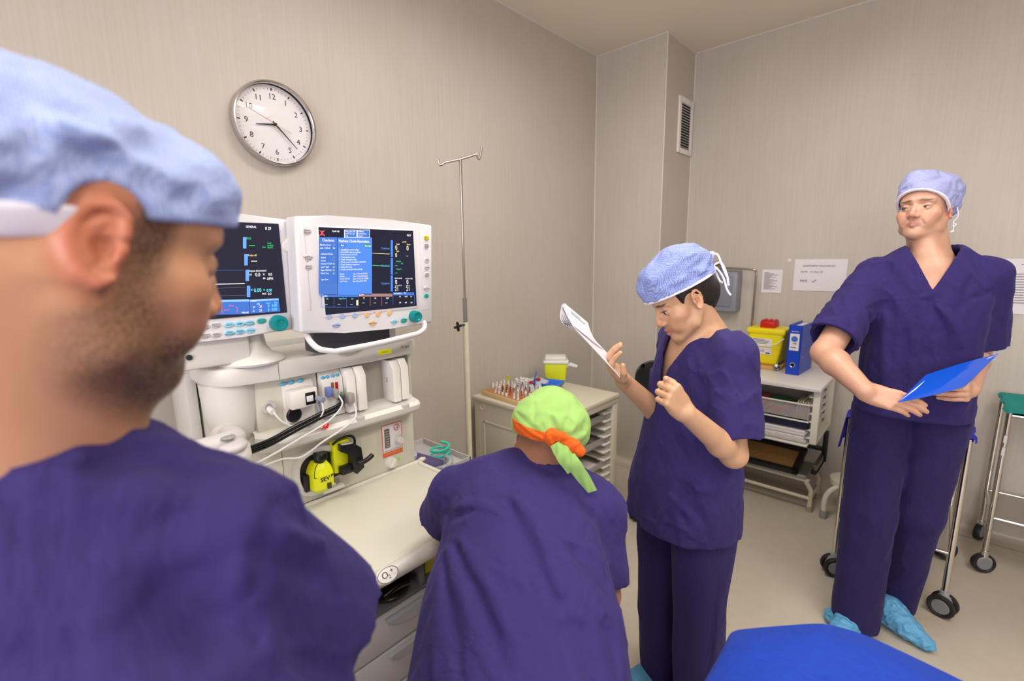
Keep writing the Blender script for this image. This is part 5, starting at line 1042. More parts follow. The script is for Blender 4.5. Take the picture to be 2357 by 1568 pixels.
for i in range(3): D.rect(825+26.5*i, 684, 825.8+26.5*i, 705, EBR); D.text(835+26.5*i, 687, ('TV', 'RR', 'PEEP')[i], 4, EW); D.text(833+26.5*i, 697, '---', 6, EW)
D.rect(904, 681, 904.8, 700, EB2); D.rect(953, 680, 953.8, 700, EB2); D.rect(739, 706.5, 824, 707.5, EB2); D.rect(820, 691, 824, 703, EY)
for i in range(3): D.text(918+13*i, 683, ('O2', 'N2O', 'Air')[i], 3.8, EW); D.text(918+13*i, 697, '434', 3.8, EW)
D.done()
for (x_, y_, s__) in ((706, 533, 'Silence\nAlarms'), (708, 594, 'Start/Stop\nTimer'), (709, 615, 'Reset\nTimer')): ovalkey(x_, y_, 18, 14, XM, K_G, t, s__)
ovalkey(981, 548, 14, 12, XM+0.001, K_Y, t, 'Silence\nAlarms')
for (x_, y_, s__) in ((981, 566, 'Alarm\nSetup'), (982, 599, 'Help'), (982, 616, 'Trends'), (982, 633, 'Main\nMenu'), (981, 665, 'Checkout')): ovalkey(x_, y_, 13, 12, XM+0.001, K_G, t, s__)
ovalkey(981, 681, 14, 11, XM+0.001, K_T, t, 'Start\nCase')
for x_, y_, m_ in ((757, 729, K_B), (787, 728, K_B), (816, 726, K_B), (844, 725, K_O), (870, 723, K_O), (896, 720, K_O)): ovalkey(x_, y_, 13, 13, XM, m_, t)
for x_, y_, s__, m_ in ((773, 749, 'Gas Setup', K_B), (857, 744, 'Vent Setup', K_O), (907, 741, 'Spirometry', K_C), (929, 738, 'Normal\nScreen', K_T)): ovalkey(x_, y_, 17 if m_ is not K_C else 14, 12, XM, m_, t, s__)
a = at(960, 729, x=XM+0.02); F_ = frame((XM, a[1], a[2]), (0, 1, 0), (0, 0, 1), (1, 0, 0)); TK = mat('knob_teal', srgb(0, 132, 136), 0.28)
MB().lathe([(0, 0.024), (0.010, 0.024), (0.012, 0.026), (0.0165, 0.026), (0.0185, 0.022), (0.0195, 0.006), (0.0195, 0.0)], 36, F_).build('rotary_knob', TK, t)
MB().sphere((XM+0.001, at(971, 545, x=XM)[1], at(971, 545, x=XM)[2]), 0.0018).build('alarm_led', em('led_rose', srgb(255, 150, 140), 1.5), t)
MB().tube(smoothpts([(XM-0.03, 0.572, 1.395), (XM-0.01, 0.575, 1.372), (XM+0.01, 0.590, 1.352), (XM+0.016, 0.63, 1.340)], 6)+smoothpts([(XM+0.016, 0.64, 1.340), (XM+0.018, 0.78, 1.345), (XM+0.016, 0.92, 1.355)], 5)+smoothpts([(XM+0.015, 0.93, 1.357), (XM+0.010, 0.953, 1.366), (XM, 0.965, 1.382), (XM-0.02, 0.962, 1.405)], 6), 0.0085, 14).build('grab_handle', mat('handle_white', srgb(224, 220, 222), 0.3), t)
MB().box((XM-0.115, 0.60, 1.330), (XM-0.050, 0.86, 1.425), 0.006).build('mount_box', DGR, t); MB().box((XM-0.12, 0.845, 1.338), (XM-0.055, 0.885, 1.43), 0.004).build('mount_plate', LGR, t); MB().cyl((XM-0.10, 0.72, 1.319), (XM-0.10, 0.72, 1.335), 0.06, 32).build('swivel', MW, t)
# --- left display
XL = -1.358
t = thing('patient_monitor', 'white patient monitor with dark screen partly hidden by the bearded man\'s face', 'monitor', (XL-0.05, 0.33, 1.55))
L0 = at(678, 507, x=XL)[1]-0.475
hp = [(L0, 1.722), (at(560, 489, x=XL)[1], 1.722), (at(678, 507, x=XL)[1], at(678, 507, x=XL)[2]), (at(683, 758, x=XL)[1], at(683, 758, x=XL)[2]), (at(560, 776, x=XL)[1], at(560, 776, x=XL)[2]), (at(445, 789, x=XL)[1], at(445, 789, x=XL)[2]), (L0, 1.415)]
b = MB(); b.prism(hp, 0.055, frame((XL-0.055, 0, 0), (0, 1, 0), (0, 0, 1), (1, 0, 0))); fe = [e for e in b.bm.edges if all(abs(v.co.x-XL) < 1e-5 for v in e.verts)]+[e for e in b.bm.edges if abs(e.verts[0].co.x-e.verts[1].co.x) > 0.03]
bmesh.ops.bevel(b.bm, geom=fe, offset=0.009, segments=4, profile=0.5, affect='EDGES'); b.build('housing', MWH, t)
SY0 = L0+0.045; A = at(637, 517, x=XL); Z = at(646, 720, x=XL)
s_ = MB().box((XL+0.0005, SY0, 1.458), (XL+0.003, A[1]+0.004, A[2]+0.002)).build('screen', SCR, t); D = Scr(XL+0.0032, s_)
D.text(565, 522, 'GENERAL', 5.5, EW); D.text(610, 526, '8 29', 7.5, EW)
for y_, h_ in ((559, 13), (598, 13), (634, 13), (671, 13)): D.rect(559+(y_-559)*0.08, y_-h_, 567+(y_-559)*0.08, y_+h_, em('glow_tab', srgb(90, 140, 215), 0.8))
for (x_, y_, s__, h_, mm) in ((567, 549, 'ECG', 5, EG), (572, 564, '---', 14, EG), (603, 569, '/min', 4.5, EG), (615, 560, 'Arrh.', 4.5, EG), (615, 565, 'analysis', 4.5, EG), (615, 570, 'Severe', 4.5, EG), (570, 588, 'Probe off', 5, EY), (577, 600, '---', 14, EY), (573, 624, 'Apnea deactivated', 5, EW), (574, 633, 'ET', 5, EW), (587, 633, '0.0', 9, EW), (605, 632, 'FI', 5, EW), (617, 632, '0.0', 7, EW), (605, 641, 'RR', 4.5, EW), (614, 642, 'APN', 7, EW), (577, 668, 'ET', 4.5, EC), (584, 669, '0.00', 9.5, EC), (606, 668, 'FI', 4.5, EC), (613, 669, '0.00', 7, EC), (603, 677, 'MAC', 4.5, EW), (616, 677, '0.0', 6.5, EW), (446, 640, 'Apnea', 6, EW)): D.text(x_, y_, s__, h_, mm)
D.rect(452, 660-38, 560, 622.6, EB2); D.line(470, 655, 563, 653, EW, 0.0007); D.line(470, 665, 565, 661, em('glow_faint', srgb(70, 80, 120), 0.5), 0.0005); D.line(470, 682, 565, 680, em('glow_faint', None), 0.0005)
D.quad([(430, 726), (430, 697), (573, 690), (575, 723)], EB2); D.quad([(430, 697), (430, 692), (572, 689), (573, 694)], ELB, 0.0009); D.quad([(576, 722), (574, 690), (641, 687), (645, 717)], EB2); D.quad([(574, 695), (574, 690), (641, 687), (641, 691)], ELB, 0.0009)
for (x_, y_, s__, h_, mm) in ((527, 704, 'Mean', 4.5, ER), (508, 713, '(', 13, ER), (515, 713, '---', 12, ER), (543, 712, ')', 13, ER), (494, 717, '--', 10, ER), (556, 720, 'Manual', 5, EW), (579, 693, 'Gases', 4, EW), (591, 700, 'O2', 4.5, EW), (612, 699, 'N2O', 4.5, EC), (631, 697, 'Des', 4.5, EC), (582, 708, 'ET', 4.5, EW), (596, 706, '21', 7, EW), (616, 705, '0', 7, EC), (625, 704, '0.00', 7, EC), (582, 717, 'FI', 4.5, EW), (596, 715, '21', 7, EW), (616, 714, '0', 7, EC), (625, 713, '0.00', 7, EC)): D.text(x_, y_, s__, h_, mm)
D.done()
for (x_, y_, s__, m_) in ((471, 753, 'Alarms\nSetup', K_G), (497, 749, 'Record/\nPrint', K_G), (472, 773, 'Monitor\nSetup', K_G), (498, 771, 'Patient\nData', K_G), (527, 748, 'ECG', K_C), (551, 746, 'NIBP', K_C), (574, 744, 'Invasive\nPressures', K_C), (528, 767, 'Pulse\nOximetry', K_C), (552, 764, 'Airway\nGas', K_C), (576, 761, 'Others', K_C), (602, 739, 'Normal\nScreen', K_T)): ovalkey(x_, y_, 21, 13, XL, m_, t, s__)
a = at(645, 745, x=XL+0.02); F_ = frame((XL, a[1], a[2]), (0, 1, 0), (0, 0, 1), (1, 0, 0)); MB().lathe([(0, 0.024), (0.010, 0.024), (0.012, 0.027), (0.0185, 0.027), (0.0215, 0.022), (0.0225, 0.006), (0.0225, 0.0)], 36, F_).build('rotary_knob', TK, t)
a = at(661, 568, x=XL); MB().lathe([(0, 0.006), (0.012, 0.006), (0.0145, 0.003), (0.0155, 0)], 28, frame((XL, a[1], a[2]), (0, 1, 0), (0, 0, 1), (1, 0, 0))).build('power_button', mat('button_white', srgb(226, 222, 226), 0.3), t); a = at(660, 552, x=XL); MB().sphere((XL+0.001, a[1], a[2]), 0.002).build('power_led', em('led_lime', srgb(235, 250, 120), 1.5), t)
MB().box((XL-0.09, 0.25, 1.33), (XL-0.02, 0.44, 1.415), 0.012).build('neck_bracket', MW, t); MB().cyl((XL-0.015, 0.295, 1.365), (XL-0.021, 0.295, 1.365), 0.007).build('bracket_hole', INK, t)
b = MB(); b.lathe([(0.085, 1.319), (0.088, 1.325), (0.080, 1.335), (0.055, 1.345), (0.042, 1.365), (0.038, 1.395), (0.036, 1.43), (0, 1.43)], 36, Matrix.Translation((XL-0.075, 0.455, 0))); b.build('swivel_foot', MW, t)

# ---------------------------------------------------------------- IV pole
t = thing('iv_pole', 'white and steel drip stand with two hooks beside the machine', 'drip stand', (-1.80, 1.58, 0)); PX, PY = -1.80, float(at(1073, 800, x=-1.80)[1])
dY = PY; zt = float(at(1066, 368, x=PX)[2]); zj = float(at(1072, 742, x=PX)[2]); zs_ = float(at(1072, 686, x=PX)[2])
t.location = (PX, PY, 0)
MB().cyl((PX, PY, 0.10), (PX, PY, zj), 0.0155, 20).build('lower_tube', mat('pole_cream', srgb(222, 216, 194), 0.35, var=0.1, vscale=30), t)
MB().cyl((PX, PY, zj-0.02), (PX, PY, zs_), 0.0115, 20).build('sleeve', mat('alu_sleeve', srgb(180, 178, 178), 0.35, 0.9), t); MB().cyl((PX, PY, zs_), (PX, PY, zt), 0.0062, 14).cyl((PX, PY, zt-0.21), (PX, PY, zt), 0.0072, 14).build('upper_rod', STL, t)
hk = lambda s: [(PX, PY, zt), (PX+0.055*s*0.6, PY+0.075*s, zt+0.028*s*0.9+0.004), (PX+0.062*s*0.6, PY+0.088*s, zt+0.020*s-0.012), (PX+0.07*s*0.6, PY+0.096*s, zt+0.030*s+0.0), (PX+0.075*s*0.6, PY+0.102*s, zt+0.036*s+0.030)]
for s_ in (1, -1): MB().tube([hk(s_)[0], hk(s_)[1]]+smoothpts(hk(s_)[1:], 5), 0.0058, 10).build('hook', STL, t)
b = MB(); kc = Vector(at(1054, 752, x=PX+0.03)); b.sphere(kc, (0.009, 0.009, 0.009))
for k_ in range(4): a_ = k_*PI/2+0.15; b.cyl(kc, kc+Vector((0, math.cos(a_)*0.0185, math.sin(a_)*0.0185)), 0.0065, 12, 0.0075); b.sphere(kc+Vector((0, math.cos(a_)*0.0185, math.sin(a_)*0.0185)), 0.0072)
b.cyl(kc, (PX, PY, kc.z), 0.005); b.build('star_knob', BLK, t)
b = MB()
for k_ in range(5): a_ = k_*2*PI/5; b.tube([(PX, PY, 0.12), (PX+0.2*math.cos(a_), PY+0.2*math.sin(a_), 0.07)], 0.012)
b.build('star_base', mat('pole_cream'), t)
for k_ in range(5): a_ = k_*2*PI/5; MB().lathe([(0, -0.01), (0.03, -0.01), (0.03, 0.01), (0, 0.01)], 18, Matrix.Translation((PX+0.2*math.cos(a_), PY+0.2*math.sin(a_), 0.03))@Matrix.Rotation(PI/2, 4, 'X')).cyl((PX+0.2*math.cos(a_), PY+0.2*math.sin(a_), 0.03), (PX+0.2*math.cos(a_), PY+0.2*math.sin(a_), 0.075), 0.008).build('caster', mat('tyre_black'), t)
# ---------------------------------------------------------------- tray cabinet with open side
CB = mat('cabinet_cream', srgb(206, 200, 182), 0.4); x0, x1, y0, y1, zt = -1.995, -1.365, 1.82, 2.40, 0.800
t = thing('tray_cabinet', 'cream wheeled cabinet with open tray runners in the corner', 'cabinet', ((x0+x1)/2, (y0+y1)/2, 0))
MB().box((x0-0.01, y0-0.012, zt-0.028), (x1+0.006, y1+0.01, zt), 0.007).build('top', CB, t)
b = MB(); b.box((x0, y0, 0.13), (x0+0.03, y1, zt-0.028)).box((x0, y0, 0.13), (x1-0.03, y0+0.018, zt-0.028)).box((x0, y1-0.018, 0.13), (x1-0.03, y1, zt-0.028)).box((x0, y0, 0.11), (x1, y1, 0.135), 0.004).box((x1-0.40, y0+0.05, 0.135), (x1-0.39, y1-0.05, zt-0.028)); b.build('carcass', CB, t)
b = MB(); b.box((x0+0.09, y0-0.004, 0.18), (x1-0.06, y0+0.002, zt-0.15), 0.004); fr = b.build('front_panel', mat('cabinet_panel', srgb(196, 190, 172), 0.4), t)
b = MB(); px_ = ((x0+0.09, x1-0.06), (0.18, zt-0.15)); g = 0.012
b.box((px_[0][0]-g, y0-0.007, px_[1][0]), (px_[0][0], y0, px_[1][1]+g), 0.002).box((px_[0][0]-g, y0-0.007, px_[1][1]), (px_[0][1]+g, y0, px_[1][1]+g), 0.002).box((px_[0][1], y0-0.007, px_[1][0]), (px_[0][1]+g, y0, px_[1][1]), 0.002); b.build('panel_frame', CB, t)
MB().lathe([(0.0, 0.004), (0.014, 0.003), (0.017, 0.006), (0.021, 0.003), (0.022, 0)], 28, M_y((-1.925, y0, 0.742))).build('lock_disc', CB, t)
for (ya, yb) in ((y0, y0+0.05), (y1-0.05, y1)): MB().box((x1-0.035, ya, 0.12), (x1, yb, zt-0.015), 0.003).build('corner_post', CB, t)
MB().box((x1-0.03, y0+0.01, 0.105), (x1+0.001, y1-0.01, 0.15), 0.003).build('bottom_rail', CB, t); MB().box((x1-0.02, y0+0.01, zt-0.06), (x1+0.001, y1-0.01, zt-0.015), 0.002).build('top_rail', CB, t)
MB().box((x1-0.39, y1-0.052, 0.14), (x1-0.03, y1-0.036, zt-0.06)).build('runner_wall', WHT, t); MB().box((x1-0.39, y0+0.036, 0.14), (x1-0.03, y0+0.052, zt-0.06)).build('runner_wall', WHT, t)
RW = mat('runner_white', srgb(222, 218, 206), 0.4)
for k in range(12):
    z = 0.165+k*0.048; MB().box((x1-0.37, y1-0.115, z), (x1-0.012, y1-0.05, z+0.006), 0.002).box((x1-0.06, y1-0.13, z), (x1-0.012, y1-0.10, z+0.012), 0.003).build('runner', RW, t); MB().box((x1-0.37, y0+0.05, z), (x1-0.012, y0+0.10, z+0.006), 0.002).build('runner', RW, t)
for (x, y) in ((x0+0.05, y0+0.05), (x1-0.04, y0+0.04), (x0+0.05, y1-0.05), (x1-0.03, y1-0.03)):
    c = MB().cyl((x, y, 0.075), (x, y, 0.115), 0.014).box((x-0.012, y-0.024, 0.03), (x+0.012, y+0.024, 0.08), 0.006).build('caster', CHR, t); MB().lathe([(0, -0.011), (0.030, -0.011), (0.034, -0.006), (0.034, 0.006), (0.030, 0.011), (0, 0.011)], 24, Matrix.Translation((x+0.006, y, 0.034))@Matrix.Rotation(PI/2, 4, 'Y')).build('wheel', BLK, c)
for k, z in enumerate((0.368, 0.512, 0.656)):
    xs_, ys_ = (x1-0.36, x1-0.02), (y0+0.10, y1-0.09); d = thing('drawer_tray', 'clear plastic tray in the cabinet runners, %s of three' % ('lowest', 'middle', 'topmost')[k], 'tray', (-1.5, 2.1, z), group='clear trays in the cabinet')
    b = MB(); b.box((xs_[0], y0+0.055, z+0.046-0.040+0.003), (xs_[1], y1-0.055, z+0.009)).box((xs_[1]-0.004, y0+0.06, z+0.006), (xs_[1], y1-0.06, z+0.044)).box((xs_[0], y0+0.06, z+0.006), (xs_[0]+0.004, y1-0.06, z+0.044)).box((xs_[0], y0+0.056, z+0.008), (xs_[1], y0+0.060, z+0.044)).box((xs_[0], y1-0.060, z+0.008), (xs_[1], y1-0.056, z+0.044)); b.build('basket', mat('tray_smoke', srgb(196, 192, 186), 0.15, alpha=0.4), d)
    if k == 0:
        o = MB().box((-1.52, 2.08, z+0.0095), (-1.40, 2.24, z+0.03), 0.008).build('sealed_pack', mat('pack_pinkish', srgb(214, 200, 210), 0.4)); tag(o, 'pale pink sealed pack lying in the lowest cabinet tray', 'pack')
Z0 = zt+0.0005
# ampoule block
PA = [at(x, y, z=Z0+0.03) for x, y in ((1107, 897), (1183, 921), (1226, 908), (1150, 887))]
ax = nrm(V(PA[1][0]-PA[0][0], PA[1][1]-PA[0][1], 0)); ay = V(-ax[1], ax[0], 0); LB = float(np.linalg.norm(PA[1]-PA[0])); WB = 0.19
MBk = frame((PA[0][0], PA[0][1], Z0), ax, ay, (0, 0, 1)); AL, AW = LB+0.03, WB
t = thing('ampoule_rack', 'wooden block with drilled holes on the cabinet top holding glass ampoules', 'rack', (PA[0][0], PA[0][1], Z0)); MB().box((0, 0, 0), (AL, AW, 0.028), 0.002, MBk).build('block', mat('wood_pale', srgb(214, 190, 140), 0.55, var=0.12, vscale=8, stretch=(1, 14, 14)), t)
MB().box((0.003, 0.003, 0.028), (AL-0.003, AW-0.003, 0.0286), 0, MBk).build('drilled_face', mat('wood_orange', srgb(176, 126, 88), 0.6, var=0.3, vscale=60), t)
def ampoule(m, lab, h, lbl, capm=None):
    t = thing('ampoule', lbl, 'ampoule', (0, 0, 0), group='glass ampoules in the wooden block'); MB().lathe([(0, 0), (0.0055, 0.001), (0.0055, h*0.55), (0.0022, h*0.68), (0.0032, h*0.80), (0.0018, h), (0, h)], 12).build('glass', m, t); MB().lathe([(0.0057, h*0.08), (0.0057, h*0.48)], 12).build('label', lab, t)
    if capm is not None: MB().lathe([(0.0060, h*0.52), (0.0062, h*0.75), (0, h*0.76)], 12).build('cap', capm, t)
    return t
AMB = mat('amber_glass', srgb(150, 84, 20), 0.1, trans=0.5); CG = mat('ampoule_clear', srgb(225, 228, 232), 0.1, alpha=0.6); LW = mat('label_white', srgb(232, 230, 232), 0.6); LO = mat('label_orange', srgb(224, 96, 50), 0.6); LL = mat('label_lilac', srgb(178, 160, 214), 0.6)
protos = [ampoule(AMB, LW, 0.052, ''), ampoule(AMB, LO, 0.048, ''), ampoule(CG, LW, 0.046, ''), ampoule(CG, LL, 0.050, '', LW), ampoule(CG, LW, 0.042, '', LW)]
pn = ['amber ampoule with white label', 'amber ampoule with orange label', 'clear ampoule with white label', 'clear ampoule with lilac label', 'short white capped ampoule']; used = [False]*5; rnd = random.Random(4); ordn = ['first', 'second', 'third', 'fourth', 'fifth', 'sixth', 'seventh', 'eighth', 'ninth', 'tenth', 'eleventh']
pos = []
for j in range(6):
    for i in range(10):
        if (i < 3 and j < 3 and not (j == 2)) or rnd.random() < 0.10: continue
        pos.append((i, j))
for i, j in pos:
    k = 4 if i < 3 else rnd.choice([0, 0, 1, 2, 3, 0, 3, 2]); src = protos[k]; o = src if not used[k] else copy_tree(src); used[k] = True
    o.location = MBk@Vector((0.018+i*(AL-0.036)/9, 0.018+j*(AW-0.036)/5, 0.026)); o.rotation_euler = (rnd.uniform(-0.08, 0.08), rnd.uniform(-0.08, 0.08), 0)
    o['label'] = '%s, %s row from front, %s from left' % (pn[k], ordn[j], ordn[i])
# syringe caps heaped behind the block
t0 = thing('syringe_tube', 'x', 'syringe', (0, 0, 0), group='clear syringes standing behind the ampoules'); MB().lathe([(0, 0), (0.006, 0), (0.006, 0.055), (0.009, 0.056), (0.009, 0.058), (0, 0.058)], 12).build('barrel', mat('syringe_clear', srgb(232, 232, 240), 0.2, alpha=0.75), t0); MB().lathe([(0.0035, 0.058), (0.0035, 0.070), (0.0075, 0.071), (0.0075, 0.073), (0, 0.073)], 12).build('plunger', LW, t0)
cen = at(1195, 868, z=Z0+0.05); n = 0
for i in range(5):
    for j in range(4):
        o = t0 if n == 0 else copy_tree(t0); n += 1
        o.location = MBk@Vector((0.085+i*0.021, AW+0.012+j*0.019, 0.002 if True else 0)); o.rotation_euler = (rnd.uniform(-0.12, 0.12), rnd.uniform(-0.12, 0.12), 0); o['label'] = 'clear syringe behind the wooden block, %s row back, %s from the left' % (ordn[j], ordn[i])
o = MB().box((-0.004, AW+0.004, 0), (0.21, AW+0.10, 0.002), 0.001, MBk@Matrix.Translation((0.07, 0, -0.0002))).build('syringe_dish', LW); tag(o, 'thin white dish under the clear syringes', 'dish')
def bottle(px, py, lbl, sc=1.0):
    p = at(px, py, z=Z0); t = thing('medicine_bottle', lbl, 'bottle', tuple(p), group='glass bottles with red caps'); M = Matrix.Translation(p)@Matrix.Scale(sc, 4)
    MB().lathe([(0, 0), (0.019, 0.001), (0.020, 0.004), (0.020, 0.048), (0.016, 0.058), (0.009, 0.062), (0.009, 0.070), (0.011, 0.072), (0.011, 0.076), (0, 0.076)], 24, M).build('glass', mat('bottle_glass', srgb(228, 230, 236), 0.08, alpha=0.55), t)
    MB().lathe([(0.0120, 0.070), (0.0135, 0.071), (0.0135, 0.083), (0.011, 0.085), (0, 0.085)], 24, M).build('cap', mat('cap_red', srgb(176, 26, 30), 0.35), t); MB().lathe([(0.0204, 0.012), (0.0204, 0.040)], 24, M).build('label', LW, t)
bottle(1223, 908, 'glass bottle with red cap, the left one of two', 0.95); bottle(1239, 902, 'glass bottle with red cap, the right one of two', 1.0)
# blue tray, yellow card, clear blister, small card
P0 = at(1255, 897, z=Z0); F_ = Matrix.Translation((P0[0], P0[1], Z0))@Matrix.Rotation(math.atan2(ax[1], ax[0])+0.35, 4, 'Z'); b = MB()
w_, d_, h_ = 0.19, 0.13, 0.045; vv = [[b.bm.verts.new(F_@Vector((sx*(w_/2-k), sy*(d_/2-k)+0.03, z))) for sx, sy in ((-1, -1), (1, -1), (1, 1), (-1, 1))] for k, z in ((0.02, 0.0), (0.0, h_), (0.004, h_), (0.024, 0.003))]
b.bm.faces.new(vv[0][::-1]); b.bm.faces.new(vv[3])
for r0, r1 in zip(vv, vv[1:]):
    for k in range(4): b.bm.faces.new((r0[k], r0[(k+1) % 4], r1[(k+1) % 4], r1[k]))
o = b.build('blue_tray', mat('tray_blue', srgb(48, 112, 214), 0.35), None, True, 20); tag(o, 'bright blue sloping sided tray on the cabinet beside the yellow bin', 'tray')
o = MB().box((-0.03, -0.04, 0.004), (0.03, 0.04, 0.05), 0.004, F_@Matrix.Translation((-0.045, 0.03, 0))@Matrix.Rotation(0.3, 4, 'Y')).build('blister_pack', mat('blister', srgb(216, 222, 240), 0.2, alpha=0.7)); tag(o, 'pale clear pack standing in the blue tray', 'pack')
o = MB().tube([F_@Vector((-0.09, 0.03, 0.03)), F_@Vector((-0.075, 0.035, 0.10))], 0.0035).build('blue_stick', mat('stick_blue', srgb(40, 110, 220), 0.4)); tag(o, 'thin blue stick leaning out of the blue tray', 'stick')
p = at(1168, 872, z=Z0+0.05); o = MB().box((-0.012, -0.001, 0), (0.012, 0.001, 0.07), 0, Matrix.Translation((p[0], p[1], Z0))).build('yellow_card', mat('card_yellow', srgb(220, 218, 50), 0.5)); tag(o, 'small yellow card standing behind the syringes', 'card')
o = MB().box((-0.05, -0.03, 0), (0.05, 0.03, 0.02), 0.003, Matrix.Translation(at(1258, 915, z=Z0))@Matrix.Rotation(0.5, 4, 'Z')).build('white_box', mat('box_white', srgb(220, 218, 226), 0.4)); tag(o, 'flat white box behind the green cap on the cabinet', 'box')
# yellow bin with white lid
p = at(1262, 884, z=Z0); pc = (p[0]+0.0, p[1]+0.075, Z0); RM = Matrix.Translation(pc)@Matrix.Rotation(math.radians(38), 4, 'Z')
t = thing('clinical_bin', 'lime yellow bin with a white lid and latch on the cabinet', 'bin', pc)
b = MB(); lo, hi = 0.062, 0.074; vv = [[b.bm.verts.new(RM@Vector((sx*k, sy*k*0.82, z))) for sx, sy in ((-1, -1), (1, -1), (1, 1), (-1, 1))] for k, z in ((lo, 0.0), (hi, 0.135))]; b.bm.faces.new(vv[0][::-1]); b.bm.faces.new(vv[1])
for k in range(4): b.bm.faces.new((vv[0][k], vv[0][(k+1) % 4], vv[1][(k+1) % 4], vv[1][k]))
bmesh.ops.bevel(b.bm, geom=b.bm.edges[:], offset=0.012, segments=3, profile=0.5, affect='EDGES'); b.build('tub', LIM, t)
LDM = mat('lid_white', srgb(220, 220, 214), 0.35)
MB().box((-0.080, -0.067, 0.130), (0.080, 0.067, 0.152), 0.010, RM).box((-0.070, -0.058, 0.148), (0.070, 0.058, 0.176), 0.014, RM).build('lid', LDM, t)
MB().box((0.072, -0.05, 0.105), (0.084, 0.0, 0.150), 0.004, RM).prism([(0, 0), (0.055, -0.012), (0.060, 0.002), (0.012, 0.020)], 0.022, RM@frame((0.080, -0.045, 0.122), (1, 0, 0), (0, 0, 1), (0, -1, 0)), 0.003).build('latch', LDM, t)

# ---------------------------------------------------------------- black office chair
cx_, cy_ = -1.0, 2.53
t = thing('office_chair', 'black swivel office chair behind the woman', 'chair', (cx_, cy_, 0)); LE = mat('leatherette_black', srgb(26, 26, 30), 0.35)
bc = at(1549, 897, d=2.62); FR_ = face_frame(bc, V(0.35, -0.93, 0))
# sdf_obj('backrest', [Box(V(0, 0, 0), (0.20, 0.035, 0.135), 0.034, 0, '+', FR_), El(V(0, 0.02, 0.0), (0.17, 0.045, 0.11), 0.03, '+', FR_), ], 0.008, LE, t) if False else None
b = MB()
def back(u, v):
    a = (u-0.5)*2; c = (v-0.5)*2; w2 = 0.215*(1-0.0*abs(c)); X = w2*math.copysign(abs(a)**0.9, a); Zz = 0.155*c; k = (abs(a)**3.5+abs(c)**3.5)**(1/3.5); k = max(k, 1e-6); s_ = max(abs(a), abs(c))/k
    return Vector(FR_.w((X*s_, -0.03-0.02*(1-a*a), Zz*s_)))
b.grid(back, 28, 20, 0.045); b.build('backrest', LE, t)
sc_ = V(cx_-0.0, cy_, 0.46); b = MB(); b.lathe([(0, 0.0), (0.20, 0.0), (0.225, 0.02), (0.225, 0.04), (0.20, 0.062), (0, 0.07)], 36, Matrix.Translation((cx_, cy_, 0.43))); b.build('seat', LE, t)
MB().tube(smoothpts([(cx_, cy_, 0.44), tuple(FR_.w((0, -0.16, -0.40))), tuple(FR_.w((0, -0.11, -0.2))), tuple(FR_.w((0, -0.075, 0)))], 6), 0.015).build('back_stem', BLK, t)
MB().tube([(cx_, cy_, 0.42), (cx_-0.17, cy_-0.16, 0.415)], 0.006).sphere((cx_-0.19, cy_-0.17, 0.415), (0.03, 0.02, 0.008)).build('height_lever', BLK, t)
MB().cyl((cx_, cy_, 0.10), (cx_, cy_, 0.44), 0.024).build('gas_lift', BLK, t); R_ = 0.27; a0 = math.atan2(at(1451, 1195, z=0.0)[1]-cy_, at(1451, 1195, z=0.0)[0]-cx_)
for k in range(5):
    a_ = a0+k*2*PI/5; e_ = Vector((cx_+R_*math.cos(a_), cy_+R_*math.sin(a_), 0.075)); MB().tube([(cx_, cy_, 0.115), e_], 0.018, rs=[0.022, 0.013]).build('leg', BLK, t)
    c = MB().cyl(e_, e_-Vector((0, 0, 0.03)), 0.006).box(e_-Vector((0.012, 0.012, 0.055)), e_+Vector((0.012, 0.012, -0.012)), 0.004).build('caster', BLK, t)
    for s_ in (-1, 1): MB().lathe([(0, -0.009), (0.022, -0.009), (0.026, -0.005), (0.026, 0.005), (0.022, 0.009), (0, 0.009)], 22, Matrix.Translation((e_.x, e_.y, 0.0265))@Matrix.Rotation(a_+0.8, 4, 'Z')@Matrix.Translation((0, s_*0.017, 0))@Matrix.Rotation(PI/2, 4, 'X')).build('wheel', mat('tyre_black'), c)

# ---------------------------------------------------------------- papers in the woman's hand
t = thing('paper_booklet', 'open white booklet held up in the woman\'s right hand', 'papers', tuple(at(1380, 810, d=1.36)))
def bil(P, bow=0.0, nv=None):
    P = [np.array(p) for p in P]; nv = nrm(np.cross(P[1]-P[0], P[3]-P[0])) if nv is None else nv
    return lambda u, v: (P[0]*(1-u)*(1-v)+P[1]*u*(1-v)+P[2]*u*v+P[3]*(1-u)*v)+nv*bow*math.sin(PI*v)
q = lambda x, y, d: at(x, y, d=d)
PG = mat('page_bright', srgb(234, 232, 240), 0.6); PGB = mat('page_back', srgb(214, 212, 222), 0.6)
for k in range(5):
    dx = k*1.6; P = [q(1299-dx*0.9, 698+dx*0.5, 1.50), q(1353-dx*0.5, 743+dx, 1.62), q(1394, 809+dx*0.3, 1.44), q(1322-dx, 752+dx*0.3, 1.30-k*0.003)]
    MB().grid(bil([P[0], P[1], P[2], P[3]], 0.010+0.003*k), 14, 14, 0.0006).build('page', (PG, PGB)[k % 2], t)
P = [q(1295, 701, 1.49), q(1318, 748, 1.31), q(1427, 869, 1.27), q(1396, 811, 1.43)]
MB().grid(bil([q(1294, 703, 1.48), q(1396, 812, 1.435), q(1427, 869, 1.30), q(1322, 756, 1.29)], 0.012, -nrm(CF)*-1), 16, 12, 0.0012).build('cover', PGB, t)
b = MB(); fn = bil([q(1299, 698, 1.497), q(1353, 743, 1.617), q(1394, 809, 1.437), q(1322, 752, 1.297)], 0.011)
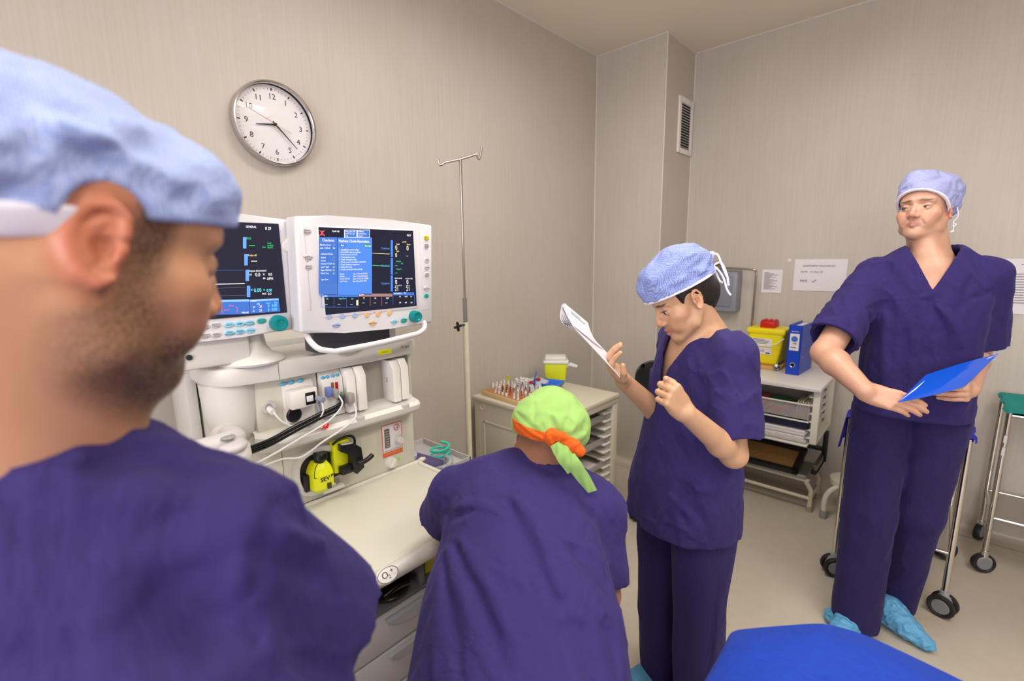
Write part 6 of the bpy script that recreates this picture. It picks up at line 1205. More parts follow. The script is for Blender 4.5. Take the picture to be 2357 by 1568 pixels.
for (u, v, du) in ((0.25, 0.10, 0.4), (0.25, 0.16, 0.55), (0.2, 0.5, 0.5), (0.2, 0.56, 0.6), (0.2, 0.62, 0.5), (0.3, 0.85, 0.4)): b.tube([fn(u, v)-CF*0.004, fn(u+du, v)-CF*0.004], 0.0007, 4)
b.build('print_lines', INKG, t)
# ---------------------------------------------------------------- blue folder in the man's hands
t = thing('document_folder', 'glossy blue document folder held by the tall man', 'folder', tuple(at(2150, 890, d=1.5))); FB = mat('folder_blue', srgb(8, 78, 200), 0.16, coat=0.4)
A, B_, C_, D_ = q(2067, 926, 1.475), q(2131, 864, 1.60), q(2298, 815, 1.70), q(2222, 889, 1.55)
MB().grid(bil([A, B_, C_, D_], -0.006), 16, 16, 0.0014).build('back_cover', FB, t)
A2, B2, C2, D2 = q(2067, 927, 1.47), q(2143, 872, 1.575), q(2296, 817, 1.69), q(2214, 893, 1.535)
MB().grid(bil([A2, B2, C2, D2], 0.008, -nrm(CF)), 16, 16, 0.0014).build('front_cover', FB, t)
MB().grid(bil([A2, B2-CF*0.0+(B_-B2)*0.4, C2, D2], 0.001), 8, 8, 0.001).build('papers', PAP, t)

# ---------------------------------------------------------------- operating table with draped patient
TZ = 0.80
t = thing('operating_table', 'narrow operating table hidden under the blue drape', 'table', (0.25, -0.2, 0)); b = MB(); b.box((-0.13, -1.2, TZ-0.07), (0.42, 0.72, TZ-0.01), 0.03); b.build('mattress', BLK, t); MB().box((-0.10, -1.15, TZ-0.10), (0.39, 0.68, TZ-0.07)).build('table_top', STL, t); MB().box((0.03, -0.55, 0.06), (0.27, -0.10, TZ-0.10), 0.02).build('column', STL, t); MB().box((-0.05, -0.85, 0.0), (0.35, 0.25, 0.07), 0.02).build('base', DGR, t)
P_ = lambda x, y, z: at(x, y, z=z)
ridge = [(1640, 1600), (1664, 1520), (1676, 1478), (1692, 1457), (1740, 1450), (1800, 1445), (1880, 1440), (1925, 1446), (1990, 1466), (2060, 1497), (2140, 1535), (2230, 1580), (2330, 1640)]
rz = [0.80, 0.83, 0.87, 0.90, 0.93, 0.94, 0.95, 0.95, 0.945, 0.94, 0.93, 0.92, 0.91]
RP = [Vector(P_(x, y, z)) for (x, y), z in zip(ridge, rz)]; RS = smoothpts(RP, 5); nR = len(RS)-1; ctr = Vector((0.30, -0.65, 0.93))
def drape(u, v):
    k = u*nR; i = min(int(k), nR-1); e_ = RS[i].lerp(RS[i+1], k-i)
    if v > 0.5:       # over the body, towards the far end below the camera
        w = (v-0.5)*2; c = ctr+Vector((0.0, 0.0, 0)); p = e_.lerp(Vector((e_.x*0.75+0.06, -1.1, 0.90)), w)
        p.z = e_.z+(0.93-e_.z)*min(1, w*3)+0.030*math.sin(PI*min(1, w*1.5))+0.007*math.sin(u*21+w*5)*math.sin(w*16+u*9)*min(1, w*8)-0.012*math.exp(-((u*9-1.6-w*6)/0.35)**2)*min(1, w*9)-0.010*math.exp(-((u*9-5.2+w*7)/0.4)**2)*min(1, w*6)+0.008*math.exp(-((u*9-3.4-w*2)/0.5)**2)*min(1, w*6)
        return p
    w = 1-v*2; out = Vector((e_.x-0.12, e_.y-0.2, 0)).normalized(); d = 0.42*w
    return Vector((e_.x+out.x*(0.03*math.sin(min(1, w*6)*PI/2)+0.012*w*math.sin(u*70)), e_.y+out.y*(0.03*math.sin(min(1, w*6)*PI/2)+0.012*w*math.sin(u*70)), e_.z-0.02*min(1, w*5)-d))
o = MB(); o.grid(drape, 90, 60, 0.003); o = o.build('surgical_drape', scrub_mat('drape_blue', srgb(20, 58, 166), 1.5, 0.003, 0.8, True, 0.08), None, True, 70); tag(o, 'bright blue surgical drape over the patient in the foreground', 'drape')
SCRUB = srgb(72, 56, 128); SCRUB_D = srgb(58, 48, 112)
def base_frame(x, y, fx, fy): return face_frame((x, y, 0), (fx, fy, 0))
def body_col(parent_thing, name='body'): pass

def build_woman():
    W = thing('person', 'young woman in navy scrubs and light blue net cap reading papers, dark hair tied back', 'person', (-0.56, 1.45, 0))
    TF = base_frame(-0.565, 1.46, -0.46, -0.89)
    s = 0.96; u_ = nrm((-0.3683, -0.2905, 0.8832)); y_ = nrm((-0.6051, -0.6463, -0.4649)); HF = Fr((-0.576, 1.384, 1.4725), nrm(np.cross(y_, u_)), y_, u_)
    sk = skin_mat('skin_olive', (0.60, 0.36, 0.22), s, False, 0, (0.035, 0.018, 0.012), (0.40, 0.12, 0.11), 0.2, lid=0.45)
    body = head_items(HF, s, False, 0.985, 0.93, 1.0, 0.92, 0.7)
    nb = at(1655, 800, d=1.47); n0 = HF.w(V(0, -0.020, -0.035)*s)
    body += [Cap(n0, nb, 0.045*s, 0.052, 0.025), Cap(HF.w(V(0, 0.018, -0.05)*s), nb+TF.d((0, 0.05, -0.02)), 0.036, 0.040, 0.02)]
    # shoulders, chest, trunk and legs (mostly under the clothes)
    Rs = TF.w((0.122, -0.03, 1.315)); Ls = TF.w((-0.150, 0.0, 1.305))
    body += [Loft(TF, [(0.86, 0, 0, 0.135, 0.10), (1.0, 0, 0, 0.115, 0.085), (1.15, 0, 0, 0.125, 0.09), (1.26, -0.01, 0.0, 0.118, 0.088), (1.33, -0.01, 0.0, 0.095, 0.072), (1.375, 0, 0.0, 0.055, 0.05)], 0.04),
             Cap(TF.w((0.07, -0.01, 1.325)), Rs, 0.036, 0.034, 0.03), Cap(TF.w((-0.09, 0, 1.335)), Ls, 0.045, 0.042, 0.03)]
    # near (left) arm: bent, loose fist at the chest
    Le = at(1688, 1046, d=1.335); Lw = at(1578, 950, d=1.215)
    body += arm_items(Ls, Le, Lw, (0.044, 0.036, 0.0255))
    kn = at(1540, 902, d=1.185)
    hn, _ = hand_items(Lw, kn-Lw, nrm((0.52, -0.62, 0.35)), 1,
                       [(1.25, 1.45, 0.8), (1.35, 1.5, 0.8), (1.4, 1.5, 0.8), (1.4, 1.5, 0.8)], thumb=[(0.018, 0.02, -0.010), (0.036, 0.052, -0.024), (0.034, 0.080, -0.026), (0.026, 0.106, -0.026)], s=0.93, palm_len=0.080)
    body += hn
    # far (right) arm: reaching forward with the papers
    Re = at(1534, 968, d=1.61); Rw = at(1434, 876, d=1.41)
    body += arm_items(Rs, Re, Rw, (0.044, 0.036, 0.025))
    kn2 = at(1398, 838, d=1.365)
    hn, _ = hand_items(Rw, kn2-Rw, -nrm(-0.55*CF+0.25*CR+0.8*CU), 1,
                       [(0.5, 0.55, 0.3), (0.55, 0.6, 0.3), (0.6, 0.65, 0.3), (0.65, 0.7, 0.4)], spread=(0.10, 0.0, -0.12, -0.26),
                       thumb=[(0.018, 0.018, -0.008), (0.042, 0.044, -0.016), (0.050, 0.074, -0.030), (0.044, 0.096, -0.042)], s=0.92, palm_len=0.082)
    body += hn
    for x in (-1, 1):
        a = TF.w((x*0.085, 0, 0.88)); k = TF.w((x*0.085, 0.01, 0.47)); f = TF.w((x*0.075, -0.02, 0.08))
        body += [Cap(a, k, 0.075, 0.052, 0.04), Cap(k, f, 0.052, 0.036, 0.02), Cap(f+V(0, 0, -0.03), TF.w((x*0.085, 0.12, 0.04)), 0.036, 0.028, 0.02)]
    B = sdf_obj('body', body, 0.0027, sk, W, HF, 1)
    eyeballs(B, HF, s, ('brown', (0.03, 0.012, 0.006, 1)), (0, 1, -0.22))
    # hair
    h = [El(V(0, -0.012, 0.035)*s, V(0.079, 0.100, 0.086)*s, 0.01, '+', HF), El(V(0, -0.062, -0.012)*s, V(0.052, 0.046, 0.050)*s, 0.02, '+', HF), Cap(V(0, -0.085, -0.01)*s, V(0, -0.068, -0.06)*s, 0.03*s, 0.012*s, 0.02, '+', HF)]
    for x in (-1, 1): h += [Cap(V(x*0.070, 0.030, 0.035)*s, V(x*0.0705, 0.020, 0.004)*s, 0.012*s, 0.004*s, 0.008, '+', HF, ((1, 0, 0), 0.5)), El(V(x*0.076, 0.006, -0.012)*s, V(0.03, 0.022, 0.034)*s, 0.008, '-', HF)]
    h += [Half(V(0, 0.045, 0.03)*s, (0, 0.94, -0.35), 0.01, '&', HF)]
    sdf_obj('hair', h, 0.0028, mat('hair_black', (0.012, 0.009, 0.008, 1), 0.38, bump=0.6, bscale=160, bdist=0.004, stretch=(1, 1, 0.25)), W)
    # cap: net bouffant with a white tied band
    cp = cap_base(HF, s)+[El(V(0, -0.004, 0.055)*s, V(0.0875, 0.112, 0.086)*s, 0.02, '+', HF), El(V(0, -0.028, 0.105)*s, V(0.078, 0.080, 0.062)*s, 0.03, '+', HF), El(V(0, 0.058, 0.086)*s, V(0.068, 0.050, 0.054)*s, 0.03, '+', HF),
          El(V(0, -0.085, 0.085)*s, V(0.045, 0.035, 0.04)*s, 0.03, '+', HF),
          ]; cp_base = list(cp); cp += [Stroke([HF.w(V(-0.085, 0.06, 0.115)*s), HF.w(V(-0.088, 0.0, 0.125)*s), HF.w(V(-0.07, -0.09, 0.12)*s)], 0.006, -0.004),
          Stroke([HF.w(V(-0.085, 0.06, 0.09)*s), HF.w(V(-0.09, 0.0, 0.085)*s), HF.w(V(-0.07, -0.09, 0.09)*s)], 0.007, 0.004),
          Stroke([HF.w(V(-0.085, 0.07, 0.065)*s), HF.w(V(-0.09, 0.0, 0.055)*s), HF.w(V(-0.07, -0.09, 0.05)*s)], 0.007, 0.0035),
          Wob(0.0028, 0.05, 3, HF.R[1]), Shell(0.010), Half(V(0, 0, 0.040)*s, (0, 0.02, -1), 0, '&', HF)]
    sdf_obj('surgical_cap', cp, 0.0026, net_mat('net_cap_blue', srgb(178, 192, 232), srgb(104, 122, 196), 330), W)
    bd = list(cp_base)+[Off(-0.0022), Shell(0.009), Half(V(0, 0, 0.037)*s, (0, 0.02, -1), 0, '&', HF), Half(V(0, 0, 0.045)*s, (0, -0.02, 1), 0, '&', HF)]
    sdf_obj('cap_band', bd, 0.0024, mat('cap_white', srgb(232, 228, 240), 0.8), W)
    b = MB(); k = HF.w(V(-0.012, -0.118, 0.050)*s)
    for pts in ([(0, 0, 0), (0.035, 0.0, 0.012), (0.055, 0, -0.035), (0.058, 0, -0.085)], [(0, 0, 0), (0.018, 0, -0.012), (0.040, 0, -0.05), (0.050, 0, -0.10), (0.060, 0, -0.125)],
                [(0, 0, 0.05), (0.02, 0, 0.045), (0.034, 0, 0.0), (0.05, 0, -0.05)], [(0, 0, 0.0), (-0.004, 0, 0.03), (-0.012, 0, 0.05)], [(0.01, 0, -0.01), (0.03, 0, -0.06), (0.035, 0, -0.07)]):
        b.tube(smoothpts([k+CR*a*0.62+CU*c*0.72-CF*0.01*i for i, (a, _, c) in enumerate(pts)], 6), 0.0032, 8)
    b.sphere(k, 0.008); b.sphere(k+CU*0.036, 0.009); b.build('cap_tie', mat('cap_white', None), W)
    # ------- trousers
    M = scrub_mat('scrub_navy_woman', srgb(46, 38, 92))
    tr = []
    for x, fy in ((-1, 0.0), (1, 0.015)):
        a = (x*0.082, -0.005, 0.95); tr += [Loft(TF, [(0.045, x*0.083, fy-0.02, 0.078, 0.082), (0.12, x*0.083, fy-0.02, 0.080, 0.085), (0.47, x*0.084, fy, 0.083, 0.090), (0.75, x*0.085, 0, 0.095, 0.11), (0.93, x*0.075, 0, 0.105, 0.125)], 0.012, ends=0.01)]
    tr += [Wob(0.005, 0.16, 11, (0, 0, 1), 5, 0.009), Stroke([TF.w((-0.10, 0.10, 0.8)), TF.w((-0.085, 0.09, 0.45)), TF.w((-0.08, 0.07, 0.1))], 0.012, -0.006),
           Stroke([TF.w((-0.17, 0.0, 0.78)), TF.w((-0.165, 0.0, 0.4)), TF.w((-0.16, 0.0, 0.08))], 0.006, -0.003),
           Stroke([TF.w((-0.02, 0.11, 0.75)), TF.w((-0.03, 0.09, 0.5)), TF.w((-0.02, 0.05, 0.3))], 0.02, 0.012)]
    sdf_obj('trousers', tr, 0.006, M, W)
    # ------- tunic
    G = scrub_mat('scrub_tunic_woman', srgb(50, 41, 98))
    torso = [Loft(TF, [(0.70, 0.005, 0.015, 0.198, 0.168), (0.85, 0.004, 0.012, 0.190, 0.158), (1.0, -0.004, 0.004, 0.172, 0.140), (1.12, -0.012, 0.0, 0.156, 0.128), (1.24, -0.016, 0.0, 0.148, 0.122), (1.31, -0.014, -0.006, 0.142, 0.102), (1.355, -0.008, -0.012, 0.115, 0.078), (1.385, 0, -0.015, 0.075, 0.062)], 0.02, e=2.2, ends=0.02),
             Cap(TF.w((-0.095, -0.01, 1.315)), Ls+V(0, 0, 0.01), 0.062, 0.066, 0.03), Cap(TF.w((0.06, -0.01, 1.322)), Rs+V(0, 0, 0.005), 0.056, 0.054, 0.03)]
    sleeves = [(Ls+V(0, 0, 0.01), Ls+(Le-Ls)*0.80, 0.068, 0.080), (Rs, Rs+(Re-Rs)*0.85, 0.054, 0.062)]
    p = lambda x, y, z: TF.w((x, y, z)); q = lambda px, py, d: at(px, py, d=d)
    folds = [Stroke([q(1640, 860, 1.33), q(1625, 930, 1.33), q(1632, 1010, 1.35)], 0.010, 0.010),         # arm hole seam
          Stroke([q(1660, 815, 1.33), q(1690, 865, 1.30), q(1725, 850, 1.33)], 0.008, -0.004),
          Stroke([q(1645, 900, 1.3), q(1700, 920, 1.28), q(1748, 900, 1.32)], 0.010, -0.006),
          Stroke([q(1650, 960, 1.3), q(1690, 925, 1.28), q(1700, 880, 1.3)], 0.010, -0.006),
          Stroke([q(1700, 870, 1.3), q(1735, 905, 1.3), q(1745, 990, 1.32)], 0.012, -0.006),
          Stroke([q(1660, 780, 1.4), q(1715, 835, 1.35), q(1745, 880, 1.38)], 0.012, -0.006),
          Stroke([q(1590, 900, 1.3), q(1600, 1050, 1.35), q(1570, 1200, 1.42)], 0.02, 0.010),
          Stroke([q(1520, 960, 1.4), q(1500, 1080, 1.45), q(1480, 1180, 1.5)], 0.018, 0.010),
          Stroke([q(1555, 900, 1.33), q(1545, 1080, 1.38), q(1515, 1220, 1.45)], 0.014, -0.008),
          Stroke([q(1560, 1110, 1.4), q(1620, 1150, 1.4), q(1680, 1145, 1.45)], 0.012, 0.008),
          Stroke([q(1530, 1130, 1.4), q(1590, 1190, 1.4), q(1640, 1230, 1.42)], 0.012, -0.006),
          Stroke([q(1645, 1030, 1.36), q(1640, 1150, 1.42), q(1628, 1270, 1.46)], 0.005, -0.004),
          Stroke([q(1650, 1060, 1.35), q(1690, 1090, 1.4), q(1710, 1080, 1.45)], 0.012, 0.008),
          Wob(0.004, 0.15, 5, (0, 0, 1), 4, 0.009), Wob(0.003, 0.07, 15, TF.d((0.5, 0, 1)), 4, 0.004)]
    folds += snap_folds(torso, [([(1700, 785), (1645, 822), (1590, 868), (1558, 892)], .004, .003), ([(1640, 905), (1668, 880), (1705, 868)], .010, .007), ([(1610, 960), (1618, 1010), (1608, 1060)], .014, .009), ([(1700, 1080), (1660, 1120), (1600, 1130)], .012, -.006), ([(1580, 1240), (1630, 1262), (1680, 1268)], .004, .003), ([(1460, 1150), (1500, 1190), (1560, 1230)], .004, .003), ([(1570, 1120), (1590, 1160), (1620, 1210)], .012, .008)], 1.35)
    T = garment(torso, sleeves, folds, 0.014, [VNeck(TF, 1.195, 1.42, 0.078, 0.06)], [Half(TF.w((0, 0, 0.735)), (0, 0, -1))])
    sdf_obj('tunic', T, 0.005, G, W, None, 1)
    # shoe covers
    sc = []
    for x in (-1, 1): sc += [Cap(TF.w((x*0.08, -0.03, 0.05)), TF.w((x*0.088, 0.16, 0.04)), 0.052, 0.036, 0.02)]
    sc += [Wob(0.003, 0.04, 3), Half((0, 0, 0.003), (0, 0, -1))]
    sdf_obj('shoe_covers', sc, 0.006, mat('shoe_cover_blue', srgb(96, 168, 214), 0.4, bump=0.8, bscale=60, bdist=0.006, stretch=(1, 4, 1)), W)
class Off:
    def __init__(s, t): s.t = t; s.op = 'd'; s.k = 0; s.bc = np.zeros(3); s.br = 1e3
    def ev(s, p): return s.t
def garment(torso, sleeves, folds, t, holes, cuts):
    """hollow garment: torso solids, sleeves (a, b, ra, rb) open at b"""
    out = list(torso); inn = list(torso)
    for (a, b, ra, rb) in sleeves:
        d = nrm(b-a)
        out.append(Grp([Cap(a, b+d*rb, ra, rb+(rb-ra)*0.25, 0), Half(b, d)], 0.03)); inn.append(Grp([Cap(a, b+d*0.14, ra, rb+(rb-ra)*0.4, 0), Half(b+d*(t+0.014), d)], 0.03))
    g = Grp(inn+folds+[Off(t)], 0, '-')
    for h_ in holes: h_.op = '-'; h_.k = 0
    return out+folds+[g]+holes+cuts
class VNeck:
    """region in front above a V, and round the neck"""
    def __init__(s, F, zb, zt, half, back): s.F = F; s.zb = zb; s.zt = zt; s.h = half; s.back = back; s.k = 0; s.op = '+'; s.bc = F.w((0, 0, zt)); s.br = 0.35
    def ev(s, p):
        q = s.F.l(p); x = np.abs(q[:, 0]); slope = s.h/(s.zt-s.zb)
        v = (x-(q[:, 2]-s.zb)*slope)/math.sqrt(1+slope**2)
        v = np.maximum(v, -(q[:, 1]+0.02))
        r = np.sqrt(q[:, 0]**2+(q[:, 1]+0.005)**2)-s.h*0.80; r = np.maximum(r, s.zt-0.06-q[:, 2])
        return np.minimum(v, r)
class CutCyl:
    """everything beyond a sleeve's end, within a radius"""
    def __init__(s, c, n, r): s.c = np.asarray(c); s.n = nrm(n); s.r = r; s.k = 0; s.op = '+'; s.bc = s.c+s.n*0.05; s.br = r+0.1
    def ev(s, p):
        q = p-s.c; t = q @ s.n; rad = np.sqrt(np.maximum((q*q).sum(1)-t*t, 0)); return np.maximum(np.maximum(-t, rad-s.r), t-0.12)
def build_standing_man():
    W = thing('person', 'tall man in navy scrubs and pale blue cap holding a blue folder, looking aside', 'person', (-0.06, 2.43, 0))
    TF = base_frame(-0.055, 2.44, 0.16, -0.985); s = 1.0
    y_ = nrm((-0.2867, -0.9412, 0.165)); u_ = nrm((0.0114, 0.1882, 0.9821)); x_ = nrm(np.cross(y_, u_)); HF = Fr((-0.0925, 2.455, 1.7565), x_, y_, np.cross(x_, y_))
    sk = skin_mat('skin_fair_man', (0.58, 0.33, 0.23), s, True, 0.10, (0.11, 0.06, 0.03), (0.42, 0.15, 0.13), 0.35, beard=(0.3, 0.2, 0.15), lid=0.1)
    body = head_items(HF, s, True, 1.0, 1.0, 0.0, 0.95)
    nb = TF.w((0, 0.0, 1.555))
    body += [Cap(HF.w((0, -0.022, -0.04)), nb+V(0, 0.02, 0), 0.060, 0.068, 0.025), Cap(HF.w((0, 0.015, -0.07)), TF.w((0, 0.045, 1.54)), 0.035, 0.05, 0.02)]
    Rs = TF.w((0.168, 0, 1.512)); Ls = TF.w((-0.168, 0, 1.512))
    body += [Loft(TF, [(0.98, 0, 0, 0.15, 0.10), (1.15, 0, 0, 0.145, 0.10), (1.34, 0, 0, 0.150, 0.115), (1.46, 0, 0.005, 0.155, 0.115), (1.54, 0, 0.0, 0.11, 0.085), (1.58, 0, -0.0, 0.06, 0.06)], 0.04),
             Cap(TF.w((0.10, 0, 1.525)), Rs, 0.045, 0.045, 0.03), Cap(TF.w((-0.10, 0, 1.525)), Ls, 0.045, 0.045, 0.03)]
    # image-left arm (his right)
    Re = at(1900, 812, d=1.79); Rw = at(1990, 900, d=1.575)
    body += arm_items(Rs, Re, Rw, (0.055, 0.047, 0.031))
    kn = at(2048, 919, d=1.54)
    hn, _ = hand_items(Rw, kn-Rw, nrm(-0.85*CF+0.15*CR+0.05*CU), -1, [(0.15, 0.35, 0.2), (0.17, 0.4, 0.2), (0.2, 0.42, 0.2), (0.24, 0.45, 0.25)], spread=(-0.02, 0.0, 0.03, 0.07),
                       thumb=[(0.018, 0.02, -0.010), (0.034, 0.048, -0.034), (0.032, 0.076, -0.050), (0.024, 0.098, -0.056)], s=1.02, palm_len=0.086)
    body += hn
    Le = at(2243, 812, d=1.86); Lw = at(2230, 896, d=1.64)
    body += arm_items(Ls, Le, Lw, (0.055, 0.046, 0.031))
    kn = at(2217, 906, d=1.55)
    hn, _ = hand_items(Lw, kn-Lw, nrm(0.55*CR+0.0*CU+0.35*CF*-1-0.0*CU), 1, [(0.95, 0.55, 0.15), (1.0, 0.5, 0.15), (1.0, 0.45, 0.15), (1.05, 0.5, 0.2)], spread=(0.10, 0.03, -0.03, -0.1),
                       thumb=[(0.018, 0.02, -0.010), (0.034, 0.040, -0.034), (0.034, 0.050, -0.064), (0.028, 0.058, -0.086)], s=1.02, palm_len=0.082)
    body += hn
    for x in (-1, 1):
        a = TF.w((x*0.088, 0, 0.95)); f = at(1968, 1425, d=2.02) if x > 0 else at(2066, 1380, d=2.10); k = a*0.52+f*0.48
        body += [Cap(a, k, 0.085, 0.058, 0.04), Cap(k, f, 0.056, 0.04, 0.02)]
    B = sdf_obj('body', body, 0.0029, sk, W, HF, 1)
    eyeballs(B, HF, s, ('grey', (0.05, 0.05, 0.05, 1)), (0.55, 1, 0.0))
    # cap
    cp = cap_base(HF, s)+[El(V(0, -0.006, 0.050), V(0.085, 0.106, 0.092), 0.02, '+', HF), El(V(-0.01, -0.045, 0.085), V(0.082, 0.080, 0.066), 0.03, '+', HF), El(V(-0.02, -0.085, 0.035), V(0.06, 0.04, 0.05), 0.02, '+', HF), El(V(0.02, 0.03, 0.105), V(0.055, 0.055, 0.045), 0.03, '+', HF)]
    cp_b = list(cp); cp += [Stroke([HF.w(V(0.06, 0.07, 0.075)), HF.w(V(0.03, 0.07, 0.115)), HF.w(V(-0.02, 0.05, 0.14))], 0.009, 0.008), Stroke([HF.w(V(0.05, 0.085, 0.07)), HF.w(V(-0.03, 0.09, 0.085)), HF.w(V(-0.07, 0.04, 0.1))], 0.006, 0.0035),
           Stroke([HF.w(V(-0.085, 0.03, 0.06)), HF.w(V(-0.09, -0.02, 0.06)), HF.w(V(-0.07, -0.06, 0.08))], 0.007, 0.004), Wob(0.003, 0.05, 8, HF.R[0]), Shell(0.010), Half(V(0, 0.098, 0.058), (0, 0.62, -1), 0, '&', HF)]
    sdf_obj('surgical_cap', cp, 0.0028, net_mat('net_cap_pale', srgb(180, 184, 222), srgb(140, 146, 200), 340), W)
    bd = cp_b+[Off(-0.002), Shell(0.009), Half(V(0, 0.098, 0.0545), (0, 0.62, -1), 0, '&', HF), Half(V(0, 0.098, 0.062), (0, -0.62, 1), 0, '&', HF)]
    sdf_obj('cap_band', bd, 0.0025, mat('cap_white'), W)
    b = MB(); k = HF.w((-0.075, -0.05, -0.04)); b.tube(smoothpts([HF.w((-0.074, -0.070, 0.020)), HF.w((-0.082, -0.065, -0.015)), k, k+CR*0.012-CU*0.008, k+CR*0.002-CU*0.016, k+CR*-0.004-CU*0.012], 5), 0.0022, 6); b.tube(smoothpts([k, k-CU*0.015+CR*0.002, k-CU*0.03, k-CU*0.038-CR*0.01, k-CU*0.034+CR*0.004], 5), 0.0018, 6); b.build('cap_tie', mat('cap_white'), W)
    # trousers: weight on his right leg, left foot turned out
    tr = []; q = lambda px, py, d: at(px, py, d=d)
    RF_ = Fr(TF.w((0.105, 0.0, 0)), TF.R[0], TF.R[1], TF.R[2]); 
    hR, hL = TF.w((0.088, 0.0, 0.95)), TF.w((-0.088, 0.0, 0.95)); aR, aL = at(1968, 1425, d=2.02), at(2066, 1380, d=2.10)
    kR, kL = hR*0.52+aR*0.48+V(0, -0.015, 0), hL*0.52+aL*0.48+V(0.0, -0.02, 0)
    tr += [Cap(hR, kR, 0.104, 0.092, 0.02), Cap(kR, aR+V(0, 0, -0.05), 0.092, 0.088, 0.03), Cap(hL, kL, 0.104, 0.088, 0.010), Cap(kL, aL+V(0, 0, -0.05), 0.088, 0.062, 0.03), Half((0, 0, 0.035), (0, 0, -1)),
           Wob(0.005, 0.14, 21, (0, 0, 1), 4, 0.010)]
    for (a, b_, c_, w_, dp) in (((1960, 1040), (2030, 1030), (2085, 1010), .012, .010), ((1955, 1075), (2020, 1070), (2080, 1065), .012, .010), ((1960, 990), (2030, 1010), (2080, 1000), .012, -.007),
                                ((1960, 1150), (2000, 1190), (2060, 1200), .014, .012), ((1955, 1180), (1985, 1205), (2030, 1190), .010, -.008), ((2100, 980), (2080, 1060), (2075, 1180), .012, -.006), ((2110, 1080), (2140, 1090), (2165, 1060), .014, .009),
                                ((1950, 1000), (1980, 1080), (2040, 1120), .012, .009), ((2085, 1330), (2100, 1380), (2080, 1430), .012, .008), ((1960, 1380), (1990, 1410), (2040, 1380), .014, .008)):
        tr.append(Stroke([q(*a, 1.78), q(*b_, 1.76), q(*c_, 1.78)], w_, dp))
    sdf_obj('trousers', tr, 0.0065, scrub_mat('scrub_trousers_man', srgb(41, 33, 84)), W)
    torso = [Loft(TF, [(0.92, 0.0, 0.012, 0.186, 0.150), (1.08, 0.0, 0.012, 0.182, 0.145), (1.22, 0, 0.01, 0.182, 0.145), (1.36, 0, 0.01, 0.190, 0.145), (1.50, 0, 0.0, 0.186, 0.125), (1.565, 0, -0.005, 0.158, 0.104), (1.605, 0, -0.005, 0.115, 0.084), (1.635, 0, -0.01, 0.08, 0.07)], 0.02, e=2.3, ends=0.02)]
    so = V(0, 0, 0.0)
    sleeves = [(Rs+so, Rs+(Re-Rs)*0.84+TF.d((0.006, 0, 0)), 0.070, 0.090), (Ls+so, Ls+(Le-Ls)*0.84+TF.d((-0.006, 0, 0)), 0.070, 0.086)]
    folds = []
    for pts, w_, dp in (([(2038, 560), (2078, 630), (2115, 690)], .004, .003), ([(2188, 575), (2160, 625), (2118, 678), (2104, 690)], .004, .003), ([(1975, 600), (1960, 680), (1958, 760)], .010, .008), ([(1920, 650), (1930, 680), (1938, 725)], .012, .009), ([(1912, 670), (1920, 695), (1926, 725)], .012, -.006), ([(2030, 560), (2075, 620), (2100, 670)], .012, -.004),
                        ([(1960, 700), (2040, 690), (2120, 685), (2230, 705)], .005, -.004), ([(1990, 712), (2030, 705), (2060, 680)], .008, .006), ([(2120, 690), (2150, 690), (2170, 680)], .008, .007),
                        ([(2140, 690), (2170, 760), (2195, 830), (2205, 880)], .018, .014), ([(2150, 700), (2200, 750), (2215, 800)], .014, -.008), ([(2165, 790), (2195, 860), (2200, 940)], .014, .012), ([(2040, 720), (2035, 800), (2040, 930)], .014, -.008),
                        ([(2000, 720), (1985, 800), (1975, 900)], .02, .010), ([(2085, 760), (2080, 860), (2075, 920)], .016, .009), ([(1990, 820), (1975, 850), (1985, 870)], .014, .009), ([(2235, 640), (2225, 680), (2218, 715)], .012, .009), ([(2230, 690), (2260, 680), (2290, 670)], .010, .006)):
        folds.append(Stroke([at(x, y, d=1.62) for x, y in pts], w_, dp))
    for f in folds:      # carry each fold onto the cloth surface
        f.p = np.array([snap(torso+[Cap(a, b, ra, rb, 0.03) for a, b, ra, rb in sleeves], p) for p in f.p]); f.bc = f.p.mean(0); f.br = max(np.linalg.norm(z-f.bc) for z in f.p)+2.5*f.w
    folds += [Wob(0.004, 0.16, 31, (0, 0, 1), 4, 0.010), Wob(0.003, 0.07, 35, TF.d((0.4, 0, 1)), 4, 0.004)]
    T = garment(torso, sleeves, folds, 0.016, [VNeck(TF, 1.464, 1.645, 0.088, 0.06)], [Half(TF.w((0, 0, 0.965)), (0, 0, -1))])
    sdf_obj('tunic', T, 0.0055, scrub_mat('scrub_tunic_man', srgb(45, 34, 92)), W, None, 1)
    # crossed neckline edging
    b = MB()
    # shoe covers
    h0 = at(1925, 1435, z=0.06); h0 = h0+V(0.0, 0.02, 0); t1 = at(2145, 1490, z=0.03); h1 = at(2052, 1425, z=0.05)
    sc = [Cap(h1+V(-0.01, 0.03, 0.01), t1+(h1-t1)*0.15, 0.062, 0.030, 0.02), Cap(h1+V(-0.01, 0.03, 0.03), h1+(t1-h1)*0.35+V(0, 0, 0.01), 0.048, 0.042, 0.02)]
    fR = at(1962, 1445, d=2.05); fR[2] = 0.05; sc += [Cap(fR, fR+V(-0.03, -0.17, -0.01), 0.056, 0.045, 0.02), Cap(at(1925, 1425, d=2.06), fR, 0.045, 0.055, 0.02), Wob(0.0035, 0.035, 4), Half((0, 0, 0.002), (0, 0, -1))]
    for i in range(6):
        o = (i-2.5)*0.016; sd = nrm(np.cross(t1-h1, (0, 0, 1))); sc.append(Stroke([h1+sd*o+V(0, 0, 0.07), (h1+t1)/2+sd*o*1.2+V(0, 0, 0.045), t1+sd*o*0.3+V(0, 0, 0.02)], 0.005, 0.005))
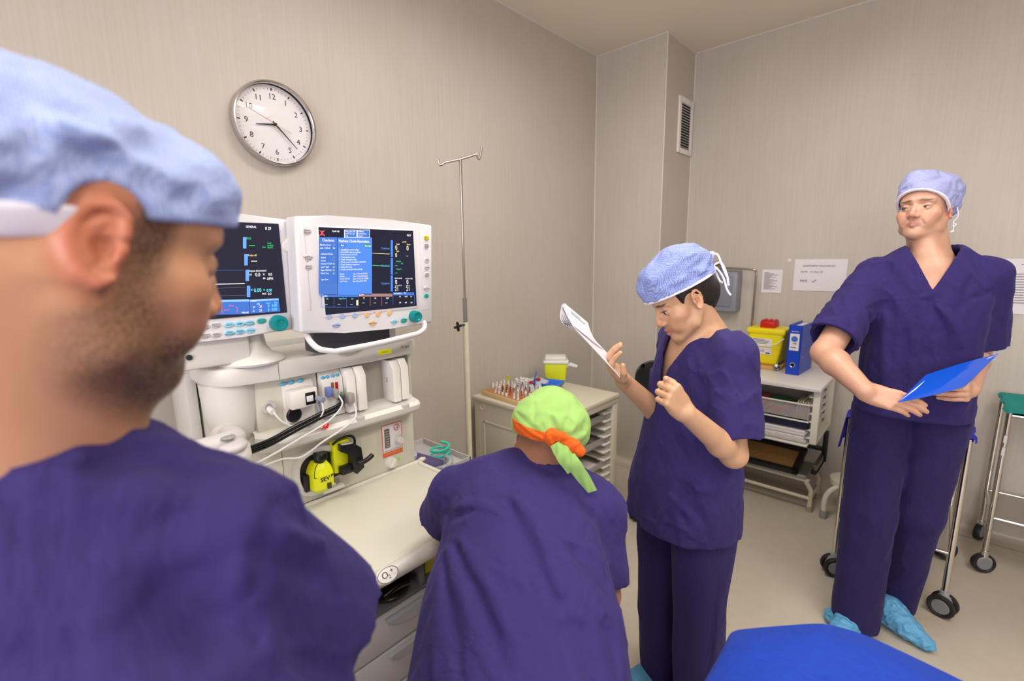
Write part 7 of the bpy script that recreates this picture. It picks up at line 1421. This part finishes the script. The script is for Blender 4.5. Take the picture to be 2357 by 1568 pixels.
    sdf_obj('shoe_covers', sc, 0.004, mat('shoe_cover_blue', srgb(96, 168, 214), 0.4, bump=0.8, bscale=60, bdist=0.006, stretch=(1, 4, 1)), W)
def snap(items, p, it=6):
    """move a point along the view line from above the cloth onto its surface"""
    o = CO; r = (p-o)/np.linalg.norm(p-o); t = np.linalg.norm(p-o)-0.35
    for k in range(60):
        d = float(evalf(items, (o+r*t)[None])[0])
        if abs(d) < 1e-3: break
        t += d*0.8
        if t > np.linalg.norm(p-o)+0.6: return p
    return o+r*t
def snap_folds(base, L, d):
    out = []
    for pts, w_, dp in L:
        f = Stroke([snap(base, at(x, y, d=d)) for x, y in pts], w_, dp); out.append(f)
    return out

def build_bent_man():
    sh = at(1205, 1095, d=1.215); hip = at(1195, 1600, d=0.90)
    W = thing('person', 'person bent forward seen from behind in navy scrubs, lime green cap with orange ties', 'person', (hip[0], hip[1], 0))
    up = nrm(sh-hip); back = nrm(V(0.67, -0.72, 0.9)); back = nrm(back-up*(back @ up)); x = np.cross(-back, up)     # x = his right
    lat = nrm(at(1392, 1150, d=1.17)-at(1050, 1100, d=1.20)); lat = nrm(lat-up*(lat @ up)); fw = np.cross(up, lat); TF = Fr(hip, lat, fw, up); L = np.linalg.norm(sh-hip)
    s = 1.0; y_ = nrm(V(-0.60, 0.52, -0.50)); u_ = nrm(V(-0.55, 0.55, 0.75)*0.35+CU*0.75+CR*0.12); x_ = nrm(np.cross(y_, u_)); u_ = np.cross(x_, y_)
    hc = at(1264, 1006, d=1.235); HF = Fr(hc, x_, y_, u_)
    sk = skin_mat('skin_brown', (0.36, 0.17, 0.095), s, True, 0.3, ear_red=0.1)
    body = head_items(HF, s, True, 1.0, 1.0, 0, 1.0)
    nk = sh+(HF.o-sh)*0.0+TF.d((0.02, 0.02, 0.0))
    body += [Cap(HF.w((0, -0.03, -0.02)), nk, 0.062, 0.070, 0.03), Cap(HF.w((-0.02, -0.075, -0.02)), nk+TF.d((-0.02, -0.045, -0.01)), 0.015, 0.02, 0.02), Cap(HF.w((0.02, -0.075, -0.02)), nk+TF.d((0.02, -0.045, -0.01)), 0.015, 0.02, 0.02)]
    body += [Loft(TF, [(-0.05, 0, 0, 0.13, 0.10), (0.25, 0, 0, 0.135, 0.10), (L-0.07, 0, 0.01, 0.135, 0.085), (L, 0, 0.01, 0.07, 0.05)], 0.03)]
    Rs = TF.w((0.175, 0.03, L-0.07)); Ls = TF.w((-0.160, 0.03, L-0.055))
    Le = at(1018, 1215, d=1.16)+CF*0.08; Re = at(1392, 1395, d=1.08)+CF*0.05
    Lw = at(1050, 1235, d=1.27); Rw = Re+V(-0.18, 0.12, -0.10)
    for a, e, w_, sd in ((Ls, Le, Lw, -1), (Rs, Re, Rw, 1)):
        body += arm_items(a, e, w_, (0.052, 0.044, 0.029)); hn, _ = hand_items(w_, w_-e, V(0, 0, 1), 1, [(0.4, 0.5, 0.3)]*4); body += hn
    for xx in (-1, 1):
        a = TF.w((xx*0.09, 0.0, -0.06)); k = V(a[0], a[1], 0.46); f = V(a[0]+0.05, a[1]-0.06, 0.08)
        body += [Cap(a, k, 0.085, 0.058, 0.04), Cap(k, f, 0.056, 0.04, 0.02), Cap(f, f+V(-0.12, 0.13, -0.04), 0.035, 0.03, 0.02)]
    sdf_obj('body', body, 0.0032, sk, W, HF, 1)
    torso = [Loft(TF, [(-0.19, 0, -0.01, 0.237, 0.165), (0.0, 0.0, -0.01, 0.215, 0.155), (0.16, 0, -0.01, 0.205, 0.15), (L-0.20, -0.0, 0.0, 0.192, 0.14), (L-0.08, -0.0, 0.0, 0.182, 0.115), (L-0.01, 0.0, 0.005, 0.155, 0.092), (L+0.045, 0.02, 0.01, 0.112, 0.078), (L+0.065, 0.02, 0.02, 0.09, 0.065)], 0.02, e=2.3, ends=0.02)]
    torso += [Cap(TF.w((-0.10, 0.0, L-0.035)), Ls, 0.075, 0.078, 0.03), Cap(TF.w((0.10, 0.0, L-0.04)), Rs, 0.075, 0.078, 0.03)]
    sleeves = [(Ls, Ls+(Le-Ls)*1.12, 0.074, 0.070), (Rs, Rs+(Re-Rs)*0.90, 0.080, 0.070)]
    bs = torso+[Cap(a, b, ra, rb, 0.03) for a, b, ra, rb in sleeves]
    folds = snap_folds(bs, [([(1050, 1170), (1100, 1160), (1150, 1180)], .010, -.010), ([(1022, 1180), (1045, 1190), (1090, 1175)], .010, .012), ([(1022, 1150), (1028, 1200), (1018, 1260)], .010, .014),
        ([(1030, 1260), (1060, 1360), (1110, 1500), (1140, 1568)], .010, -.009), ([(1020, 1280), (1035, 1400), (1060, 1560)], .010, .010), ([(1045, 1250), (1090, 1350), (1150, 1500), (1170, 1568)], .012, .011), ([(1060, 1240), (1120, 1350), (1180, 1480)], .010, -.006), ([(1015, 1300), (1005, 1400), (1000, 1560)], .012, -.006),
        ([(1165, 1150), (1215, 1240), (1265, 1380), (1300, 1500)], .018, .013), ([(1190, 1150), (1245, 1250), (1295, 1370)], .018, -.008), ([(1300, 1250), (1370, 1320), (1395, 1360)], .014, .009), ([(1290, 1280), (1360, 1370), (1400, 1440)], .016, -.006), ([(1390, 1420), (1410, 1480), (1420, 1560)], .012, .010),
        ([(1210, 1060), (1280, 1090), (1330, 1110)], .010, .006), ([(1340, 1120), (1360, 1170), (1380, 1200)], .018, .010), ([(1130, 1048), (1118, 1060), (1060, 1070)], .010, -.004), ([(1310, 1420), (1350, 1500), (1380, 1568)], .016, .009), ([(1400, 1240), (1402, 1320), (1398, 1380)], .010, .012)], 1.0)
    folds += [Wob(0.004, 0.16, 41, TF.R[2]-0.35*TF.R[0], 5, 0.009), Wob(0.002, 0.06, 45, TF.R[2], 4, 0.003)]
    T = garment(torso, sleeves, folds, 0.015, [Hole(HF.w((0, -0.02, -0.02)), nk+(HF.o-nk)*0.25, 0.072, 0.066)], [Half(TF.w((0, 0, -0.15)), (0, 0, -1), F=Fr((0, 0, 0), *TF.R)) if False else Half(TF.w((0, 0, -0.15)), TF.d((0, 0, -1)))])
    sdf_obj('tunic', T, 0.0048, scrub_mat('scrub_tunic_bent', srgb(52, 42, 102)), W, None, 1)
    tr = []
    for xx in (-1, 1):
        a = TF.w((xx*0.09, 0.0, -0.06)); tr += [Cap(a, V(a[0], a[1], 0.46), 0.115, 0.095, 0.02), Cap(V(a[0], a[1], 0.46), V(a[0]+0.05, a[1]-0.06, 0.10), 0.095, 0.085, 0.02)]
    tr += [Half((0, 0, 0.03), (0, 0, -1))]
    sdf_obj('trousers', tr, 0.009, scrub_mat('scrub_trousers_bent', srgb(46, 38, 92)), W)
    # lime cap with orange tie
    q = lambda px, py, d: at(px, py, d=d)
    cp = [El(V(0, -0.004, 0.045), V(0.084, 0.106, 0.090), 0.02, '+', HF), El(q(1262, 985, 1.20), (0.088, 0.088, 0.070), 0.03), El(q(1300, 985, 1.20), (0.062, 0.062, 0.070), 0.03), El(q(1225, 960, 1.21), (0.048, 0.048, 0.045), 0.03)]
    base = list(cp)
    cp += snap_folds(base, [([(1228, 905), (1230, 940), (1228, 975)], .004, .004), ([(1262, 960), (1275, 985), (1295, 1010)], .010, .009), ([(1275, 955), (1290, 975), (1292, 1010)], .009, -.008), ([(1245, 975), (1260, 1000), (1290, 1012)], .008, .007), ([(1310, 960), (1300, 990), (1300, 1020)], .010, .007), ([(1320, 1000), (1345, 990), (1350, 970)], .010, .007), ([(1310, 1020), (1330, 1010), (1348, 1000)], .010, -.007), ([(1190, 950), (1225, 985), (1250, 1000)], .006, .004)], 1.15)
    n_ = nrm(0.80*CU+0.10*CF-0.62*CR*-0.35+0*CR)
    cutp = at(1262, 1020, d=1.13)
    cp += [Wob(0.002, 0.05, 51), Shell(0.010), Half(cutp, -n_)]
    LG = scrub_mat('lime_cotton', srgb(154, 198, 110), 2, 0.0015, 0.8, True, 0.05); OR = scrub_mat('orange_cotton', srgb(226, 96, 26), 4, 0.002, 0.75, True, 0.08)
    sdf_obj('surgical_cap', cp, 0.003, LG, W)
    def ribbon(pts, wd, name, mt, wdir, thick=0.0018, puck=0.0):
        P_ = smoothpts(pts, 8); n = len(P_)-1
        def fn(u, v):
            i = u*n; k = min(int(i), n-1); t = i-k; c = P_[k].lerp(P_[k+1], t); wv = wd[0]+(wd[1]-wd[0])*u if len(wd) == 2 else float(np.interp(u, np.linspace(0, 1, len(wd)), wd))
            o = Vector(wdir if not callable(wdir) else wdir(u)); cc = c+o*(v-0.5)*wv
            vd = (Vector(CO)-cc).normalized(); return cc+vd*(puck*math.sin(v*PI*3+u*3)+0.0016*math.sin(v*9+u*14)+0.004*math.sin(PI*v))
        b = MB(); b.grid(fn, 40, 12, thick); return b.build(name, mt, W)
    bnd = smoothpts([snap(base, at(x, y, d=1.1)) for x, y in ((1182, 975), (1200, 992), (1230, 1003), (1262, 1008))], 8)
    ribbon([Vector(p)+(Vector(CO)-Vector(p)).normalized()*0.006 for p in [snap(base, at(x, y, d=1.1)) for x, y in ((1180, 973), (1190, 984), (1212, 995), (1240, 1004), (1268, 1009))]], [0.030, 0.030, 0.026, 0.024], 'cap_tie', OR, tuple(CU*0.97-CR*0.1))
    kn = snap(base, at(1270, 1008, d=1.1)); kk = kn-CF*0.004
    o_ = [El(kk, (0.021, 0.019, 0.019), 0.006), Cap(kk+CU*0.008, at(1296, 1008, d=1.09), 0.014, 0.013, 0.008), Cap(at(1300, 1012, d=1.09), at(1318, 1026, d=1.09), 0.010, 0.016, 0.006), Cap(at(1318, 1026, d=1.09), at(1334, 1038, d=1.09), 0.017, 0.014, 0.006),
          Stroke([kk-CF*0.02+CU*0.012-CR*0.005, kk-CF*0.02, kk-CF*0.02-CU*0.02+CR*0.006], 0.004, 0.006), Stroke([kk-CF*0.02+CR*0.012+CU*0.01, kk-CF*0.015+CR*0.022, at(1300, 1005, d=1.08)], 0.003, 0.006), Stroke([kk+CR*0.02-CF*0.012, at(1300, 1016, d=1.077), at(1312, 1024, d=1.075)], 0.003, 0.005), Wob(0.0016, 0.016, 61)]
    sdf_obj('tie_knot', o_, 0.0022, OR, W)
    ribbon([at(1276, 1022, d=1.085), at(1290, 1036, d=1.08), at(1302, 1055, d=1.075), at(1318, 1085, d=1.08)], [0.022, 0.036, 0.038, 0.026], 'cap_tail', LG, tuple(nrm(CR*0.9+CU*0.5)))
    ribbon([at(1314, 1046, d=1.075), at(1322, 1070, d=1.07), at(1342, 1100, d=1.085), at(1364, 1132, d=1.10)], [0.018, 0.034, 0.032, 0.022], 'cap_tail', LG, tuple(nrm(CR*0.95+CU*0.3)))
class Hole:
    """neck opening: a tapered tube widening outwards"""
    def __init__(s, a, b, ra, rb): s.c = Cap(a, b, ra, rb, 0); s.k = 0; s.op = '-'; s.bc = s.c.bc; s.br = s.c.br
    def ev(s, p): return s.c.ev(p)

def build_front_man():
    W = thing('person', 'bearded man in the left foreground seen from behind, navy scrubs and light blue cap', 'person', (-0.52, 0.02, 0))
    s = 1.06; y_ = nrm((-0.2361, 0.9364, -0.2597)); u_ = nrm((0.0041, 0.2682, 0.9634)); x_ = nrm(np.cross(y_, u_)); HF = Fr((-0.501, 0.0415, 1.6215), x_, y_, np.cross(x_, y_))
    TF = base_frame(-0.545, 0.005, -0.67, 0.74)
    sk = skin_mat('skin_tan_beard', (0.50, 0.26, 0.15), s, True, 1.05, (0.12, 0.07, 0.035), (0.40, 0.14, 0.12), 0.75, beard=(0.085, 0.045, 0.022))
    CRN = 0.80; body = head_items(HF, s, True, 1.0, 1.04, 0.0, 0.80, 0, CRN)
    body += [Cap(HF.w(V(0, -0.03, -0.03)*s), V(-0.535, 0.0, 1.46), 0.064*s, 0.072, 0.03), Cap(HF.w(V(0, 0.005, -0.05)*s), V(-0.545, 0.015, 1.46), 0.045, 0.05, 0.03)]
    Rs = at(520, 1228, d=0.43); Ls = TF.w((-0.17, 0.02, 1.352))
    body += [Cap(TF.w((0, 0.03, 0.92)), TF.w((0, 0.03, 1.34)), 0.085, 0.075, 0.03), Cap(TF.w((0, 0.03, 1.34)), Rs, 0.045, 0.030, 0.03), Cap(TF.w((0, 0.03, 1.34)), Ls, 0.045, 0.030, 0.03)]
    Re = at(728, 1455, d=0.57); Le = Ls+V(-0.07, 0.04, -0.25); Rw = at(700, 1600, d=0.76); Lw = Le+V(-0.12, 0.14, 0.04)
    for a, e, w_ in ((Ls, Le, Lw), (Rs, Re, Rw)):
        body += arm_items(a, e, w_, (0.030, 0.040, 0.030)); hn, _ = hand_items(w_, w_-e, V(0, 0, 1), 1 if a is Rs else -1, [(0.4, 0.5, 0.3)]*4); body += hn
    for xx in (-1, 1):
        body += [Cap(TF.w((xx*0.09, 0, 0.92)), TF.w((xx*0.1, 0.02, 0.48)), 0.085, 0.058, 0.04), Cap(TF.w((xx*0.1, 0.02, 0.48)), TF.w((xx*0.105, -0.02, 0.07)), 0.056, 0.04, 0.02), Cap(TF.w((xx*0.105, -0.02, 0.05)), TF.w((xx*0.12, 0.16, 0.04)), 0.04, 0.03, 0.02)]
    B = sdf_obj('body', body, 0.0025, sk, W, HF, 1)
    eyeballs(B, HF, s, ('brown', (0.03, 0.012, 0.006, 1)), (0, 1, -0.4))
    # cap
    q = lambda *a: V(*a)*s
    cp = cap_base(HF, s, CRN, 0.006)+[El(q(0, -0.050, 0.030), q(0.081, 0.078, 0.062), 0.02, '+', HF), El(q(0.0, 0.056, 0.058), q(0.064, 0.046, 0.040), 0.02, '+', HF)]
    base = list(cp)
    cp += snap_folds(base, [([(110, 420), (200, 360), (380, 320), (470, 300)], .008, .006), ([(100, 380), (220, 330), (400, 290)], .010, -.005), ([(0, 470), (60, 430), (160, 410), (300, 400)], .009, .006), ([(0, 360), (150, 370), (260, 350)], .010, .005),
                            ([(310, 440), (350, 415), (400, 430)], .006, .005), ([(400, 470), (440, 450), (470, 430)], .006, .004), ([(250, 230), (330, 270), (420, 280)], .009, .005), ([(380, 300), (430, 330), (480, 370)], .007, .004), ([(0, 250), (100, 240), (240, 300)], .009, .004)], 0.4)
    cp += [Wob(0.0028, 0.05, 71, HF.R[1]), Shell(0.011), El(q(0.084, -0.006, 0.006), q(0.022, 0.026, 0.031), 0.004, '-', HF), Half(q(0.08, 0.0, 0.014), (0, 0.24, -1), 0, '&', HF)]
    sdf_obj('surgical_cap', cp, 0.003, net_mat('net_cap_front', srgb(178, 192, 232), srgb(140, 158, 212), 420), W)
    bd = cap_base(HF, s, CRN, 0.0045)+[El(q(0, -0.055, 0.018), q(0.076, 0.062, 0.058), 0.02, '+', HF), Shell(0.008), Half(q(0.08, 0.0, 0.001), (0, 0.30, -1), 0, '&', HF), Half(q(0.08, 0, 0.02), (0, -0.24, 1), 0, '&', HF), Half(q(0, -0.022, 0), (0, 1, 0), 0, '&', HF)]
    sdf_obj('cap_band', bd, 0.003, mat('cap_white'), W)
    torso = [Loft(TF, [(0.77, 0, 0, 0.235, 0.175), (1.0, 0, 0, 0.225, 0.165), (1.2, 0, -0.01, 0.215, 0.155), (1.28, -0.01, -0.01, 0.195, 0.14), (1.35, -0.015, -0.005, 0.160, 0.115), (1.405, -0.01, 0, 0.125, 0.095), (1.455, 0, 0, 0.095, 0.075)], 0.02, e=2.3, ends=0.03), Cap(TF.w((0.08, 0.0, 1.372)), Rs, 0.062, 0.056, 0.03), Cap(V(-0.540, -0.010, 1.375), V(-0.530, 0.0, 1.452), 0.115, 0.068, 0.03), Cap(TF.w((-0.10, 0.0, 1.378)), Ls, 0.066, 0.074, 0.03)]
    d_ = nrm(Re-Rs)
    sleeves = [(Rs, Rs+(Re-Rs)*0.86, 0.056, 0.092), (Ls, Ls+(Le-Ls)*0.85, 0.078, 0.095)]
    bs = torso+[Cap(a, b, ra, rb, 0.03) for a, b, ra, rb in sleeves]
    folds = snap_folds(bs, [([(330, 1010), (450, 1020), (560, 1060)], .008, -.007), ([(200, 1080), (330, 1060), (520, 1085)], .012, .008), ([(650, 1120), (640, 1190), (600, 1290), (570, 1400), (600, 1500)], .010, .012), ([(672, 1130), (668, 1165), (690, 1190)], .009, .010), ([(655, 1190), (700, 1205), (740, 1225)], .008, .011), ([(640, 1215), (690, 1232), (745, 1250)], .009, -.010),
        ([(600, 1250), (680, 1290), (760, 1330)], .012, .008), ([(560, 1300), (580, 1400), (620, 1520)], .014, -.012), ([(370, 1330), (430, 1400), (470, 1500)], .03, .012), ([(640, 1140), (670, 1125), (675, 1118)], .008, -.010), ([(100, 1100), (250, 1110), (400, 1150)], .02, -.006)], 0.5)
    folds += [Wob(0.004, 0.2, 81, V(0.5, 0.5, 0.3), 3, 0.010), Wob(0.002, 0.07, 85, V(0.3, 0.6, -0.6), 4, 0.004)]
    T = garment(torso, sleeves, folds, 0.018, [Hole(V(-0.515, 0.02, 1.60), V(-0.529, 0.0, 1.50), 0.085, 0.066)], [Half(TF.w((0, 0, 0.82)), (0, 0, -1))])
    sdf_obj('tunic', T, 0.0048, scrub_mat('scrub_tunic_front', srgb(47, 38, 94)), W, None, 1)
    tr = []
    for xx in (-1, 1): tr += [Cap(TF.w((xx*0.09, 0, 0.90)), TF.w((xx*0.1, 0.02, 0.48)), 0.115, 0.095, 0.02), Cap(TF.w((xx*0.1, 0.02, 0.48)), TF.w((xx*0.105, -0.02, 0.09)), 0.095, 0.085, 0.02)]
    tr += [Half((0, 0, 0.03), (0, 0, -1))]; sdf_obj('trousers', tr, 0.01, scrub_mat('scrub_trousers_front', srgb(46, 38, 92)), W)
build_woman(); build_standing_man(); build_bent_man(); build_front_man()
